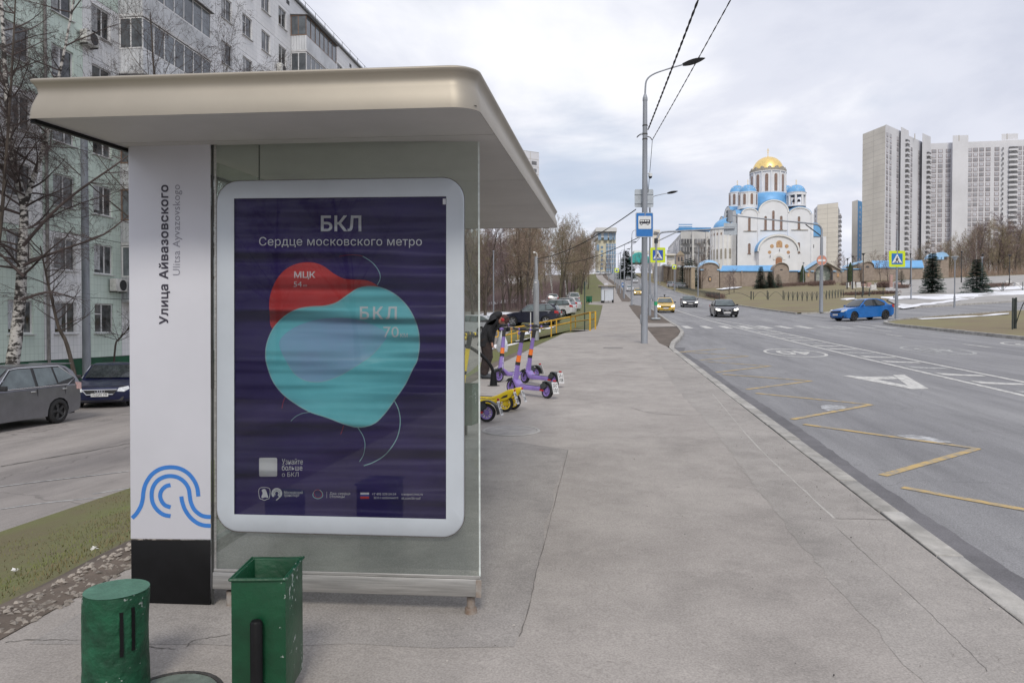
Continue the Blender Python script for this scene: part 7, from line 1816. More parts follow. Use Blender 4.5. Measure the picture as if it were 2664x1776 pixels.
# far side gantry with no-entry disc
pf = gp(2136, 812); d3 = depth(pf)
gf_ = empty('signal_gantry', tuple(pf), 0, 'grey gantry post with long arm over the road, far side', 'gantry')
mb = MB(); tq = P(2138, 620, d3); mb.tube([pf, (pf.x, pf.y, tq.z)], [0.17, 0.12], 14); mb.build('post', mat_pole, gf_, smooth=True)
c_ = crom([Vector((pf.x, pf.y, tq.z)), P(2138, 600, d3), P(2132, 588, d3), P(2110, 582, d3), P(2000, 571, d3), P(1903, 560, d3)], 5); mb = MB(); mb.tube(c_, [lerp(0.10, 0.055, i / (len(c_) - 1)) for i in range(len(c_))], 10); mb.build('arm', mat_pole, gf_, smooth=True)
mb = MB(); mb.tube([P(2137, 615, d3), P(2096, 584, d3)], 0.05, 8); mb.build('brace', mat_lum, gf_, smooth=True)
e = empty('traffic_light', tuple(P(1901, 575, d3)), 0, 'dark traffic light seen from behind at the far gantry tip', 'traffic light')
panel('housing', [(1894, 546), (1906, 546), (1906, 577), (1894, 577)], sign_plane(d3 - 0.1), 0.25, mat_zincd, e)
for y in (551, 561, 571): panel('visor', [(1892, y - 3.5), (1894, y - 4.5), (1894, y + 3.5), (1892, y + 3.5)], sign_plane(d3 + 0.1), 0.3, mat_lum, e)
panel('hanger', [(1898.5, 577), (1902, 577), (1902, 612), (1898.5, 612)], sign_plane(d3), 0.06, mat_lum, e)
e = empty('no_entry_sign', tuple(P(2138, 692, d3 - 0.2)), 0, 'sun faded round no entry sign on the far gantry post', 'sign')
cir = lambda r_, n=28: [(2138 + r_ * math.cos(2 * math.pi * k / n), 677 + r_ * math.sin(2 * math.pi * k / n)) for k in range(n)]
panel('rim', cir(14.0), sign_plane(d3 - 0.2), 0.02, mat_sback, e); panel('disc', cir(12.8), sign_plane(d3 - 0.21), 0.006, mat_sred, e); panel('bar', [(2128.5, 674.5), (2147.5, 674.5), (2147.5, 680), (2128.5, 680)], sign_plane(d3 - 0.218), 0.004, mat_swht, e)
# right hand crossing sign on its own post
pr_ = gp(2332, 827); d4 = depth(pr_)
e = empty('sign_post', tuple(pr_), 0, 'grey sign post at the corner of the side street behind the blue car', 'post')
mb = MB(); zz = P(2333, 768, d4).z; zt2 = P(2333, 600, d4).z; mb.tube([pr_ - Vector((0, 0, 0.05)), (pr_.x, pr_.y, zz), (pr_.x, pr_.y, zz + 0.02), (pr_.x, pr_.y, zt2)], [0.11, 0.105, 0.075, 0.06], 14); mb.build('shaft', mat_pole, e, smooth=True)
mb = MB(); mb.box((pr_.x - 0.15, pr_.y, zz - 0.1), (0.10, 0.12, 0.2)); mb.build('service_box', mat_pole, e)
crossing_sign(2334, 673.5, 21, d4 - 0.14, 'lime bordered pedestrian crossing sign by the side street', mat_sblue)
# far little signs
def small_sign(x, y, half, d, lab, kind):
 e = empty('road_sign', tuple(P(x, y + half, d)), 0, lab, 'sign')
 m1, m2 = (mat_slime, mat_swht) if kind == 'lime' else (mat_sblue, mat_swht)
 hh = half * (1.3 if kind == 'stop' else 1.0)
 panel('board', rrect(x - half, y - hh, x + half, y + hh, half * 0.15), sign_plane(d), 0.03, m1, e)
 panel('field', [(x - half * .6, y - hh * .55), (x + half * .6, y - hh * .55), (x + half * .6, y + hh * .35), (x - half * .6, y + hh * .35)], sign_plane(d - 0.05), 0.02, m2, e)
 if kind == 'lime': panel('triangle', [(x, y - half * .5), (x + half * .5, y + half * .4), (x - half * .5, y + half * .4)], sign_plane(d - 0.08), 0.01, mat_sdeep, e)
 p_ = P(x, y, d + 0.1); z = H(p_.x, p_.y); mb = MB(); mb.cyl((p_.x, p_.y, z), (p_.x, p_.y, p_.z), 0.06, n=8); mb.build('post', mat_pole, e)
small_sign(1604.5, 703, 5.5, 170, 'small lime crossing sign far up the street', 'lime')
small_sign(1621.5, 741, 4.2, 138, 'little blue bus stop sign up the street', 'stop')
small_sign(1754, 694, 5.5, 175, 'small lime bordered sign in front of the church side wall', 'lime')
# --- second bus shelter up the street
p_ = gp(1570, 788); s0 = Vector((p_.x - 0.3, p_.y, H(p_.x, p_.y)))
e = empty('bus_shelter', tuple(s0), 0, 'far white panelled bus shelter up the pavement', 'bus shelter')
def sbx(nm, x0, x1, y0, y1, z0, z1, m_): mb = MB(); mb.bx(s0.x + x0, s0.x + x1, s0.y + y0, s0.y + y1, s0.z + z0, s0.z + z1); mb.build(nm, m_, e)
sbx('roof', -0.5, 2.1, -0.5, 4.4, 2.5, 2.66, mat_champ); sbx('pylon', 0.42, 0.98, -0.06, 0.06, 1.9, 3.0, mat_pyl); sbx('end_panel', 0.5, 1.75, 0.0, 0.08, 0.35, 2.3, M('far_panel', (0.6, 0.64, 0.70), 0.3, var=0.05)); sbx('end_panel', -0.02, 0.42, 0.0, 0.08, 0.35, 2.45, M('far_panel', (0.6, 0.64, 0.70)))
sbx('back_panel', -0.1, -0.02, 0.1, 4.2, 0.35, 2.45, M('far_panel', (0.6, 0.64, 0.70)))
for x in (-0.05, 0.45, 1.0, 1.8): sbx('post', x - 0.03, x + 0.03, 0.1, 0.16, 0.0, 2.5, mat_prof)
sbx('pylon_base', -0.02, 0.4, -0.02, 0.1, 0.0, 0.34, mat_blk); sbx('bin', 1.55, 1.8, -0.1, 0.15, 0.05, 0.45, mat_blk)
# ============================================================ church, compound, square
mat_cw = M('church_white', (0.76, 0.765, 0.78), 0.6, var=0.04, scale=0.3)
mat_cwarm = M('church_warm_lit', (0.77, 0.76, 0.73), 0.6, var=0.05, scale=0.3)  # warm light of apse and flank put into the church white; mouldings share it
mat_cb = M('church_blue_roof', (0.16, 0.40, 0.70), 0.45, 0.05, var=0.08, scale=0.5)
mat_cbl = M('pale_blue_roof', (0.33, 0.55, 0.78), 0.4, 0.1, var=0.08, scale=0.5)
mat_gold = M('gold_leaf', (0.92, 0.68, 0.27), 0.38, 0.6, var=0.08, scale=1.5)
mat_cwin = M('church_window_brown', (0.26, 0.17, 0.13), 0.35, var=0.2, scale=2)
mat_cdk = M('church_dark', (0.08, 0.075, 0.08), 0.7, var=0.2)
mat_ccor = M('church_cornice', (0.36, 0.33, 0.28), 0.6, var=0.2, scale=3)
mat_icon = M('icon_gold', (0.62, 0.42, 0.20), 0.5, scale=2.5, c2=(0.40, 0.20, 0.13))
mat_door = M('church_door', (0.36, 0.17, 0.09), 0.5, var=0.2)
DC = 232.0; PH = R(0); CU = DC / FPX / 4.611
c0 = P(1830 + 860 / 4.611, 380 + 1440 / 4.611, DC)
# the camera ray to the church and the church's own axes
u_ax = (RT * math.cos(PH) + Vector((FW.x, FW.y, 0)).normalized() * math.sin(PH) * 1.0).normalized()
v_ax = Vector((-u_ax.y, u_ax.x, 0))
ZB = c0.z
ch = empty('church', (c0.x, c0.y, H(c0.x, c0.y)), 0, 'white domed church with golden main dome and blue side domes', 'church')
ck = 1.0
def CF(cx_, cy_, v=0.0): return c0 + u_ax * ((cx_ - 860) * CU * ck) + v_ax * v + Vector((0, 0, (1440 - cy_) * CU))
def CV(u, v, z): return c0 + u_ax * u + v_ax * v + Vector((0, 0, z))
def Wz(cy_): return (1440 - cy_) * CU
def Uu(cx_): return (cx_ - 860) * CU * ck
LOW = -12.0
def arcpts(xa, xb, ys, yt, n=14):
 """arch from (xa, ys) over yt to (xb, ys), crop units"""
 out = []
 for k in range(n + 1):
  a = math.pi * (1 - k / n); out.append(((xa + xb) / 2 + (xb - xa) / 2 * math.cos(a), ys - (ys - yt) * math.sin(a)))
 return out
DEP = 21.0
prof = [(415, 1440 - LOW / CU), (415, 830)] + arcpts(452, 655, 815, 745) + arcpts(655, 1022, 800, 645, 20) + arcpts(1022, 1285, 815, 735) + [(1305, 840), (1305, 1440 - LOW / CU)]
mb = MB(); mb.prism(prof, lambda p: CF(p[0], p[1], 0), lambda p: CF(p[0], p[1], DEP)); mb.build('walls', mat_cw, ch)
# barrel roofs over each bay, in blue, both directions
def barrel(xa, xb, ys, yt, v0, v1, mat, t=0.18, n=14, nm='roof'):
 a = arcpts(xa, xb, ys, yt, n); b = [(x, y - t / CU) for x, y in a]; mb = MB(); m_ = len(a)
 vs = [CF(x, y, v0) for x, y in b] + [CF(x, y, v1) for x, y in b] + [CF(x, y + 0.02 / CU, v0) for x, y in a]
 mb.add(vs, [(i, i + 1, m_ + i + 1, m_ + i) for i in range(m_ - 1)] + [(i, i + 1, 2 * m_ + i + 1, 2 * m_ + i) for i in range(m_ - 1)]); mb.build(nm, mat, ch, smooth=True)
barrel(445, 662, 818, 742, 0.35, DEP, mat_cb); barrel(648, 1029, 806, 640, 0.35, DEP, mat_cb, n=20); barrel(1015, 1300, 818, 732, 0.35, DEP, mat_cb)
for xa, xb, ys, yt in ((452, 655, 815, 745), (655, 1022, 800, 645), (1022, 1285, 815, 735)):
 mb = MB(); a = arcpts(xa, xb, ys, yt, 18); b = arcpts(xa + 14, xb - 14, ys, yt + 14, 18)
 for i in range(18): mb.add([CF(*a[i], -0.25), CF(*a[i + 1], -0.25), CF(*b[i + 1], -0.25), CF(*b[i], -0.25), CF(*a[i], 0.3), CF(*a[i + 1], 0.3), CF(*b[i + 1], 0), CF(*b[i], 0)], [(0, 1, 2, 3), (0, 4, 5, 1), (3, 2, 6, 7)])
 mb.build('arch_moulding', mat_cwarm, ch)
# transverse arches along the left flank
for k, (va, vb, top_) in enumerate(((1.0, 6.5, 745), (6.5, 15.0, 660), (15.0, 20.5, 745))):
 mb = MB(); n = 12; vs = []
 for uo in (Uu(415) - 0.35, Uu(640)):
  for i in range(n + 1):
   a = math.pi * (1 - i / n); v = (va + vb) / 2 + (vb - va) / 2 * math.cos(a); z = Wz(815) + (Wz(top_) - Wz(815)) * math.sin(a); vs.append(CV(uo, v, z))
 mb.add(vs, [(i, i + 1, n + 2 + i, n + 1 + i) for i in range(n)]); mb.build('roof', mat_cb, ch, smooth=True)
 mb = MB(); v2 = [CV(Uu(415) - 0.3, (va + vb) / 2 + (vb - va) / 2 * math.cos(math.pi * (1 - i / n)), Wz(815) - 0.15 + (Wz(top_) - Wz(815)) * math.sin(math.pi * (1 - i / n))) for i in range(n + 1)]
 v3 = [CV(Uu(415) + 0.1, (va + vb) / 2 + (vb - va) / 2 * math.cos(math.pi * (1 - i / n)), Wz(815) - 0.15 + (Wz(top_) - Wz(815)) * math.sin(math.pi * (1 - i / n))) for i in range(n + 1)]
 mb.add(v2 + [CV(Uu(415) - 0.3, vb, LOW), CV(Uu(415) - 0.3, va, LOW)], [tuple(range(n + 3))]); mb.build('flank_wall', mat_cwarm, ch)
# pilasters and ledges on the front
for x in (418, 660, 1018, 1298):
 mb = MB(); mb.prism([(x - 13, 1440 - LOW / CU), (x + 13, 1440 - LOW / CU), (x + 13, 815), (x - 13, 815)], lambda p: CF(*p, -0.3), lambda p: CF(*p, 0.1)); mb.build('pilaster', mat_cw, ch)
for xa, xb, y in ((478, 636, 1018), (680, 998, 1010), (1050, 1250, 1004)):
 mb = MB(); mb.prism([(xa, y), (xb, y), (xb, y + 9), (xa, y + 9)], lambda p: CF(*p, -0.22), lambda p: CF(*p, 0.1)); mb.build('ledge', mat_ccor, ch)
def cwindow(x, y0, y1, wd=15, v=-0.06, mat=mat_cwin):
 pts = [(x - wd, y1), (x - wd, y0 + wd)] + [(x - wd * math.cos(math.pi * k / 8), y0 + wd - wd * math.sin(math.pi * k / 8)) for k in range(1, 8)] + [(x + wd, y0 + wd), (x + wd, y1)]
 mb = MB(); mb.prism(pts, lambda p: CF(*p, v), lambda p: CF(*p, 0.3)); q = mb.build('window', mat, ch)
 mb = MB(); o_ = [(x + (a - x) * 1.35, b + (-(wd * 0.35) if b < y1 - 1 else 0)) for a, b in pts]
 for i in range(len(pts) - 1): mb.add([CF(*pts[i], v - 0.1), CF(*pts[i + 1], v - 0.1), CF(*o_[i + 1], v - 0.1), CF(*o_[i], v - 0.1), CF(*o_[i], 0.05), CF(*o_[i + 1], 0.05)], [(0, 1, 2, 3), (3, 2, 5, 4)])
 mb.build('surround', mat_cw, q)
 mb = MB(); mb.prism([(x - wd * 1.4, y1), (x + wd * 1.4, y1), (x + wd * 1.4, y1 + 6), (x - wd * 1.4, y1 + 6)], lambda p: CF(*p, v - 0.2), lambda p: CF(*p, 0.1)); mb.build('sill', mat_cwin, q)
for x, y0, y1 in ((546, 860, 1013), (740, 842, 1008), (833, 776, 1008), (928, 840, 1003), (1140, 846, 998), (547, 1166, 1290), (1140, 1156, 1280)): cwindow(x, y0, y1)
# porch
PD = 2.6
pp = [(632, 1440 - LOW / CU), (632, 1268)] + arcpts(640, 1085, 1262, 1084, 20) + [(1092, 1268), (1092, 1440 - LOW / CU)]
mb = MB(); mb.prism(pp, lambda p: CF(*p, -PD), lambda p: CF(*p, 0.2)); mb.build('porch', mat_cw, ch)
a = arcpts(608, 1110, 1275, 1074, 22); m_ = len(a); mb = MB(); mb.add([CF(x, y - 4, -PD - 0.5) for x, y in a] + [CF(x, y - 4, 0.1) for x, y in a], [(i, i + 1, m_ + i + 1, m_ + i) for i in range(m_ - 1)]); mb.build('porch_roof', mat_cb, ch, smooth=True)
b = arcpts(626, 1094, 1278, 1092, 22); mb = MB()
for i in range(22): mb.add([CF(a[i][0], a[i][1] - 3, -PD - 0.5), CF(a[i + 1][0], a[i + 1][1] - 3, -PD - 0.5), CF(*b[i + 1], -PD - 0.5), CF(*b[i], -PD - 0.5), CF(*b[i], -PD), CF(*b[i + 1], -PD)], [(0, 1, 2, 3), (3, 2, 5, 4)])
mb.build('porch_moulding', mat_cwarm, ch)
def disc(x, y, r_, mat, nm, sy=1.0, v=-PD - 0.06):
 mb = MB(); mb.prism([(x + r_ * math.cos(2 * math.pi * k / 16), y + r_ * sy * math.sin(2 * math.pi * k / 16)) for k in range(16)], lambda p: CF(*p, v), lambda p: CF(*p, v + 0.1)); mb.build(nm, mat, ch)
for x, y, r_ in ((785, 1212, 23), (960, 1212, 23), (757, 1284, 20), (980, 1284, 20)): disc(x, y, r_, mat_icon, 'icon')
mb = MB(); mb.prism([(836, 1228), (836, 1170), (850, 1150), (872, 1143), (894, 1150), (908, 1170), (908, 1228)], lambda p: CF(*p, -PD - 0.06), lambda p: CF(*p, -PD + 0.05)); mb.build('icon', mat_icon, ch)
mb = MB(); o1, o2 = arcpts(798, 946, 1370, 1292, 12), arcpts(822, 914, 1375, 1330, 12)
for i in range(12): mb.add([CF(*o1[i], -PD - 0.2), CF(*o1[i + 1], -PD - 0.2), CF(*o2[i + 1], -PD - 0.2), CF(*o2[i], -PD - 0.2), CF(*o1[i], -PD), CF(*o1[i + 1], -PD)], [(0, 1, 2, 3), (0, 4, 5, 1)])
mb.build('door_arch', mat_cwarm, ch)
mb = MB(); mb.prism([(830, 1440), (830, 1375)] + arcpts(830, 906, 1375, 1342, 10) + [(906, 1375), (906, 1440)], lambda p: CF(*p, -PD - 0.08), lambda p: CF(*p, -PD + 0.1)); mb.build('door', mat_door, ch)
for x, y in ((872, 1262), (762, 1335), (988, 1335)):
 mb = MB(); mb.cyl(CF(x, y - 16, -PD - 0.35), CF(x, y + 16, -PD - 0.35), 0.10, 0.06, 6); mb.build('lantern', mat_cdk, ch)
# apse on the left flank with half dome
ac = (Uu(415) - 0.3, DEP * 0.5); ar = 5.3
mb = MB(); mb.lathe([(ar, LOW), (ar, Wz(965)), (ar + 0.25, Wz(955)), (ar + 0.25, Wz(940)), (ar, Wz(938))], 28, a0=R(90), a1=R(270)); mb.v = [CV(ac[0] + p.x, ac[1] + p.y, p.z) for p in mb.v]; mb.build('apse', mat_cwarm, ch, smooth=True)
mb = MB(); mb.lathe([(ar * 0.98 * math.cos(R(t)), Wz(940) + 3.6 * math.sin(R(t))) for t in range(0, 91, 10)], 24, a0=R(80), a1=R(280)); mb.v = [CV(ac[0] + p.x + 0.6, ac[1] + p.y, p.z) for p in mb.v]; mb.build('apse_half_dome', mat_cb, ch, smooth=True)
for k in range(9):
 a = R(150 + k * 15); q = Vector((ac[0] + (ar + 0.08) * math.cos(a), ac[1] + (ar + 0.08) * math.sin(a), 0)); mb = MB(); mb.bx(-0.22, 0.22, -0.12, 0.12, LOW, Wz(965)); T = Matrix.Rotation(a + R(90), 3, 'Z'); mb.v = [CV(*(T @ v + q)) for v in mb.v]; mb.build('apse_pilaster', mat_cw, ch)
 a2 = a + R(7.5); q = Vector((ac[0] + (ar + 0.03) * math.cos(a2), ac[1] + (ar + 0.03) * math.sin(a2), 0))
 for z0, z1, w_ in ((Wz(1330), Wz(1205), 0.28), (Wz(1035), Wz(1005), 0.22)):
  mb = MB(); mb.prism([(-w_, z0), (w_, z0), (w_, z1 - w_), (w_ * 0.7, z1 - 0.3 * w_), (0, z1), (-w_ * 0.7, z1 - 0.3 * w_), (-w_, z1 - w_)], lambda p: Vector((p[0], -0.05, p[1])), lambda p: Vector((p[0], 0.1, p[1]))); T = Matrix.Rotation(a2 + R(90), 3, 'Z'); mb.v = [CV(*(T @ v + q)) for v in mb.v]; mb.build('window', mat_ccor if w_ > .25 else mat_cwin, ch)
# right annex
mb = MB(); mb.bx(0, 6.0, 4.0, DEP - 3, LOW, Wz(1068)); mb.v = [CV(Uu(1305) + p.x, p.y, p.z) for p in mb.v]; mb.build('annex', mat_cw, ch)
ap = [(0, 1066), (0, 905), (60, 900), (120, 908), (150, 950), (168, 1010), (186, 1066)]
mb = MB(); mb.prism([(1305 + x, y) for x, y in ap], lambda p: CF(*p, 3.6), lambda p: CF(*p, DEP - 2.6)); mb.build('annex_roof', mat_cb, ch)
mb = MB(); mb.prism([(1366, 1205), (1366, 1165), (1386, 1165), (1386, 1205)], lambda p: CF(*p, 3.9), lambda p: CF(*p, 4.2)); mb.build('window', mat_cdk, ch)
# domes
def drum(u, v, r_, z0, z1, nw, ww, wz0, wz1, dome_r, dz, dmat, mat=mat_cw, open_=False, cross=2.0, stars=False, nseg=32):
 C = lambda p: CV(u + p.x, v + p.y, p.z)
 def put(mb, nm, m_, sm=True, par=ch): mb.v = [C(p) for p in mb.v]; return mb.build(nm, m_, par, smooth=sm, autos=35)
 if open_:
  mb = MB(); mb.lathe([(r_, z0), (r_, wz0), (0.0001, wz0)], nseg); q = put(mb, 'belfry_base', mat)
  mb = MB(); mb.lathe([(r_ * 0.8, wz1 - 0.3), (r_, wz1 - 0.3), (r_, z1), (r_ * 1.05, z1 + 0.1), (r_ * 0.9, z1 + 0.3)], nseg); put(mb, 'belfry_top', mat)
  for k in range(nw):
   a = 2 * math.pi * (k + 0.5) / nw; mb = MB(); mb.cyl((r_ * 0.88 * math.cos(a), r_ * 0.88 * math.sin(a), wz0), (r_ * 0.88 * math.cos(a), r_ * 0.88 * math.sin(a), wz1), 0.36, n=8); put(mb, 'belfry_pier', mat)
  for k in range(3):
   mb = MB(); mb.lathe([(0.55, 0), (0.35, 0.5), (0.22, 0.8), (0.0001, 0.9)], 12, c=(0.9 * math.cos(k * 2.1), 0.9 * math.sin(k * 2.1), wz0 + 1.2)); put(mb, 'bell', mat_cdk)
 else:
  mb = MB(); mb.lathe([(r_ * 1.1, z0 - 0.8), (r_ * 1.1, z0), (r_, z0 + 0.05), (r_, z1), (r_ * 1.06, z1 + 0.05), (r_ * 1.06, z1 + 0.3), (r_ * 0.95, z1 + 0.32)], nseg); q = put(mb, 'drum', mat)
  for k in range(nw):
   a = 2 * math.pi * k / nw + 0.13; T = Matrix.Rotation(a + R(90), 3, 'Z'); o_ = Vector((r_ * math.cos(a), r_ * math.sin(a), 0))
   pts = [(-ww, wz0), (ww, wz0), (ww, wz1 - ww)] + [(ww * math.cos(math.pi * j / 6), wz1 - ww + ww * math.sin(math.pi * j / 6)) for j in range(1, 6)] + [(-ww, wz1 - ww)]
   mb = MB(); mb.prism(pts, lambda p: T @ Vector((p[0], -0.10, p[1])) + o_, lambda p: T @ Vector((p[0], 0.2, p[1])) + o_); put(mb, 'window', mat_cwin, False)
   a2 = a + math.pi / nw; mb = MB(); mb.cyl((r_ * 1.02 * math.cos(a2), r_ * 1.02 * math.sin(a2), z0), (r_ * 1.02 * math.cos(a2), r_ * 1.02 * math.sin(a2), z1), r_ * 0.045, n=7); put(mb, 'half_column', mat)
 zb_ = z1 + 0.3
 mb = MB(); mb.lathe([(dome_r * math.cos(R(t)) ** 0.9, zb_ + dz * math.sin(R(t)) ** 1.0) for t in range(0, 90, 9)] + [(0.0001, zb_ + dz)], nseg); dm = put(mb, 'dome', dmat)
 if stars:
  for k in range(16):
   a = k * 2.4; t = R(18 + 50 * ((k * 0.618) % 1)); p_ = Vector((dome_r * math.cos(t) ** .9 * math.cos(a), dome_r * math.cos(t) ** .9 * math.sin(a), zb_ + dz * math.sin(t))) * 1.0
   mb = MB(); mb.box(p_, (0.22, 0.22, 0.22)); put(mb, 'star', mat_cw, False, dm)
 mb = MB(); zz = zb_ + dz; mb.cyl((0, 0, zz - 0.1), (0, 0, zz + cross), 0.075 * cross / 2, n=6); mb.lathe([(0.0001, zz), (0.2, zz + 0.12), (0.2, zz + 0.25), (0.0001, zz + 0.38)], 8)
 for zc, hw_ in ((0.72, 0.28), (0.86, 0.14), (0.5, 0.16)): mb.box((0, 0, zz + cross * zc), (cross * hw_ * 1.2, 0.08, 0.08 * cross / 2))
 put(mb, 'cross', mat_gold, False)
 return q
cu_, cv_ = Uu(765 + 30), DEP * 0.52
def ud(cx_, v):      # keeps the photo column for a body set back by v
 return (cx_ - 860) * CU * (DC + v) / DC + v * (1830 + 860 / 4.611 - CX) / FPX
def Wv(cy_, v): return (Wz(cy_) + ZB - EYE.z) * (DC + v) / DC - (ZB - EYE.z)
W_ = lambda c: Wv(c, cv_)
drum(ud(765, cv_), cv_, 5.5, W_(590), W_(345), 12, 0.48, W_(575), W_(372), 4.95, W_(128) - W_(322), mat_gold, cross=2.8, nseg=48)
C0 = (ud(765, cv_), cv_)
mb = MB(); mb.lathe([(5.65, W_(345)), (5.77, W_(338)), (5.77, W_(305)), (5.2, W_(301))], 48); mb.v = [CV(C0[0] + p.x, C0[1] + p.y, p.z) for p in mb.v]; mb.build('cornice', mat_ccor, ch, smooth=True, autos=30)
for k in range(14):
 a = 2 * math.pi * k / 14; T = Matrix.Rotation(a + R(90), 3, 'Z'); o_ = Vector((5.35 * math.cos(a), 5.35 * math.sin(a), W_(303)))
 mb = MB(); mb.prism([(-0.6, 0), (0.6, 0), (0.52, 0.38), (0.28, 0.6), (0, 0.68), (-0.28, 0.6), (-0.52, 0.38)], lambda p: T @ Vector((p[0], -0.1, p[1])) + o_, lambda p: T @ Vector((p[0], 0.5, p[1])) + o_); mb.v = [CV(C0[0] + p.x, C0[1] + p.y, p.z) for p in mb.v]; mb.build('dome_gable', mat_ccor, ch)
# raised square base under the main drum
mb = MB(); mb.lathe([(7.6, W_(745)), (7.2, W_(660)), (6.6, W_(615)), (5.8, W_(585))], 32); mb.v = [CV(C0[0] + p.x, C0[1] + p.y, p.z) for p in mb.v]; mb.build('drum_skirt_roof', mat_cb, ch, smooth=True)
s2 = [(x, y) for x, y in arcpts(660, 960, 740, 606, 18)]; mb = MB(); vv = 4.2; sh2 = vv * 0.355 / CU + 20
mb.prism(s2, lambda p: CF(p[0] + sh2 * 0.9, p[1], vv), lambda p: CF(p[0] + sh2 * 0.9, p[1], vv + 12)); mb.build('upper_gable', mat_cw, ch)
for cx_, v, open_, big in ((527, 3.6, False, 1.0), (1105, 3.6, True, 1.06), (400, 17.5, False, 0.92), (985, 17.5, False, 0.9)):
 r_ = 2.85 * big
 drum(ud(cx_, v), v, r_, Wv(735, v), Wv(575, v), 8, 0.40, Wv(715, v), Wv(590, v), r_ * 0.93, Wz(476) - Wz(570), mat_cb, open_=open_, cross=1.7, stars=True, nseg=24)
# ------------------------------------------------------------ compound wall
mat_brick = M('church_wall_brick', (0.36, 0.295, 0.245), 0.9, scale=1.4, c2=(0.27, 0.22, 0.185), bump=0.3, bscale=8)
mat_brickl = M('church_wall_ochre', (0.42, 0.345, 0.25), 0.9, scale=1.4, c2=(0.33, 0.27, 0.20))
def cw_part(e, nm, pts, d, th, mat): mb = MB(); mb.prism(pts, lambda p: P(p[0], p[1], d), lambda p: P(p[0], p[1], d) + FW * th); return mb.build(nm, mat, e)
DW = 198.0
def low(x, d=DW): p_ = P(x, 800, d); z = H(p_.x, p_.y) - 0.4; return CY - FPX * ((Vector((p_.x, p_.y, z)) - EYE).dot(UP)) / depth((p_.x, p_.y, z))
wl = empty('compound_wall', tuple(P(1960, 745, DW)), 0, 'long brown brick wall in front of the church with blue coping', 'wall')
for xa, xb in ((1873, 1930), (1931, 1985), (1986, 2014), (2053, 2098)):
 q = cw_part(wl, 'wall_panel', [(xa, low(xa)), (xb, low(xb)), (xb, 706), (xa, 706)], DW, 0.6, mat_brick)
 cw_part(wl, 'coping', [(xa - 0.3, 706), (xb + 0.3, 706), (xb + 0.3, 703.5), (xa - 0.3, 703.5)], DW - 0.3, 1.2, mat_cb)
 cw_part(wl, 'pier', [(xb - 1.2, low(xb)), (xb + 1.8, low(xb)), (xb + 1.8, 704.5), (xb - 1.2, 704.5)], DW - 0.35, 1.2, mat_brick)
def gable_arch(e, xa, xb, ys, yt, d, mat, coat, n=12):
 pts = [(xa, low(xa, d)), (xa, ys)] + [((xa + xb) / 2 - (xb - xa) / 2 * math.cos(math.pi * k / n), ys - (ys - yt) * math.sin(math.pi * k / n) ** 0.8) for k in range(1, n)] + [(xb, ys), (xb, low(xb, d))]
 cw_part(e, 'gable', pts, d, 3.0, mat); top = pts[1:-1]
 mb = MB()
 for a, b in zip(top, top[1:]): mb.add([P(a[0], a[1] - 1.5, d - 0.4), P(b[0], b[1] - 1.5, d - 0.4), P(b[0], b[1], d - 0.4), P(a[0], a[1], d - 0.4), P(a[0], a[1] - 1.5, d + 3), P(b[0], b[1] - 1.5, d + 3)], [(0, 1, 2, 3), (0, 4, 5, 1)])
 mb.build('coping', coat, e)
cp = empty('corner_chapel', tuple(P(1848, 750, DW - 3)), 0, 'small brick corner chapel with pale blue roof and icon niche', 'chapel')
gable_arch(cp, 1824, 1871, 700, 684, DW - 3, mat_brick, mat_ccor)
panel('icon_niche', rrect(1843, 719, 1851, 732, 3.5), sign_plane(DW - 3.15), 0.1, mat_cdk, cp); panel('icon', rrect(1845, 722, 1849.5, 730, 2), sign_plane(DW - 3.25), 0.05, mat_icon, cp)
for x in (1824, 1867): cw_part(cp, 'blue_cap', [(x - 1, 703), (x + 8, 703), (x + 8, 700), (x - 1, 700)], DW - 3.3, 1, mat_cbl)
mb = MB(); cc = P(1843, 693, DW + 4); mb.lathe([(2.9, -1.6), (2.9, 0.2), (2.7, 0.5), (2.2, 1.1), (1.2, 1.6), (0.0001, 1.75)], 20, c=cc); mb.build('blue_roof', mat_cbl, cp, smooth=True)
for x in (1835, 1846.5, 1858):
 gable_arch_pts = [(x - 5, 702), (x - 5, 694), (x - 3.5, 691), (x, 689.5), (x + 3.5, 691), (x + 5, 694), (x + 5, 702)]
 cw_part(cp, 'dormer', gable_arch_pts, DW + 0.6, 1.5, mat_brick); panel('opening', [(a * 0.5 + x * 0.5, b * 0.62 + 697.5 * 0.38) for a, b in gable_arch_pts], sign_plane(DW + 0.5), 0.05, mat_cdk, cp)
 gable_c = [(x - 6, 694), (x - 4, 690), (x, 688), (x + 4, 690), (x + 6, 694), (x + 5, 694), (x + 3.5, 691), (x, 689.5), (x - 3.5, 691), (x - 5, 694)]
 cw_part(cp, 'dormer_roof', gable_c, DW + 0.4, 2.2, mat_cbl)
mb = MB(); cc = P(1868, 690, DW + 3); mb.box(cc - Vector((0, 0, 0.3)), (0.8, 0.8, 1.4)); mb.build('chimney', mat_brickl, cp)
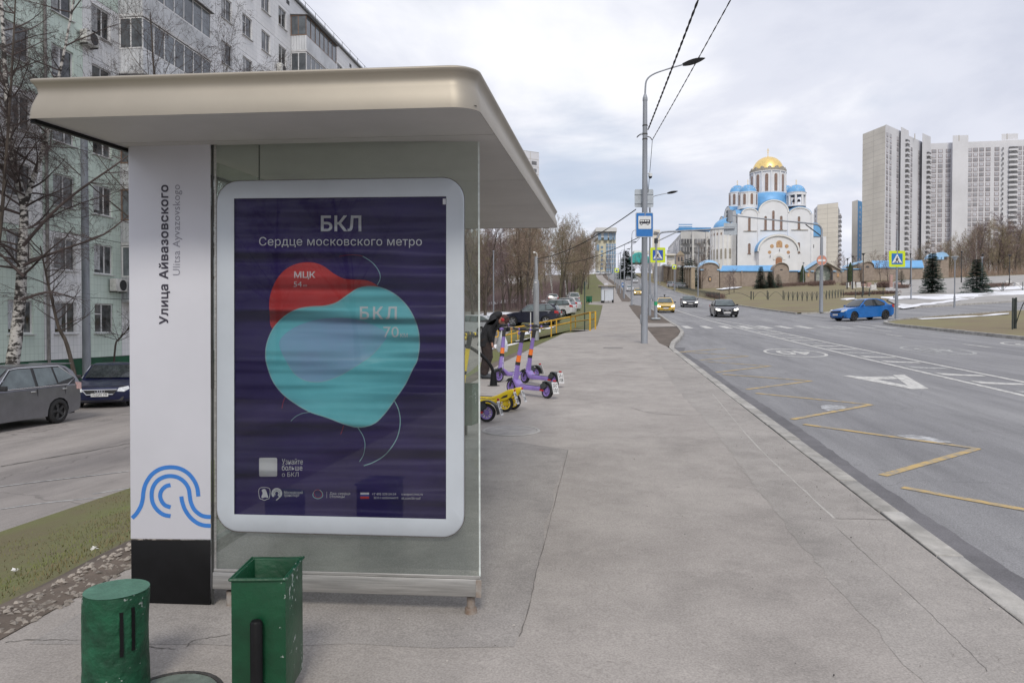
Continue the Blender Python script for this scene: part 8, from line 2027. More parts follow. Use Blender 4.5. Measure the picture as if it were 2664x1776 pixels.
# long hall with blue roof behind the wall
hl = empty('hall', tuple(P(1945, 740, DW + 5)), 0, 'long low hall with bright blue roof behind the brick wall', 'building')
cw_part(hl, 'wall', [(1878, low(1878, DW + 5)), (2016, low(2016, DW + 5)), (2016, 704), (1878, 704)], DW + 5, 5, mat_brickl)
mb = MB(); mb.add([P(1874, 706, DW + 4), P(2019, 706, DW + 4), P(2016, 690, DW + 8), P(1879, 691, DW + 8), P(2019, 706, DW + 12), P(1874, 706, DW + 12)], [(0, 1, 2, 3), (3, 2, 4, 5), (0, 3, 5), (1, 4, 2)]); mb.build('roof', mat_cb, hl)
g2 = empty('brick_gable', tuple(P(2033, 740, DW - 1)), 0, 'round topped brick gable in the church wall left of the gate', 'wall')
gable_arch(g2, 2014, 2053, 703, 684, DW - 1.5, mat_brick, mat_ccor); panel('niche', [(2030, 700), (2036, 700), (2036, 703), (2030, 703)], sign_plane(DW - 1.6), 0.1, mat_cdk, g2)
gt2 = empty('gatehouse', tuple(P(2140, 738, DW - 4)), 0, 'peaked brick gatehouse with pale patterned doors', 'gatehouse')
cw_part(gt2, 'front', [(2094, low(2094)), (2094, 704), (2110, 695), (2128, 683), (2138, 677), (2150, 682), (2166, 692), (2190, 704), (2190, low(2190)), (2166, low(2166)), (2166, 700), (2160, 692), (2144, 687), (2128, 692), (2122, 700), (2122, low(2122))], DW - 4, 3.0, mat_brick)
cw_part(gt2, 'door', [(2123, low(2123)), (2123, 700), (2129, 693), (2144, 688), (2159, 693), (2165, 700), (2165, low(2165))], DW - 2.5, 0.3, M('gate_door', (0.42, 0.44, 0.42), 0.6, scale=0.9, c2=(0.16, 0.19, 0.17), lo=0.42, hi=0.58))
cw_part(gt2, 'door_post', [(2120, low(2120)), (2120, 707), (2123.5, 707), (2123.5, low(2123))], DW - 4.3, 0.3, mat_cdk); cw_part(gt2, 'door_post', [(2164, low(2164)), (2164, 707), (2167, 707), (2167, low(2167))], DW - 4.3, 0.3, mat_cdk)
for a, b in (((2092, 705), (2138, 675.5)), ((2138, 675.5), (2192, 705))): cw_part(gt2, 'roof_slope', [(a[0], a[1]), (b[0], b[1]), (b[0], b[1] - 2), (a[0], a[1] - 2)], DW - 4.5, 5, mat_cbl if a[0] < 2100 else mat_ccor)
for x in (2095, 2110, 2168, 2188): cw_part(gt2, 'blue_cap', [(x, 706.5), (x + 8, 706.5), (x + 8, 704), (x, 704)], DW - 4.4, 0.8, mat_cbl)
for x in (2101, 2178): cw_part(gt2, 'icon', [(x, 720), (x + 5, 720), (x + 5, 711), (x, 711)], DW - 4.15, 0.2, mat_icon)
w2 = empty('compound_wall', tuple(P(2300, 735, DW)), 0, 'brown brick wall with blue hall roof right of the gatehouse', 'wall')
for xa, xb, yt in ((2191, 2245, 701), (2246, 2272, 697), (2273, 2336, 697), (2337, 2402, 697)):
 cw_part(w2, 'wall_panel', [(xa, low(xa)), (xb, low(xb)), (xb, yt), (xa, yt)], DW, 0.6, mat_brick); cw_part(w2, 'coping', [(xa, yt), (xb, yt), (xb, yt - 2.5), (xa, yt - 2.5)], DW - 0.3, 1.0, mat_cb)
h2 = empty('hall', tuple(P(2330, 735, DW + 6)), 0, 'low hall with bright blue roof behind the right hand crossing sign', 'building')
cw_part(h2, 'wall', [(2275, low(2275, DW + 5)), (2400, low(2400, DW + 5)), (2400, 695), (2275, 695)], DW + 5, 5, mat_brickl)
mb = MB(); mb.add([P(2272, 696, DW + 4), P(2404, 696, DW + 4), P(2399, 677, DW + 8), P(2268, 678, DW + 8), P(2404, 696, DW + 12), P(2272, 696, DW + 12)], [(0, 1, 2, 3), (3, 2, 4, 5), (0, 3, 5), (1, 4, 2)]); mb.build('roof', mat_cb, h2)
g3 = empty('brick_gable', tuple(P(2258, 735, DW - 1)), 0, 'low arched brick gable between cream lodge and right blue roof', 'wall')
gable_arch(g3, 2243, 2275, 697, 681, DW - 1, mat_brick, mat_ccor); panel('niche', [(2252, 696), (2262, 696), (2260, 692), (2257, 691), (2254, 692)], sign_plane(DW - 1.1), 0.1, mat_cdk, g3)
l2 = empty('lodge', tuple(P(2230, 735, DW + 3)), 0, 'cream lodge with pale blue gabled roof behind the wall', 'building')
cw_part(l2, 'wall', [(2218, low(2218, DW + 3)), (2243, low(2243, DW + 3)), (2243, 690), (2218, 690)], DW + 3, 4, M('lodge_cream', (0.55, 0.47, 0.33), 0.8, var=0.1)); cw_part(l2, 'roof', [(2215, 691), (2243, 682), (2248, 678), (2243, 678), (2218, 687)], DW + 2, 6, mat_cbl)
bd_ = empty('pavilion', tuple(P(2452, 735, DW + 12)), 0, 'pavilion with pale blue round roof among the right hand trees', 'building')
cw_part(bd_, 'wall', [(2437, low(2437, DW + 12)), (2468, low(2468, DW + 12)), (2468, 668), (2437, 668)], DW + 12, 4, mat_brick); cw_part(bd_, 'roof', [(2435, 669), (2438, 661), (2446, 656), (2454, 655), (2463, 659), (2470, 667)], DW + 11, 6, mat_cbl)
for x in (2445, 2453): cw_part(bd_, 'dormer', [(x - 3, 675), (x - 3, 668), (x, 666), (x + 3, 668), (x + 3, 675)], DW + 10.5, 1, mat_cbl)
# stepped side wall running up the street
sw_ = empty('stepped_wall', (20.6, 240, H(20.6, 240)), 0, 'stepped ochre wall with pale caps climbing beside the road', 'wall')
for k in range(16):
 y0, y1 = 199 + k * 5.2, 199 + (k + 1) * 5.2 - 0.15; x0 = 22.2 - k * 0.12; zt3 = H(x0, y0) + 5.2 + 0.25; zb3 = H(x0, y0) - 0.5
 mb = MB(); mb.bx(x0, x0 + 0.5, y0, y1, zb3, zt3); mb.build('wall_panel', mat_brickl, sw_)
 mb = MB(); mb.bx(x0 - 0.25, x0 + 0.7, y0 - 0.4, y0 + 0.4, zb3, zt3 + 0.25); mb.build('pier', mat_brickl, sw_)
 mb = MB(); mb.prism([(-0.45, 0), (0.95, 0), (0.25, 0.5)], lambda p: Vector((x0 + p[0], y0 - 0.5, zt3 + 0.27 + p[1])), lambda p: Vector((x0 + p[0], y1, zt3 + 0.27 + p[1]))); mb.build('cap', mat_sback, sw_)
tw_ = empty('brick_turret', (21.5, 232, H(21.5, 232)), 0, 'small brick turret rising from the stepped wall', 'turret')
zz = H(21.5, 232); mb = MB(); mb.bx(21.0, 23.4, 231, 233.4, zz - 0.5, zz + 9.2); mb.build('shaft', mat_brick, tw_)
mb = MB(); mb.prism([(-0.2, 9.2), (2.6, 9.2), (1.2, 10.6)], lambda p: Vector((21.0 + p[0], 230.8, zz + p[1])), lambda p: Vector((21.0 + p[0], 233.6, zz + p[1]))); mb.build('roof', mat_brickl, tw_)
for x in (21.5, 22.4): mb = MB(); mb.bx(x, x + 0.5, 230.94, 231.1, zz + 7.4, zz + 8.7); mb.build('opening', mat_cdk, tw_)
# ------------------------------------------------------------ conifers, hedges, lamps, fences
mat_ndl = M('spruce_needle', (0.07, 0.115, 0.085), 0.8, scale=1.2, c2=(0.03, 0.058, 0.044), rnd=0.12)
mat_thuja = M('thuja_needle', (0.06, 0.085, 0.035), 0.8, scale=2, c2=(0.025, 0.045, 0.02))
mat_trunk = M('spruce_trunk', (0.09, 0.065, 0.05), 0.9, var=0.2)
def spruce_mesh(seed, layers=26, per=19, sl=0.30):
 """height 1, radius about sl"""
 rg_ = random.Random(seed); mb = MB()
 for i in range(layers):
  t = i / layers; z = 0.05 + 0.92 * t; rad = sl * (1 - t) ** 0.85 * rg_.uniform(0.85, 1.1) + 0.012
  for k in range(max(5, int(per * (1 - 0.5 * t)))):
   a = rg_.uniform(0, 6.283); L_ = rad * rg_.uniform(0.75, 1.1); dz = -0.22 * L_
   dx, dy = math.cos(a), math.sin(a); steps = 7
   for s_ in range(steps):
    f = (s_ + 0.6) / steps; c_ = Vector((dx * L_ * f, dy * L_ * f, z + dz * f + 0.10 * L_ * f * f)); wv = 0.028 * (1.25 - f) + 0.008; ln = 0.045
    for sd_ in (-1, 1):
     n_ = Vector((-dy, dx, 0)) * sd_; tip = c_ + n_ * (wv * 1.9) + Vector((dx, dy, 0)) * ln + Vector((0, 0, rg_.uniform(-0.022, 0.004)))
     mb.add([c_, c_ + Vector((dx, dy, 0)) * 0.022 + Vector((0, 0, 0.004)), tip, c_ + n_ * wv * 0.8 - Vector((0, 0, 0.012))], [(0, 1, 2, 3)])
 return mb.mesh('needles', mat_ndl)
SPM = [spruce_mesh(1), spruce_mesh(2, sl=0.36), spruce_mesh(3, 16, 14, 0.34)]
mb = MB(); mb.cyl((0, 0, -0.03), (0, 0, 0.95), 0.02, 0.004, 7); SPT = mb.mesh('trunk', mat_trunk)
def spruce(x, yb, yt, v, lab, d=None, sx=1.0):
 p_ = gp(x, yb) if d is None else P(x, yb, d)
 dd = depth(p_); h = (yb - yt) / FPX * dd; p_.z = H(p_.x, p_.y)
 if d is not None: h = P(x, yt, d).z - p_.z
 e = empty('spruce_tree', tuple(p_), x * 1.3, lab, 'tree'); e.scale = (h * sx, h * sx, h)
 obj('trunk', SPT, e); obj('needles', SPM[v], e)
spruce(2425, 762, 652, 0, 'large bluish spruce on the square, left of two'); spruce(2541, 762, 670, 1, 'broad bluish spruce on the square, right of two', sx=1.15)
spruce(1979, 741, 690, 0, 'tall young spruce before the brick wall', d=176); spruce(2003, 740, 704, 1, 'middle young spruce before the brick wall', d=177, sx=1.2); spruce(2024, 740, 710, 2, 'smallest young spruce before the brick wall', d=178, sx=1.2)
spruce(2345, 742, 700, 2, 'low spruce behind the right crossing sign post')
spruce(1629, 712, 648, 0, 'big dark spruce far up at the right roadside', d=300, sx=1.2)
for k, (x, y) in enumerate(((1787, 668), (1796, 666), (1804, 670), (1812, 682), (1776, 672))): spruce(x, 712, y, 2, ('dark conifer behind the stepped wall, ' + ('first', 'second', 'third', 'fourth', 'leftmost')[k] + ' of the group'), d=DW + 12 + k, sx=0.7)
def thuja(x, yb, yt, lab, d):
 p_ = P(x, yb, d); p_.z = H(p_.x, p_.y); h = P(x, yt, d).z - p_.z; rg_ = random.Random(int(x)); e = empty('thuja_column', tuple(p_), 0, lab, 'tree'); mb = MB()
 for i in range(900):
  t = rg_.random(); a = rg_.uniform(0, 6.28); r_ = 0.62 * (math.sin(math.pi * min(1, 0.25 + 0.75 * t)) ** 0.6) * rg_.uniform(0.7, 1.05); c_ = p_ + Vector((r_ * math.cos(a), r_ * math.sin(a), h * t))
  mb.add([c_ + Vector((-0.1, 0, -0.1)), c_ + Vector((0.1, rg_.uniform(-.1, .1), -0.08)), c_ + Vector((rg_.uniform(-.06, .06), 0.02, 0.28))], [(0, 1, 2)])
 mb.build('foliage', mat_thuja, e); mb = MB(); mb.cyl(p_, p_ + Vector((0, 0, h * 0.8)), 0.12, 0.04, 6); mb.build('trunk', mat_trunk, e)
thuja(2088, 738, 692, 'dark columnar thuja left of the gatehouse', DW - 8); thuja(2212, 738, 684, 'dark columnar thuja right of the gatehouse', DW - 8)
mat_hedge = M('bare_hedge', (0.19, 0.125, 0.105), 0.9, scale=2, c2=(0.11, 0.075, 0.066))
def hedge(x0, y0, x1, y1, hpx, lab, n=1600, th=1.2):
 a, b = gp(x0, y0), gp(x1, y1); h = hpx / FPX * depth(a); rg_ = random.Random(int(x0)); mb = MB()
 for i in range(n):
  t = rg_.random(); c_ = a.lerp(b, t) + Vector((rg_.uniform(-th, th) * 0.5, rg_.uniform(-th, th), 0)); c_.z = H(c_.x, c_.y); z0 = h * rg_.uniform(0, 0.55); z1 = z0 + h * rg_.uniform(0.2, 0.5); w_ = 0.05
  mb.add([c_ + Vector((-w_, 0, z0)), c_ + Vector((w_, 0.02, z0)), c_ + Vector((rg_.uniform(-.4, .4), rg_.uniform(-.3, .3), z1))], [(0, 1, 2)])
 e = empty('hedge', tuple(a), 0, lab, 'hedge'); mb.build('twigs', mat_hedge, e)
hedge(1962, 750, 2105, 742, 12, 'long clipped brown hedge below the young spruces'); hedge(2108, 744, 2168, 741, 15, 'brown hedge in front of the gatehouse'); hedge(2192, 742, 2250, 738, 8, 'low brown hedge beyond the stone blocks'); hedge(2288, 748, 2312, 748, 20, 'rounded brown bush left of the crossing sign', 700); hedge(2336, 750, 2360, 749, 12, 'low brown bush behind the crossing sign post', 600); hedge(2560, 748, 2620, 744, 12, 'brown hedge right of the broad spruce', 900); hedge(2200, 768, 2330, 764, 10, 'dry shrub strip behind the blue car', 2000); hedge(1842, 771, 1878, 778, 14, 'plum brown shrub row behind the roadside fence', 1200)
# stone blocks of the memorial
mat_stone = M('pale_stone', (0.62, 0.61, 0.60), 0.8, var=0.1, scale=1); mat_pinkst = M('pink_stone', (0.42, 0.28, 0.25), 0.8, var=0.15)
for k, (x, y, w_, h_, m_) in enumerate(((2205, 747, 6, 12, 0), (2219, 749, 7, 16, 0), (2233, 748, 10, 14, 0), (2246, 747, 8, 9, 1), (2261, 748, 10, 13, 1), (2272, 754, 13, 13, 0), (2283, 745, 15, 9, 0), (2318, 749, 7, 34, 1), (2335, 744, 14, 9, 1), (2352, 745, 9, 9, 0), (2622, 742, 14, 12, 0), (2645, 745, 10, 10, 0))):
 p_ = gp(x, y); d_ = depth(p_); s_ = d_ / FPX; e = empty('stone_block', tuple(p_), 0.1 * k, ('pale' if not m_ else 'pink') + ' upright memorial stone, number %s from the left' % ('one', 'two', 'three', 'four', 'five', 'six', 'seven', 'eight', 'nine', 'ten', 'eleven', 'twelve')[k], 'stone')
 mb = MB(); mb.bx(p_.x - w_ * s_ / 2, p_.x + w_ * s_ / 2, p_.y - 0.3, p_.y + 0.3, p_.z - 0.1, p_.z + h_ * s_); mb.build('slab', (mat_stone, mat_pinkst)[m_], e, bevel=0.06)
 mb = MB(); mb.bx(p_.x - w_ * s_ * 0.65, p_.x + w_ * s_ * 0.65, p_.y - 0.45, p_.y + 0.45, p_.z - 0.1, p_.z + 0.12); mb.build('plinth', mat_stone, e)
# park lamps
def park_lamp(x, yb, yt, lab, heavy=False, d=None):
 p_ = gp(x, yb) if d is None else P(x, yb, d); p_.z = H(p_.x, p_.y); dd = depth(p_); h = P(x, yt, dd).z - p_.z
 e = empty('park_lamp', tuple(p_), 0, lab, 'lamp post', 'park lamps on the square'); k = h / 4.5
 mb = MB(); mb.tube([p_, p_ + Vector((0, 0, 1.0 * k)), p_ + Vector((0, 0, 1.02 * k)), p_ + Vector((0, 0, h * 0.93))], [0.09 * k, 0.085 * k, 0.055 * k, 0.045 * k], 8); mb.build('shaft', mat_lum if heavy else mat_zincd, e, smooth=True)
 t = p_ + Vector((0, 0, h * 0.93)); mb = MB(); mb.lathe([(0.06, 0), (0.16, 0.10), (0.20, 0.28)], 10, c=t); mb.build('lantern', mat_sback if not heavy else mat_lum, e)
 mb = MB(); mb.lathe([(0.0001, 0.36), (0.26, 0.33), (0.34, 0.29), (0.0001, 0.27)], 14, c=t); mb.build('shade', mat_sback if not heavy else mat_lum, e, smooth=True)
park_lamp(2483, 800, 668, 'tall grey park lamp on the bare paving of the square'); park_lamp(2370, 777, 672, 'grey park lamp at the snow edge left of the spruce'); park_lamp(2245, 768, 657, 'dark twin headed park lamp behind the blue car', True)
park_lamp(2204, 752, 671, 'slim dark park lamp left of the thuja', True); park_lamp(2218, 752, 664, 'slim dark post beside the thuja', True); park_lamp(2501, 735, 652, 'dark park lamp behind the two spruces', True); park_lamp(2368, 740, 658, 'dark park lamp above the blue hall roof', True); park_lamp(2408, 745, 652, 'dark park lamp left of the large spruce', True); park_lamp(2556, 738, 660, 'dark park lamp right of the broad spruce', True); park_lamp(2626, 742, 662, 'dark park lamp near the right edge', True); park_lamp(2554, 748, 668, 'grey park lamp before the broad spruce')
park_lamp(2090, 742, 682, 'small white park lamp before the left thuja')
# low arched metal fences
mat_fence = M('fence_green_black', (0.045, 0.055, 0.052), 0.5, var=0.2)
mb = MB(); mb.bx(-0.03, 0.03, -0.03, 0.03, -0.1, 1.2); FP_ = mb.mesh('post', mat_fence)
mb = MB(); mb.tube([(2.0 * k / 10, 0, 0.15 + 0.95 * math.sin(math.pi * k / 10)) for k in range(11)], 0.022, 5); FA = mb.mesh('arch_bar', mat_fence)
mb = MB(); mb.tube([(1.0 + 1.0 * k / 6, 0.02, 0.15 + 0.95 * math.cos(math.pi / 2 * k / 6)) for k in range(7)], 0.02, 5); mb.tube([(1.0 * k / 6, 0.02, 0.15 + 0.95 * math.sin(math.pi / 2 * k / 6) * 0.9) for k in range(7)], 0.02, 5); FB = mb.mesh('cross_bar', mat_fence)
def fence(path, lab, group, dbl=0.14, step=2.1, sc=1.0):
 L_ = []
 for a, b in zip(path, path[1:]):
  n = max(1, int((b - a).length / step)); L_ += [(a.lerp(b, i / n), a.lerp(b, (i + 1) / n)) for i in range(n)]
 for i, (a, b) in enumerate(L_):
  hd = math.atan2(b.y - a.y, b.x - a.x); a = Vector((a.x, a.y, H(a.x, a.y)))
  e = empty('fence_section', tuple(a), hd, lab, 'fence', group); e.scale = ((b - a).to_2d().length / 2.14, sc, sc)
  obj('post', FP_, e); obj('post', FP_, e, (2.0, 0, 0)); obj('arch_bar', FA, e)
V2 = lambda p: Vector((p.x, p.y, 0))
fence([Vector((18.3, y, 0)) for y in (196, 180, 160, 140, 125)], 'low arched metal fence section along the far kerb', 'fence sections along the far kerb', step=1.6)
fence([Vector((18.3, 125, 0)), V2(gp(1960, 779)), V2(gp(2040, 781))], 'low arched metal fence section across the lawn', 'fence sections across the lawn', step=3.2)
fence([V2(gp(2040, 781)), V2(gp(2100, 783)), V2(gp(2150, 778)), V2(gp(2195, 772))], 'low arched metal fence section on the lawn behind the far gantry', 'fence sections behind the far gantry', step=1.3)
fence([V2(gp(2225, 775)), V2(gp(2262, 770)), V2(gp(2300, 768))], 'wide arched fence section behind the blue car', 'fence sections behind the blue car', step=3.0)
fence([V2(gp(2560, 760)), V2(gp(2610, 757)), V2(gp(2664, 756))], 'wide arched fence section before the snow field', 'fence sections before the snow field', step=3.0)
pz = gp(2634, 856); fence([V2(pz), V2(pz) + Vector((0.35, 0.5, 0))], 'black crossed bar fence section at the right edge, left one', None, step=2.2, sc=1.25); fence([V2(pz) + Vector((0.35, 0.4, 0)), V2(pz) + Vector((0.75, -0.9, 0))], 'black crossed bar fence section at the right edge, nearer one', None, step=2.6, sc=1.25)
# ============================================================ distant buildings
mat_f1 = M('far_cream_panel', (0.74, 0.70, 0.63), 0.8, var=0.06, scale=0.08); mat_f2 = M('far_white_panel', (0.66, 0.665, 0.70), 0.8, var=0.05, scale=0.08); mat_f3 = M('far_grey_panel', (0.62, 0.615, 0.60), 0.8, var=0.08, scale=0.1)
mat_fwin = M('far_window_surround', (0.33, 0.295, 0.31), 0.6, var=0.15, scale=1, rnd=0.15); mat_fgl = M('far_window_glass', (0.44, 0.45, 0.49), 0.25, var=0.3, scale=0.5, rnd=0.35); mat_fseam = M('far_panel_seam', (0.55, 0.525, 0.48), 0.9, var=0.1); mat_fblue = M('far_blue_panel', (0.05, 0.26, 0.55), 0.5, var=0.12, scale=0.3); mat_fdark = M('far_window_dark', (0.19, 0.19, 0.20), 0.3, var=0.4, scale=0.3, rnd=0.3)
mb = MB(); mb.bx(-1.25, 1.25, -0.05, 0.2, 0.25, 2.5); mb.m(1); mb.bx(-0.78, 0.78, -0.12, 0.0, 0.75, 2.2); FWIN = mb.mesh('window', [mat_fwin, mat_fgl])
mb = MB(); mb.bx(-1.1, 1.1, -0.08, 0.2, 0.75, 2.1); FWD = mb.mesh('window', mat_fdark)
mb = MB(); mb.bx(-2.3, 2.3, -1.3, 0, 0.0, 1.05); FBAL = mb.mesh('balcony', mat_f2)
mb = MB(); mb.bx(-2.0, 2.0, -0.9, 0, 1.1, 2.3); FBALO = mb.mesh('balcony_opening', mat_fdark)
def facade(e, pa, pb, z0, z1, mat, th=14.0, nm='wall'):
 """vertical wall from pa to pb (world xy), body extends away from the camera"""
 a, b = Vector((pa.x, pa.y, 0)), Vector((pb.x, pb.y, 0)); d = (b - a); n = Vector((-d.y, d.x, 0)).normalized()
 if n.dot(Vector((FW.x, FW.y, 0))) < 0: n = -n
 back = ((a + b) / 2).normalized() if a.y > 0 else n
 mb = MB(); q = [a, b, b + back * th, a + back * th]; mb.add([(p.x, p.y, z0) for p in q] + [(p.x, p.y, z1) for p in q], [(0, 1, 2, 3), (7, 6, 5, 4)] + [(i, (i + 1) % 4, (i + 1) % 4 + 4, i + 4) for i in range(4)]); mb.build(nm, mat, e)
 return a, d, n
def fgrid(e, a, d, n, us, z0, nf, fh, me, nm='window', k0=0):
 hd = math.atan2(d.y, d.x)
 if Vector((-d.y, d.x, 0)).dot(n) < 0: hd += math.pi
 for u in us:
  p_ = a + d * u
  for k in range(k0, nf):
   o_ = obj(nm, me, e); o_.location = Vector((p_.x, p_.y, z0 + k * fh)) - e.location; o_.rotation_euler = (0, 0, hd)
def seams(e, a, d, n, z0, nf, fh, us, z1):
 for k in range(1, nf + 1):
  mb = MB(); q0, q1 = a + d * 0.005 - n * 0.06, a + d * 0.995 - n * 0.06; z = z0 + k * fh
  mb.quad((q0.x, q0.y, z - 0.07), (q1.x, q1.y, z - 0.07), (q1.x, q1.y, z + 0.07), (q0.x, q0.y, z + 0.07)); mb.build('panel_joint', mat_fseam, e)
 for u in us:
  p_ = a + d * u - n * 0.062; t = d.normalized() * 0.09; mb = MB(); mb.quad((p_.x - t.x, p_.y - t.y, z0), (p_.x + t.x, p_.y + t.y, z0), (p_.x + t.x, p_.y + t.y, z1), (p_.x - t.x, p_.y - t.y, z1)); mb.build('panel_joint', mat_fseam, e)
DA = 400.0
base = P(2244, 700, DA); ZA = 12.0
FH_ = 2.79
ap_ = empty('apartment_complex', (base.x + 40, base.y, ZA), 0, 'long twenty storey panel apartment complex with stepped plan at right', 'building')
z_top = P(2270, 347, DA).z; nfl = int((z_top - 3.5 - 16) / FH_); zf0 = z_top - 3.2 - nfl * FH_
A1, A2 = P(2244, 400, 402), P(2303, 400, 384)
a, d, n = facade(ap_, A1, A2, ZA, z_top, mat_f1, 18, 'end_wall'); seams(ap_, a, d, n, zf0, nfl, FH_, (0.5,), z_top)
B2 = P(2345, 400, 398); a, d, n = facade(ap_, A2, B2, ZA, z_top + 0.5, mat_f2, 10); fgrid(ap_, a, d, n, (0.12, 0.32, 0.76), zf0, nfl, FH_, FWIN)
C1, C2 = P(2343, 400, 394), P(2364, 400, 402); zc = P(2350, 333, 396).z; a, d, n = facade(ap_, C1, C2, ZA, zc, mat_f2, 8, 'stair_tower'); fgrid(ap_, a, d, n, (0.75,), zf0, nfl, FH_, FBAL, 'balcony'); fgrid(ap_, a, d, n, (0.75,), zf0, nfl, FH_, FBALO, 'balcony_opening')
a, d, n = facade(ap_, P(2364, 400, 402), P(2400, 400, 416), ZA, P(2380, 357, 405).z, mat_f2, 10); fgrid(ap_, a, d, n, (0.2, 0.75), zf0 - 3, nfl, FH_, FWIN)
zc = P(2410, 349, 412).z; a, d, n = facade(ap_, P(2399, 400, 410), P(2421, 400, 418), ZA, zc, mat_f2, 8, 'stair_tower'); fgrid(ap_, a, d, n, (0.7,), zf0 - 3, nfl, FH_, FBAL, 'balcony'); fgrid(ap_, a, d, n, (0.7,), zf0 - 3, nfl, FH_, FBALO, 'balcony_opening')
# the straight wing that faces the road
E1, E2 = P(2419, 400, 420), P(2760, 400, 408); zt4 = P(2500, 368, 415).z; nf2 = int((zt4 - 3.4 - 16) / FH_); zf2 = zt4 - 3.2 - nf2 * FH_
a, d, n = facade(ap_, E1, E2, ZA, zt4, mat_f2, 12)
ux = lambda x: (x - 2419) / (2760 - 2419.0)
fgrid(ap_, a, d, n, [ux(x) for x in (2430, 2447, 2468, 2525, 2540, 2556, 2573, 2596, 2654, 2670, 2690)], zf2, nf2, FH_, FWIN, k0=3)
fgrid(ap_, a, d, n, [ux(2507), ux(2637)], zf2, nf2, FH_, FBAL, 'balcony', 2); fgrid(ap_, a, d, n, [ux(2507), ux(2637)], zf2, nf2, FH_, FBALO, 'balcony_opening', 2)
for xa, xb, yt in ((2478, 2519, 353), (2605, 2648, 349)):
 a3, d3_, n3 = facade(ap_, P(xa, 400, 414), P(xb, 400, 413), ZA, P(xa, yt, 414).z, mat_f2, 9, 'stair_tower')
for x in (2484, 2610):
 for k in range(nf2):
  q = a + d * ux(x) - n * 0.9; mb = MB(); mb.bx(q.x - 0.4, q.x + 0.4, q.y - 0.1, q.y + 0.1, zf2 + k * FH_ + 0.6, zf2 + k * FH_ + 2.0)
  if k > 4: mb.build('stair_window', mat_fdark, ap_)
for x, y in ((2324, 333), (2380, 348), (2495, 352), (2620, 348)):
 q = P(x, y, 405); mb = MB(); mb.cyl((q.x, q.y, q.z - 3), (q.x, q.y, q.z), 0.25, n=6); mb.build('vent_pipe', mat_fseam, ap_)
# cream slab tower and white blue tower beside the church
t1 = empty('tower_block', tuple(P(2150, 700, 430)), 0, 'cream slab tower block directly right of the church', 'building')
zz = P(2150, 532, 430).z; a, d, n = facade(t1, P(2126, 600, 432), P(2180, 600, 424), 10, zz, mat_f1, 16, 'end_wall'); seams(t1, a, d, n, zz - 17 * 2.8, 17, 2.8, (0.5,), zz)
a, d, n = facade(t1, P(2117, 600, 446), P(2126, 600, 433), 10, zz - 0.4, mat_f2, 10); fgrid(t1, a, d, n, (0.5,), zz - 46, 16, 2.8, FWD)
a, d, n = facade(t1, P(2180, 600, 425), P(2184, 600, 440), 10, zz - 2, mat_f3, 6, 'balcony_side'); fgrid(t1, a, d, n, (0.3, 0.8), zz - 46, 15, 2.8, FBAL, 'balcony')
t2 = empty('tower_block', tuple(P(2230, 700, 450)), 0, 'slim white tower with blue window strip left of the apartment complex', 'building')
zz = P(2230, 523, 450).z; facade(t2, P(2216, 600, 452), P(2231, 600, 446), 10, zz, mat_f1, 14, 'end_wall'); a, d, n = facade(t2, P(2231, 600, 446), P(2243.5, 600, 452), 10, zz - 0.3, mat_fblue, 12, 'blue_strip')
mb = MB(); mb.bx(-0.6, 0.6, -0.1, 0.1, 0.8, 2.2); FS = mb.mesh('window', mat_fgl); fgrid(t2, a, d, n, (0.45,), zz - 16 * 2.85, 15, 2.85, FS)
# grey institute left of the church
it = empty('institute_building', tuple(P(1800, 700, 290)), 0, 'grey concrete institute with dark window bands and blue rooftop rails', 'building')
zt5 = P(1800, 601, 285).z
a, d, n = facade(it, P(1771, 640, 283), P(1862, 640, 290), 14, zt5, mat_f3, 20)
for xa, xb in ((1772.5, 1800), (1807, 1836), (1843, 1862)):
 for ya, yb in ((621.5, 634), (642.5, 655), (662, 684)):
  panel('window_band', [(xa, yb), (xb, yb), (xb, ya), (xa, ya)], sign_plane(282.2 + 0.08 * (xa - 1771)), 0.6, mat_fdark, it)
  for k in range(1, 4): panel('mullion', [(lerp(xa, xb, k / 4) - 0.5, yb), (lerp(xa, xb, k / 4) + 0.5, yb), (lerp(xa, xb, k / 4) + 0.5, ya), (lerp(xa, xb, k / 4) - 0.5, ya)], sign_plane(282.1 + 0.08 * (xa - 1771)), 0.2, mat_f3, it)
for x in (1803, 1839): panel('pier', [(x - 2.5, 690), (x + 2.5, 690), (x + 2.5, 603), (x - 2.5, 603)], sign_plane(283), 1.0, mat_f3, it)
a, d, n = facade(it, P(1738, 640, 335), P(1771, 640, 284), 16, zt5 - 1, mat_f3, 14, 'side_wing')
for k in range(9):
 q = a + d * ((k + 0.7) / 9.5); mb = MB(); mb.bx(q.x - 0.8, q.x - 0.1, q.y - 1.2, q.y + 1.2, zt5 - 16, zt5 - 3); mb.build('fin', mat_f2, it)
for y in (583, 589, 595): panel('roof_rail', [(1766, y), (1801, y), (1801, y + 2), (1766, y + 2)], sign_plane(284), 0.3, mat_fblue, it)
panel('roof_box', [(1766, 600), (1850, 600), (1850, 592), (1766, 592)], sign_plane(290), 6, mat_fblue, it)
ct = empty('tower_block', tuple(P(1706, 700, 380)), 0, 'small cream stair tower left of the institute', 'building')
facade(ct, P(1697, 640, 380), P(1717, 640, 380), 18, P(1700, 598, 380).z, mat_f1, 8); panel('dark_band', [(1700, 610), (1714, 610), (1714, 604), (1702, 602)], sign_plane(379.5), 0.4, mat_fdark, ct)
cn = empty('canopy_building', tuple(P(1745, 700, 260)), 0, 'cream entrance block with flat canopy before the institute', 'building')
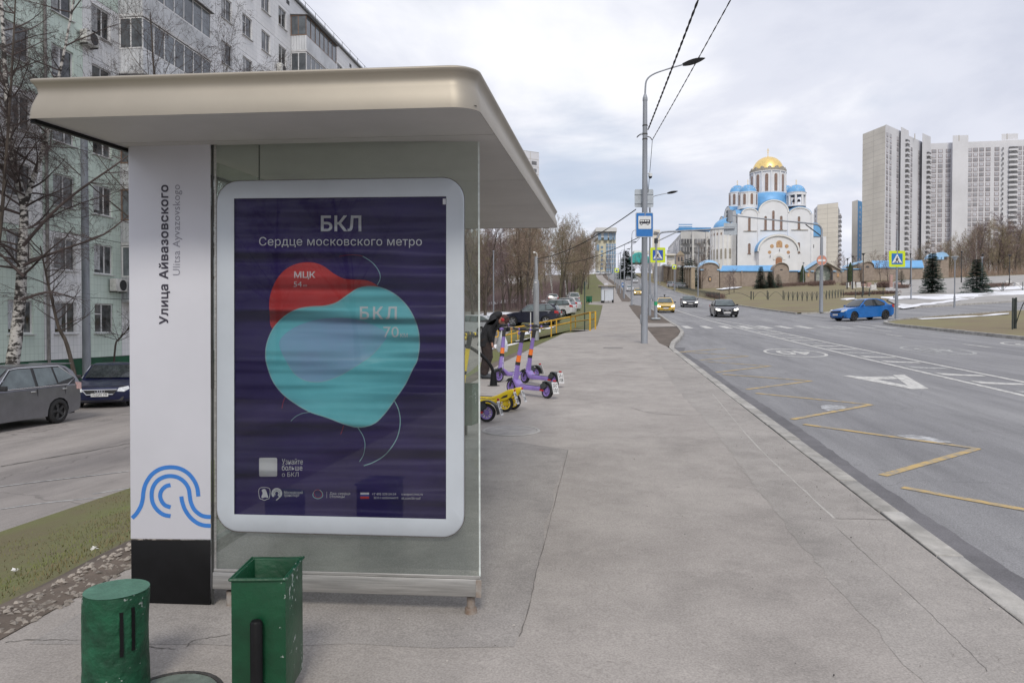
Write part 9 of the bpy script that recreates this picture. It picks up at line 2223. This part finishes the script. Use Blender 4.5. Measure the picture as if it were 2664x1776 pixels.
facade(cn, P(1734, 680, 262), P(1755, 680, 262), 14, P(1740, 662, 262).z, mat_f1, 6); panel('opening', [(1736, 676), (1751, 676), (1751, 668), (1736, 668)], sign_plane(261.8), 0.2, mat_f3, cn); panel('canopy', [(1732, 664), (1758, 664), (1758, 660), (1732, 660)], sign_plane(260.5), 2, mat_f1, cn)
gw2 = empty('retaining_wall', tuple(P(1715, 715, 270)), 0, 'grey concrete wall left of the stepped wall', 'wall'); facade(gw2, P(1700, 700, 272), P(1745, 700, 268), 12, P(1720, 692, 270).z, M('grey_concrete', (0.28, 0.265, 0.26), 0.9, var=0.12, scale=0.4), 4)
tl = empty('dome_hall', tuple(P(1656, 690, 430)), 0, 'turquoise arched hall beyond the crest of the road', 'building')
mat_tq = M('turquoise_sheet', (0.03, 0.42, 0.40), 0.4, var=0.1)
panel('arched_front', [(1643, 683), (1643, 667), (1652, 658), (1664, 656), (1678, 660), (1690, 670), (1690, 683)], sign_plane(430), 12, mat_tq, tl); panel('back_wall', [(1650, 660), (1688, 660), (1688, 652), (1650, 652)], sign_plane(440), 8, mat_f1, tl)
# tall office tower at the end of the road
of = empty('office_tower', tuple(P(1578, 715, 470)), 0, 'cream and glass office tower with flared top at the end of the road', 'building')
mat_oc = M('office_cream', (0.62, 0.58, 0.44), 0.7, var=0.06); mat_og = M('office_blue_glass', (0.22, 0.32, 0.44), 0.15, var=0.25, scale=0.15); mat_ow = M('office_white', (0.62, 0.62, 0.61), 0.6, var=0.06)
DO = 470
panel('core', [(1557, 730), (1602, 730), (1602, 600), (1557, 600)], sign_plane(DO), 18, mat_oc, of)
panel('crown', [(1549, 602), (1605, 602), (1605, 595), (1603, 592), (1551, 592), (1549, 595)], sign_plane(DO - 5), 28, mat_ow, of); panel('crown_flare', [(1553, 618), (1601, 618), (1604, 602), (1550, 602)], sign_plane(DO - 2), 22, mat_ow, of)
for x0, x1 in ((1556, 1564), (1571, 1581), (1585, 1594), (1596, 1601)): panel('top_glazing', [(x0, 624), (x1, 624), (x1, 606), (x0, 606)], sign_plane(DO - 2.4), 0.5, mat_og, of)
panel('glass_bay', [(1577, 712), (1602, 712), (1602, 634), (1577, 634)], sign_plane(DO - 0.8), 1, mat_og, of); panel('glass_bay', [(1552, 652), (1559, 652), (1559, 636), (1552, 636)], sign_plane(DO - 0.8), 1, mat_og, of)
for k in range(6):
 y = 640 + k * 11; panel('floor_band', [(1577, y), (1602.5, y), (1602.5, y + 1.2), (1577, y + 1.2)], sign_plane(DO - 1.2), 0.5, mat_ow, of)
 panel('window', [(1563, y + 6), (1569, y + 6), (1569, y), (1563, y)], sign_plane(DO - 0.3), 0.4, mat_og, of)
for x in (1583, 1590, 1596): panel('mullion', [(x, 712), (x + 1, 712), (x + 1, 634), (x, 634)], sign_plane(DO - 1.1), 0.4, mat_ow, of)
# tower block peeping above the shelter roof
tp_ = empty('tower_block', tuple(P(1380, 700, 280)), 0, 'pale panel tower peeping out right of the shelter roof', 'building')
zz = P(1380, 392, 280).z; a, d, n = facade(tp_, P(1310, 600, 276), P(1402, 600, 284), 8, zz, mat_f2, 16); seams(tp_, a, d, n, zz - 20 * 2.8, 20, 2.8, (0.35, 0.55, 0.75), zz); fgrid(tp_, a, d, n, (0.64, 0.86), zz - 20 * 2.8, 19, 2.8, FWD)
# block behind the photographer (seen only as a reflection in the poster pane)
rb = empty('apartment_block', (-12, -75, -3), 0, 'grey block mirrored in the poster pane', 'building')
a, d, n = facade(rb, Vector((-34, -75, 0)), Vector((-2, -75, 0)), -6, 34, mat_f3, 12)
q = Vector((0, -75, 0)); n2 = Vector((0, -1, 0))
for k in range(13):
 for j in range(9):
  o_ = obj('window', FWIN, rb); o_.location = Vector((-31.5 + j * 3.4, -74.95, -2 + k * 2.8)) - rb.location; o_.rotation_euler = (0, 0, math.pi)
rg = random.Random(70)
for k, (x, y) in enumerate(((-12, -38), (-4, -44), (5, -40), (11, -52), (-20, -46))): plant((0, 2, 1, 0, 2)[k], x, y, 1.0, k * 1.3, 'bare tree mirrored in the poster pane, ' + ('first', 'second', 'third', 'fourth', 'fifth')[k], None)
# ============================================================ trees beyond the square and by the church
rg = random.Random(91)
labs2 = ['brown bare tree of the park wood at right', 'olive bare tree of the park wood at right', 'plum brown bare tree of the park wood at right', 'pale stemmed birch of the park wood at right', 'bushy tree at the foot of the park wood at right']
for k in range(70):
 x_ = rg.uniform(2285, 2760); dd = rg.uniform(215, 330); p_ = P(x_, 700, dd); v = rg.choice((0, 0, 1, 1, 2, 3, 4)); hpx = lerp(60, 150, sstep((x_ - 2290) / 330)); h = max(6.0, hpx / FPX * dd * rg.uniform(0.8, 1.1)); base_h = (14, 15, 13, 16, 9)[v]
 plant(v, p_.x, p_.y, clamp(h / base_h, 0.5, 1.45), rg.uniform(0, 6.28), labs2[v], 'trees of the park wood, kind %d' % (v + 1))
for k, (x_, yb, dd, s_, v) in enumerate(((2190, 720, 225, 0.65, 2), (2205, 720, 235, 0.6, 0), (2225, 720, 228, 0.6, 2), (2262, 720, 222, 0.6, 0), (2172, 720, 240, 0.55, 0), (2290, 730, 190, 0.45, 0), (2310, 730, 185, 0.5, 2), (2240, 735, 175, 0.35, 0), (1826, 740, 192, 0.5, 0), (1818, 700, 225, 0.9, 0), (1897, 752, 150, 0.35, 2), (1910, 752, 160, 0.35, 2))):
 p_ = P(x_, yb, dd); plant(v, p_.x, p_.y, s_, k * 1.1, 'small bare tree beside the church, ' + ('behind the lodge', 'above the lodge roof', 'right of the annex', 'before the slim white tower', 'nearest the annex', 'in front of the right wall', 'before the right hall', 'beside the twin lamp', 'at the corner chapel', 'before the institute windows', 'on the lawn, left', 'on the lawn, right')[k], None)
for k, (x_, dd, s_) in enumerate(((1700, 300, 0.7), (1690, 290, 0.6), (1668, 320, 0.7), (1650, 330, 0.6), (1735, 250, 0.5), (1560, 345, 0.6), (1575, 350, 0.6), (1590, 350, 0.6))):
 p_ = P(x_, 700, dd); plant((2, 0)[k % 2], p_.x, p_.y, s_, k * 0.9, 'bare tree near the crest of the road, ' + ('behind the near lamp post', 'left of the grey wall', 'below the turquoise hall', 'right of the big spruce', 'before the grey wall', 'left of the office tower foot', 'at the office tower foot', 'right of the office tower foot')[k], None)
mb = MB(); rg = random.Random(17)
for i in range(14000):
 x_ = rg.uniform(2240, 2780); dd = rg.uniform(212, 300); p_ = P(x_, 700, dd); z = H(p_.x, p_.y); h = rg.uniform(1.0, 5.0); t = rg.uniform(0.03, 0.06); dx, dy = rg.uniform(-.25, .25) * h, rg.uniform(-.25, .25) * h
 mb.add([(p_.x - t, p_.y, z), (p_.x + t, p_.y, z), (p_.x + dx, p_.y + dy, z + h)], [(0, 1, 2)])
tag(mb.build('undergrowth', mat_tw1), 'leafless undergrowth at the foot of the park wood', 'undergrowth', kind='stuff')
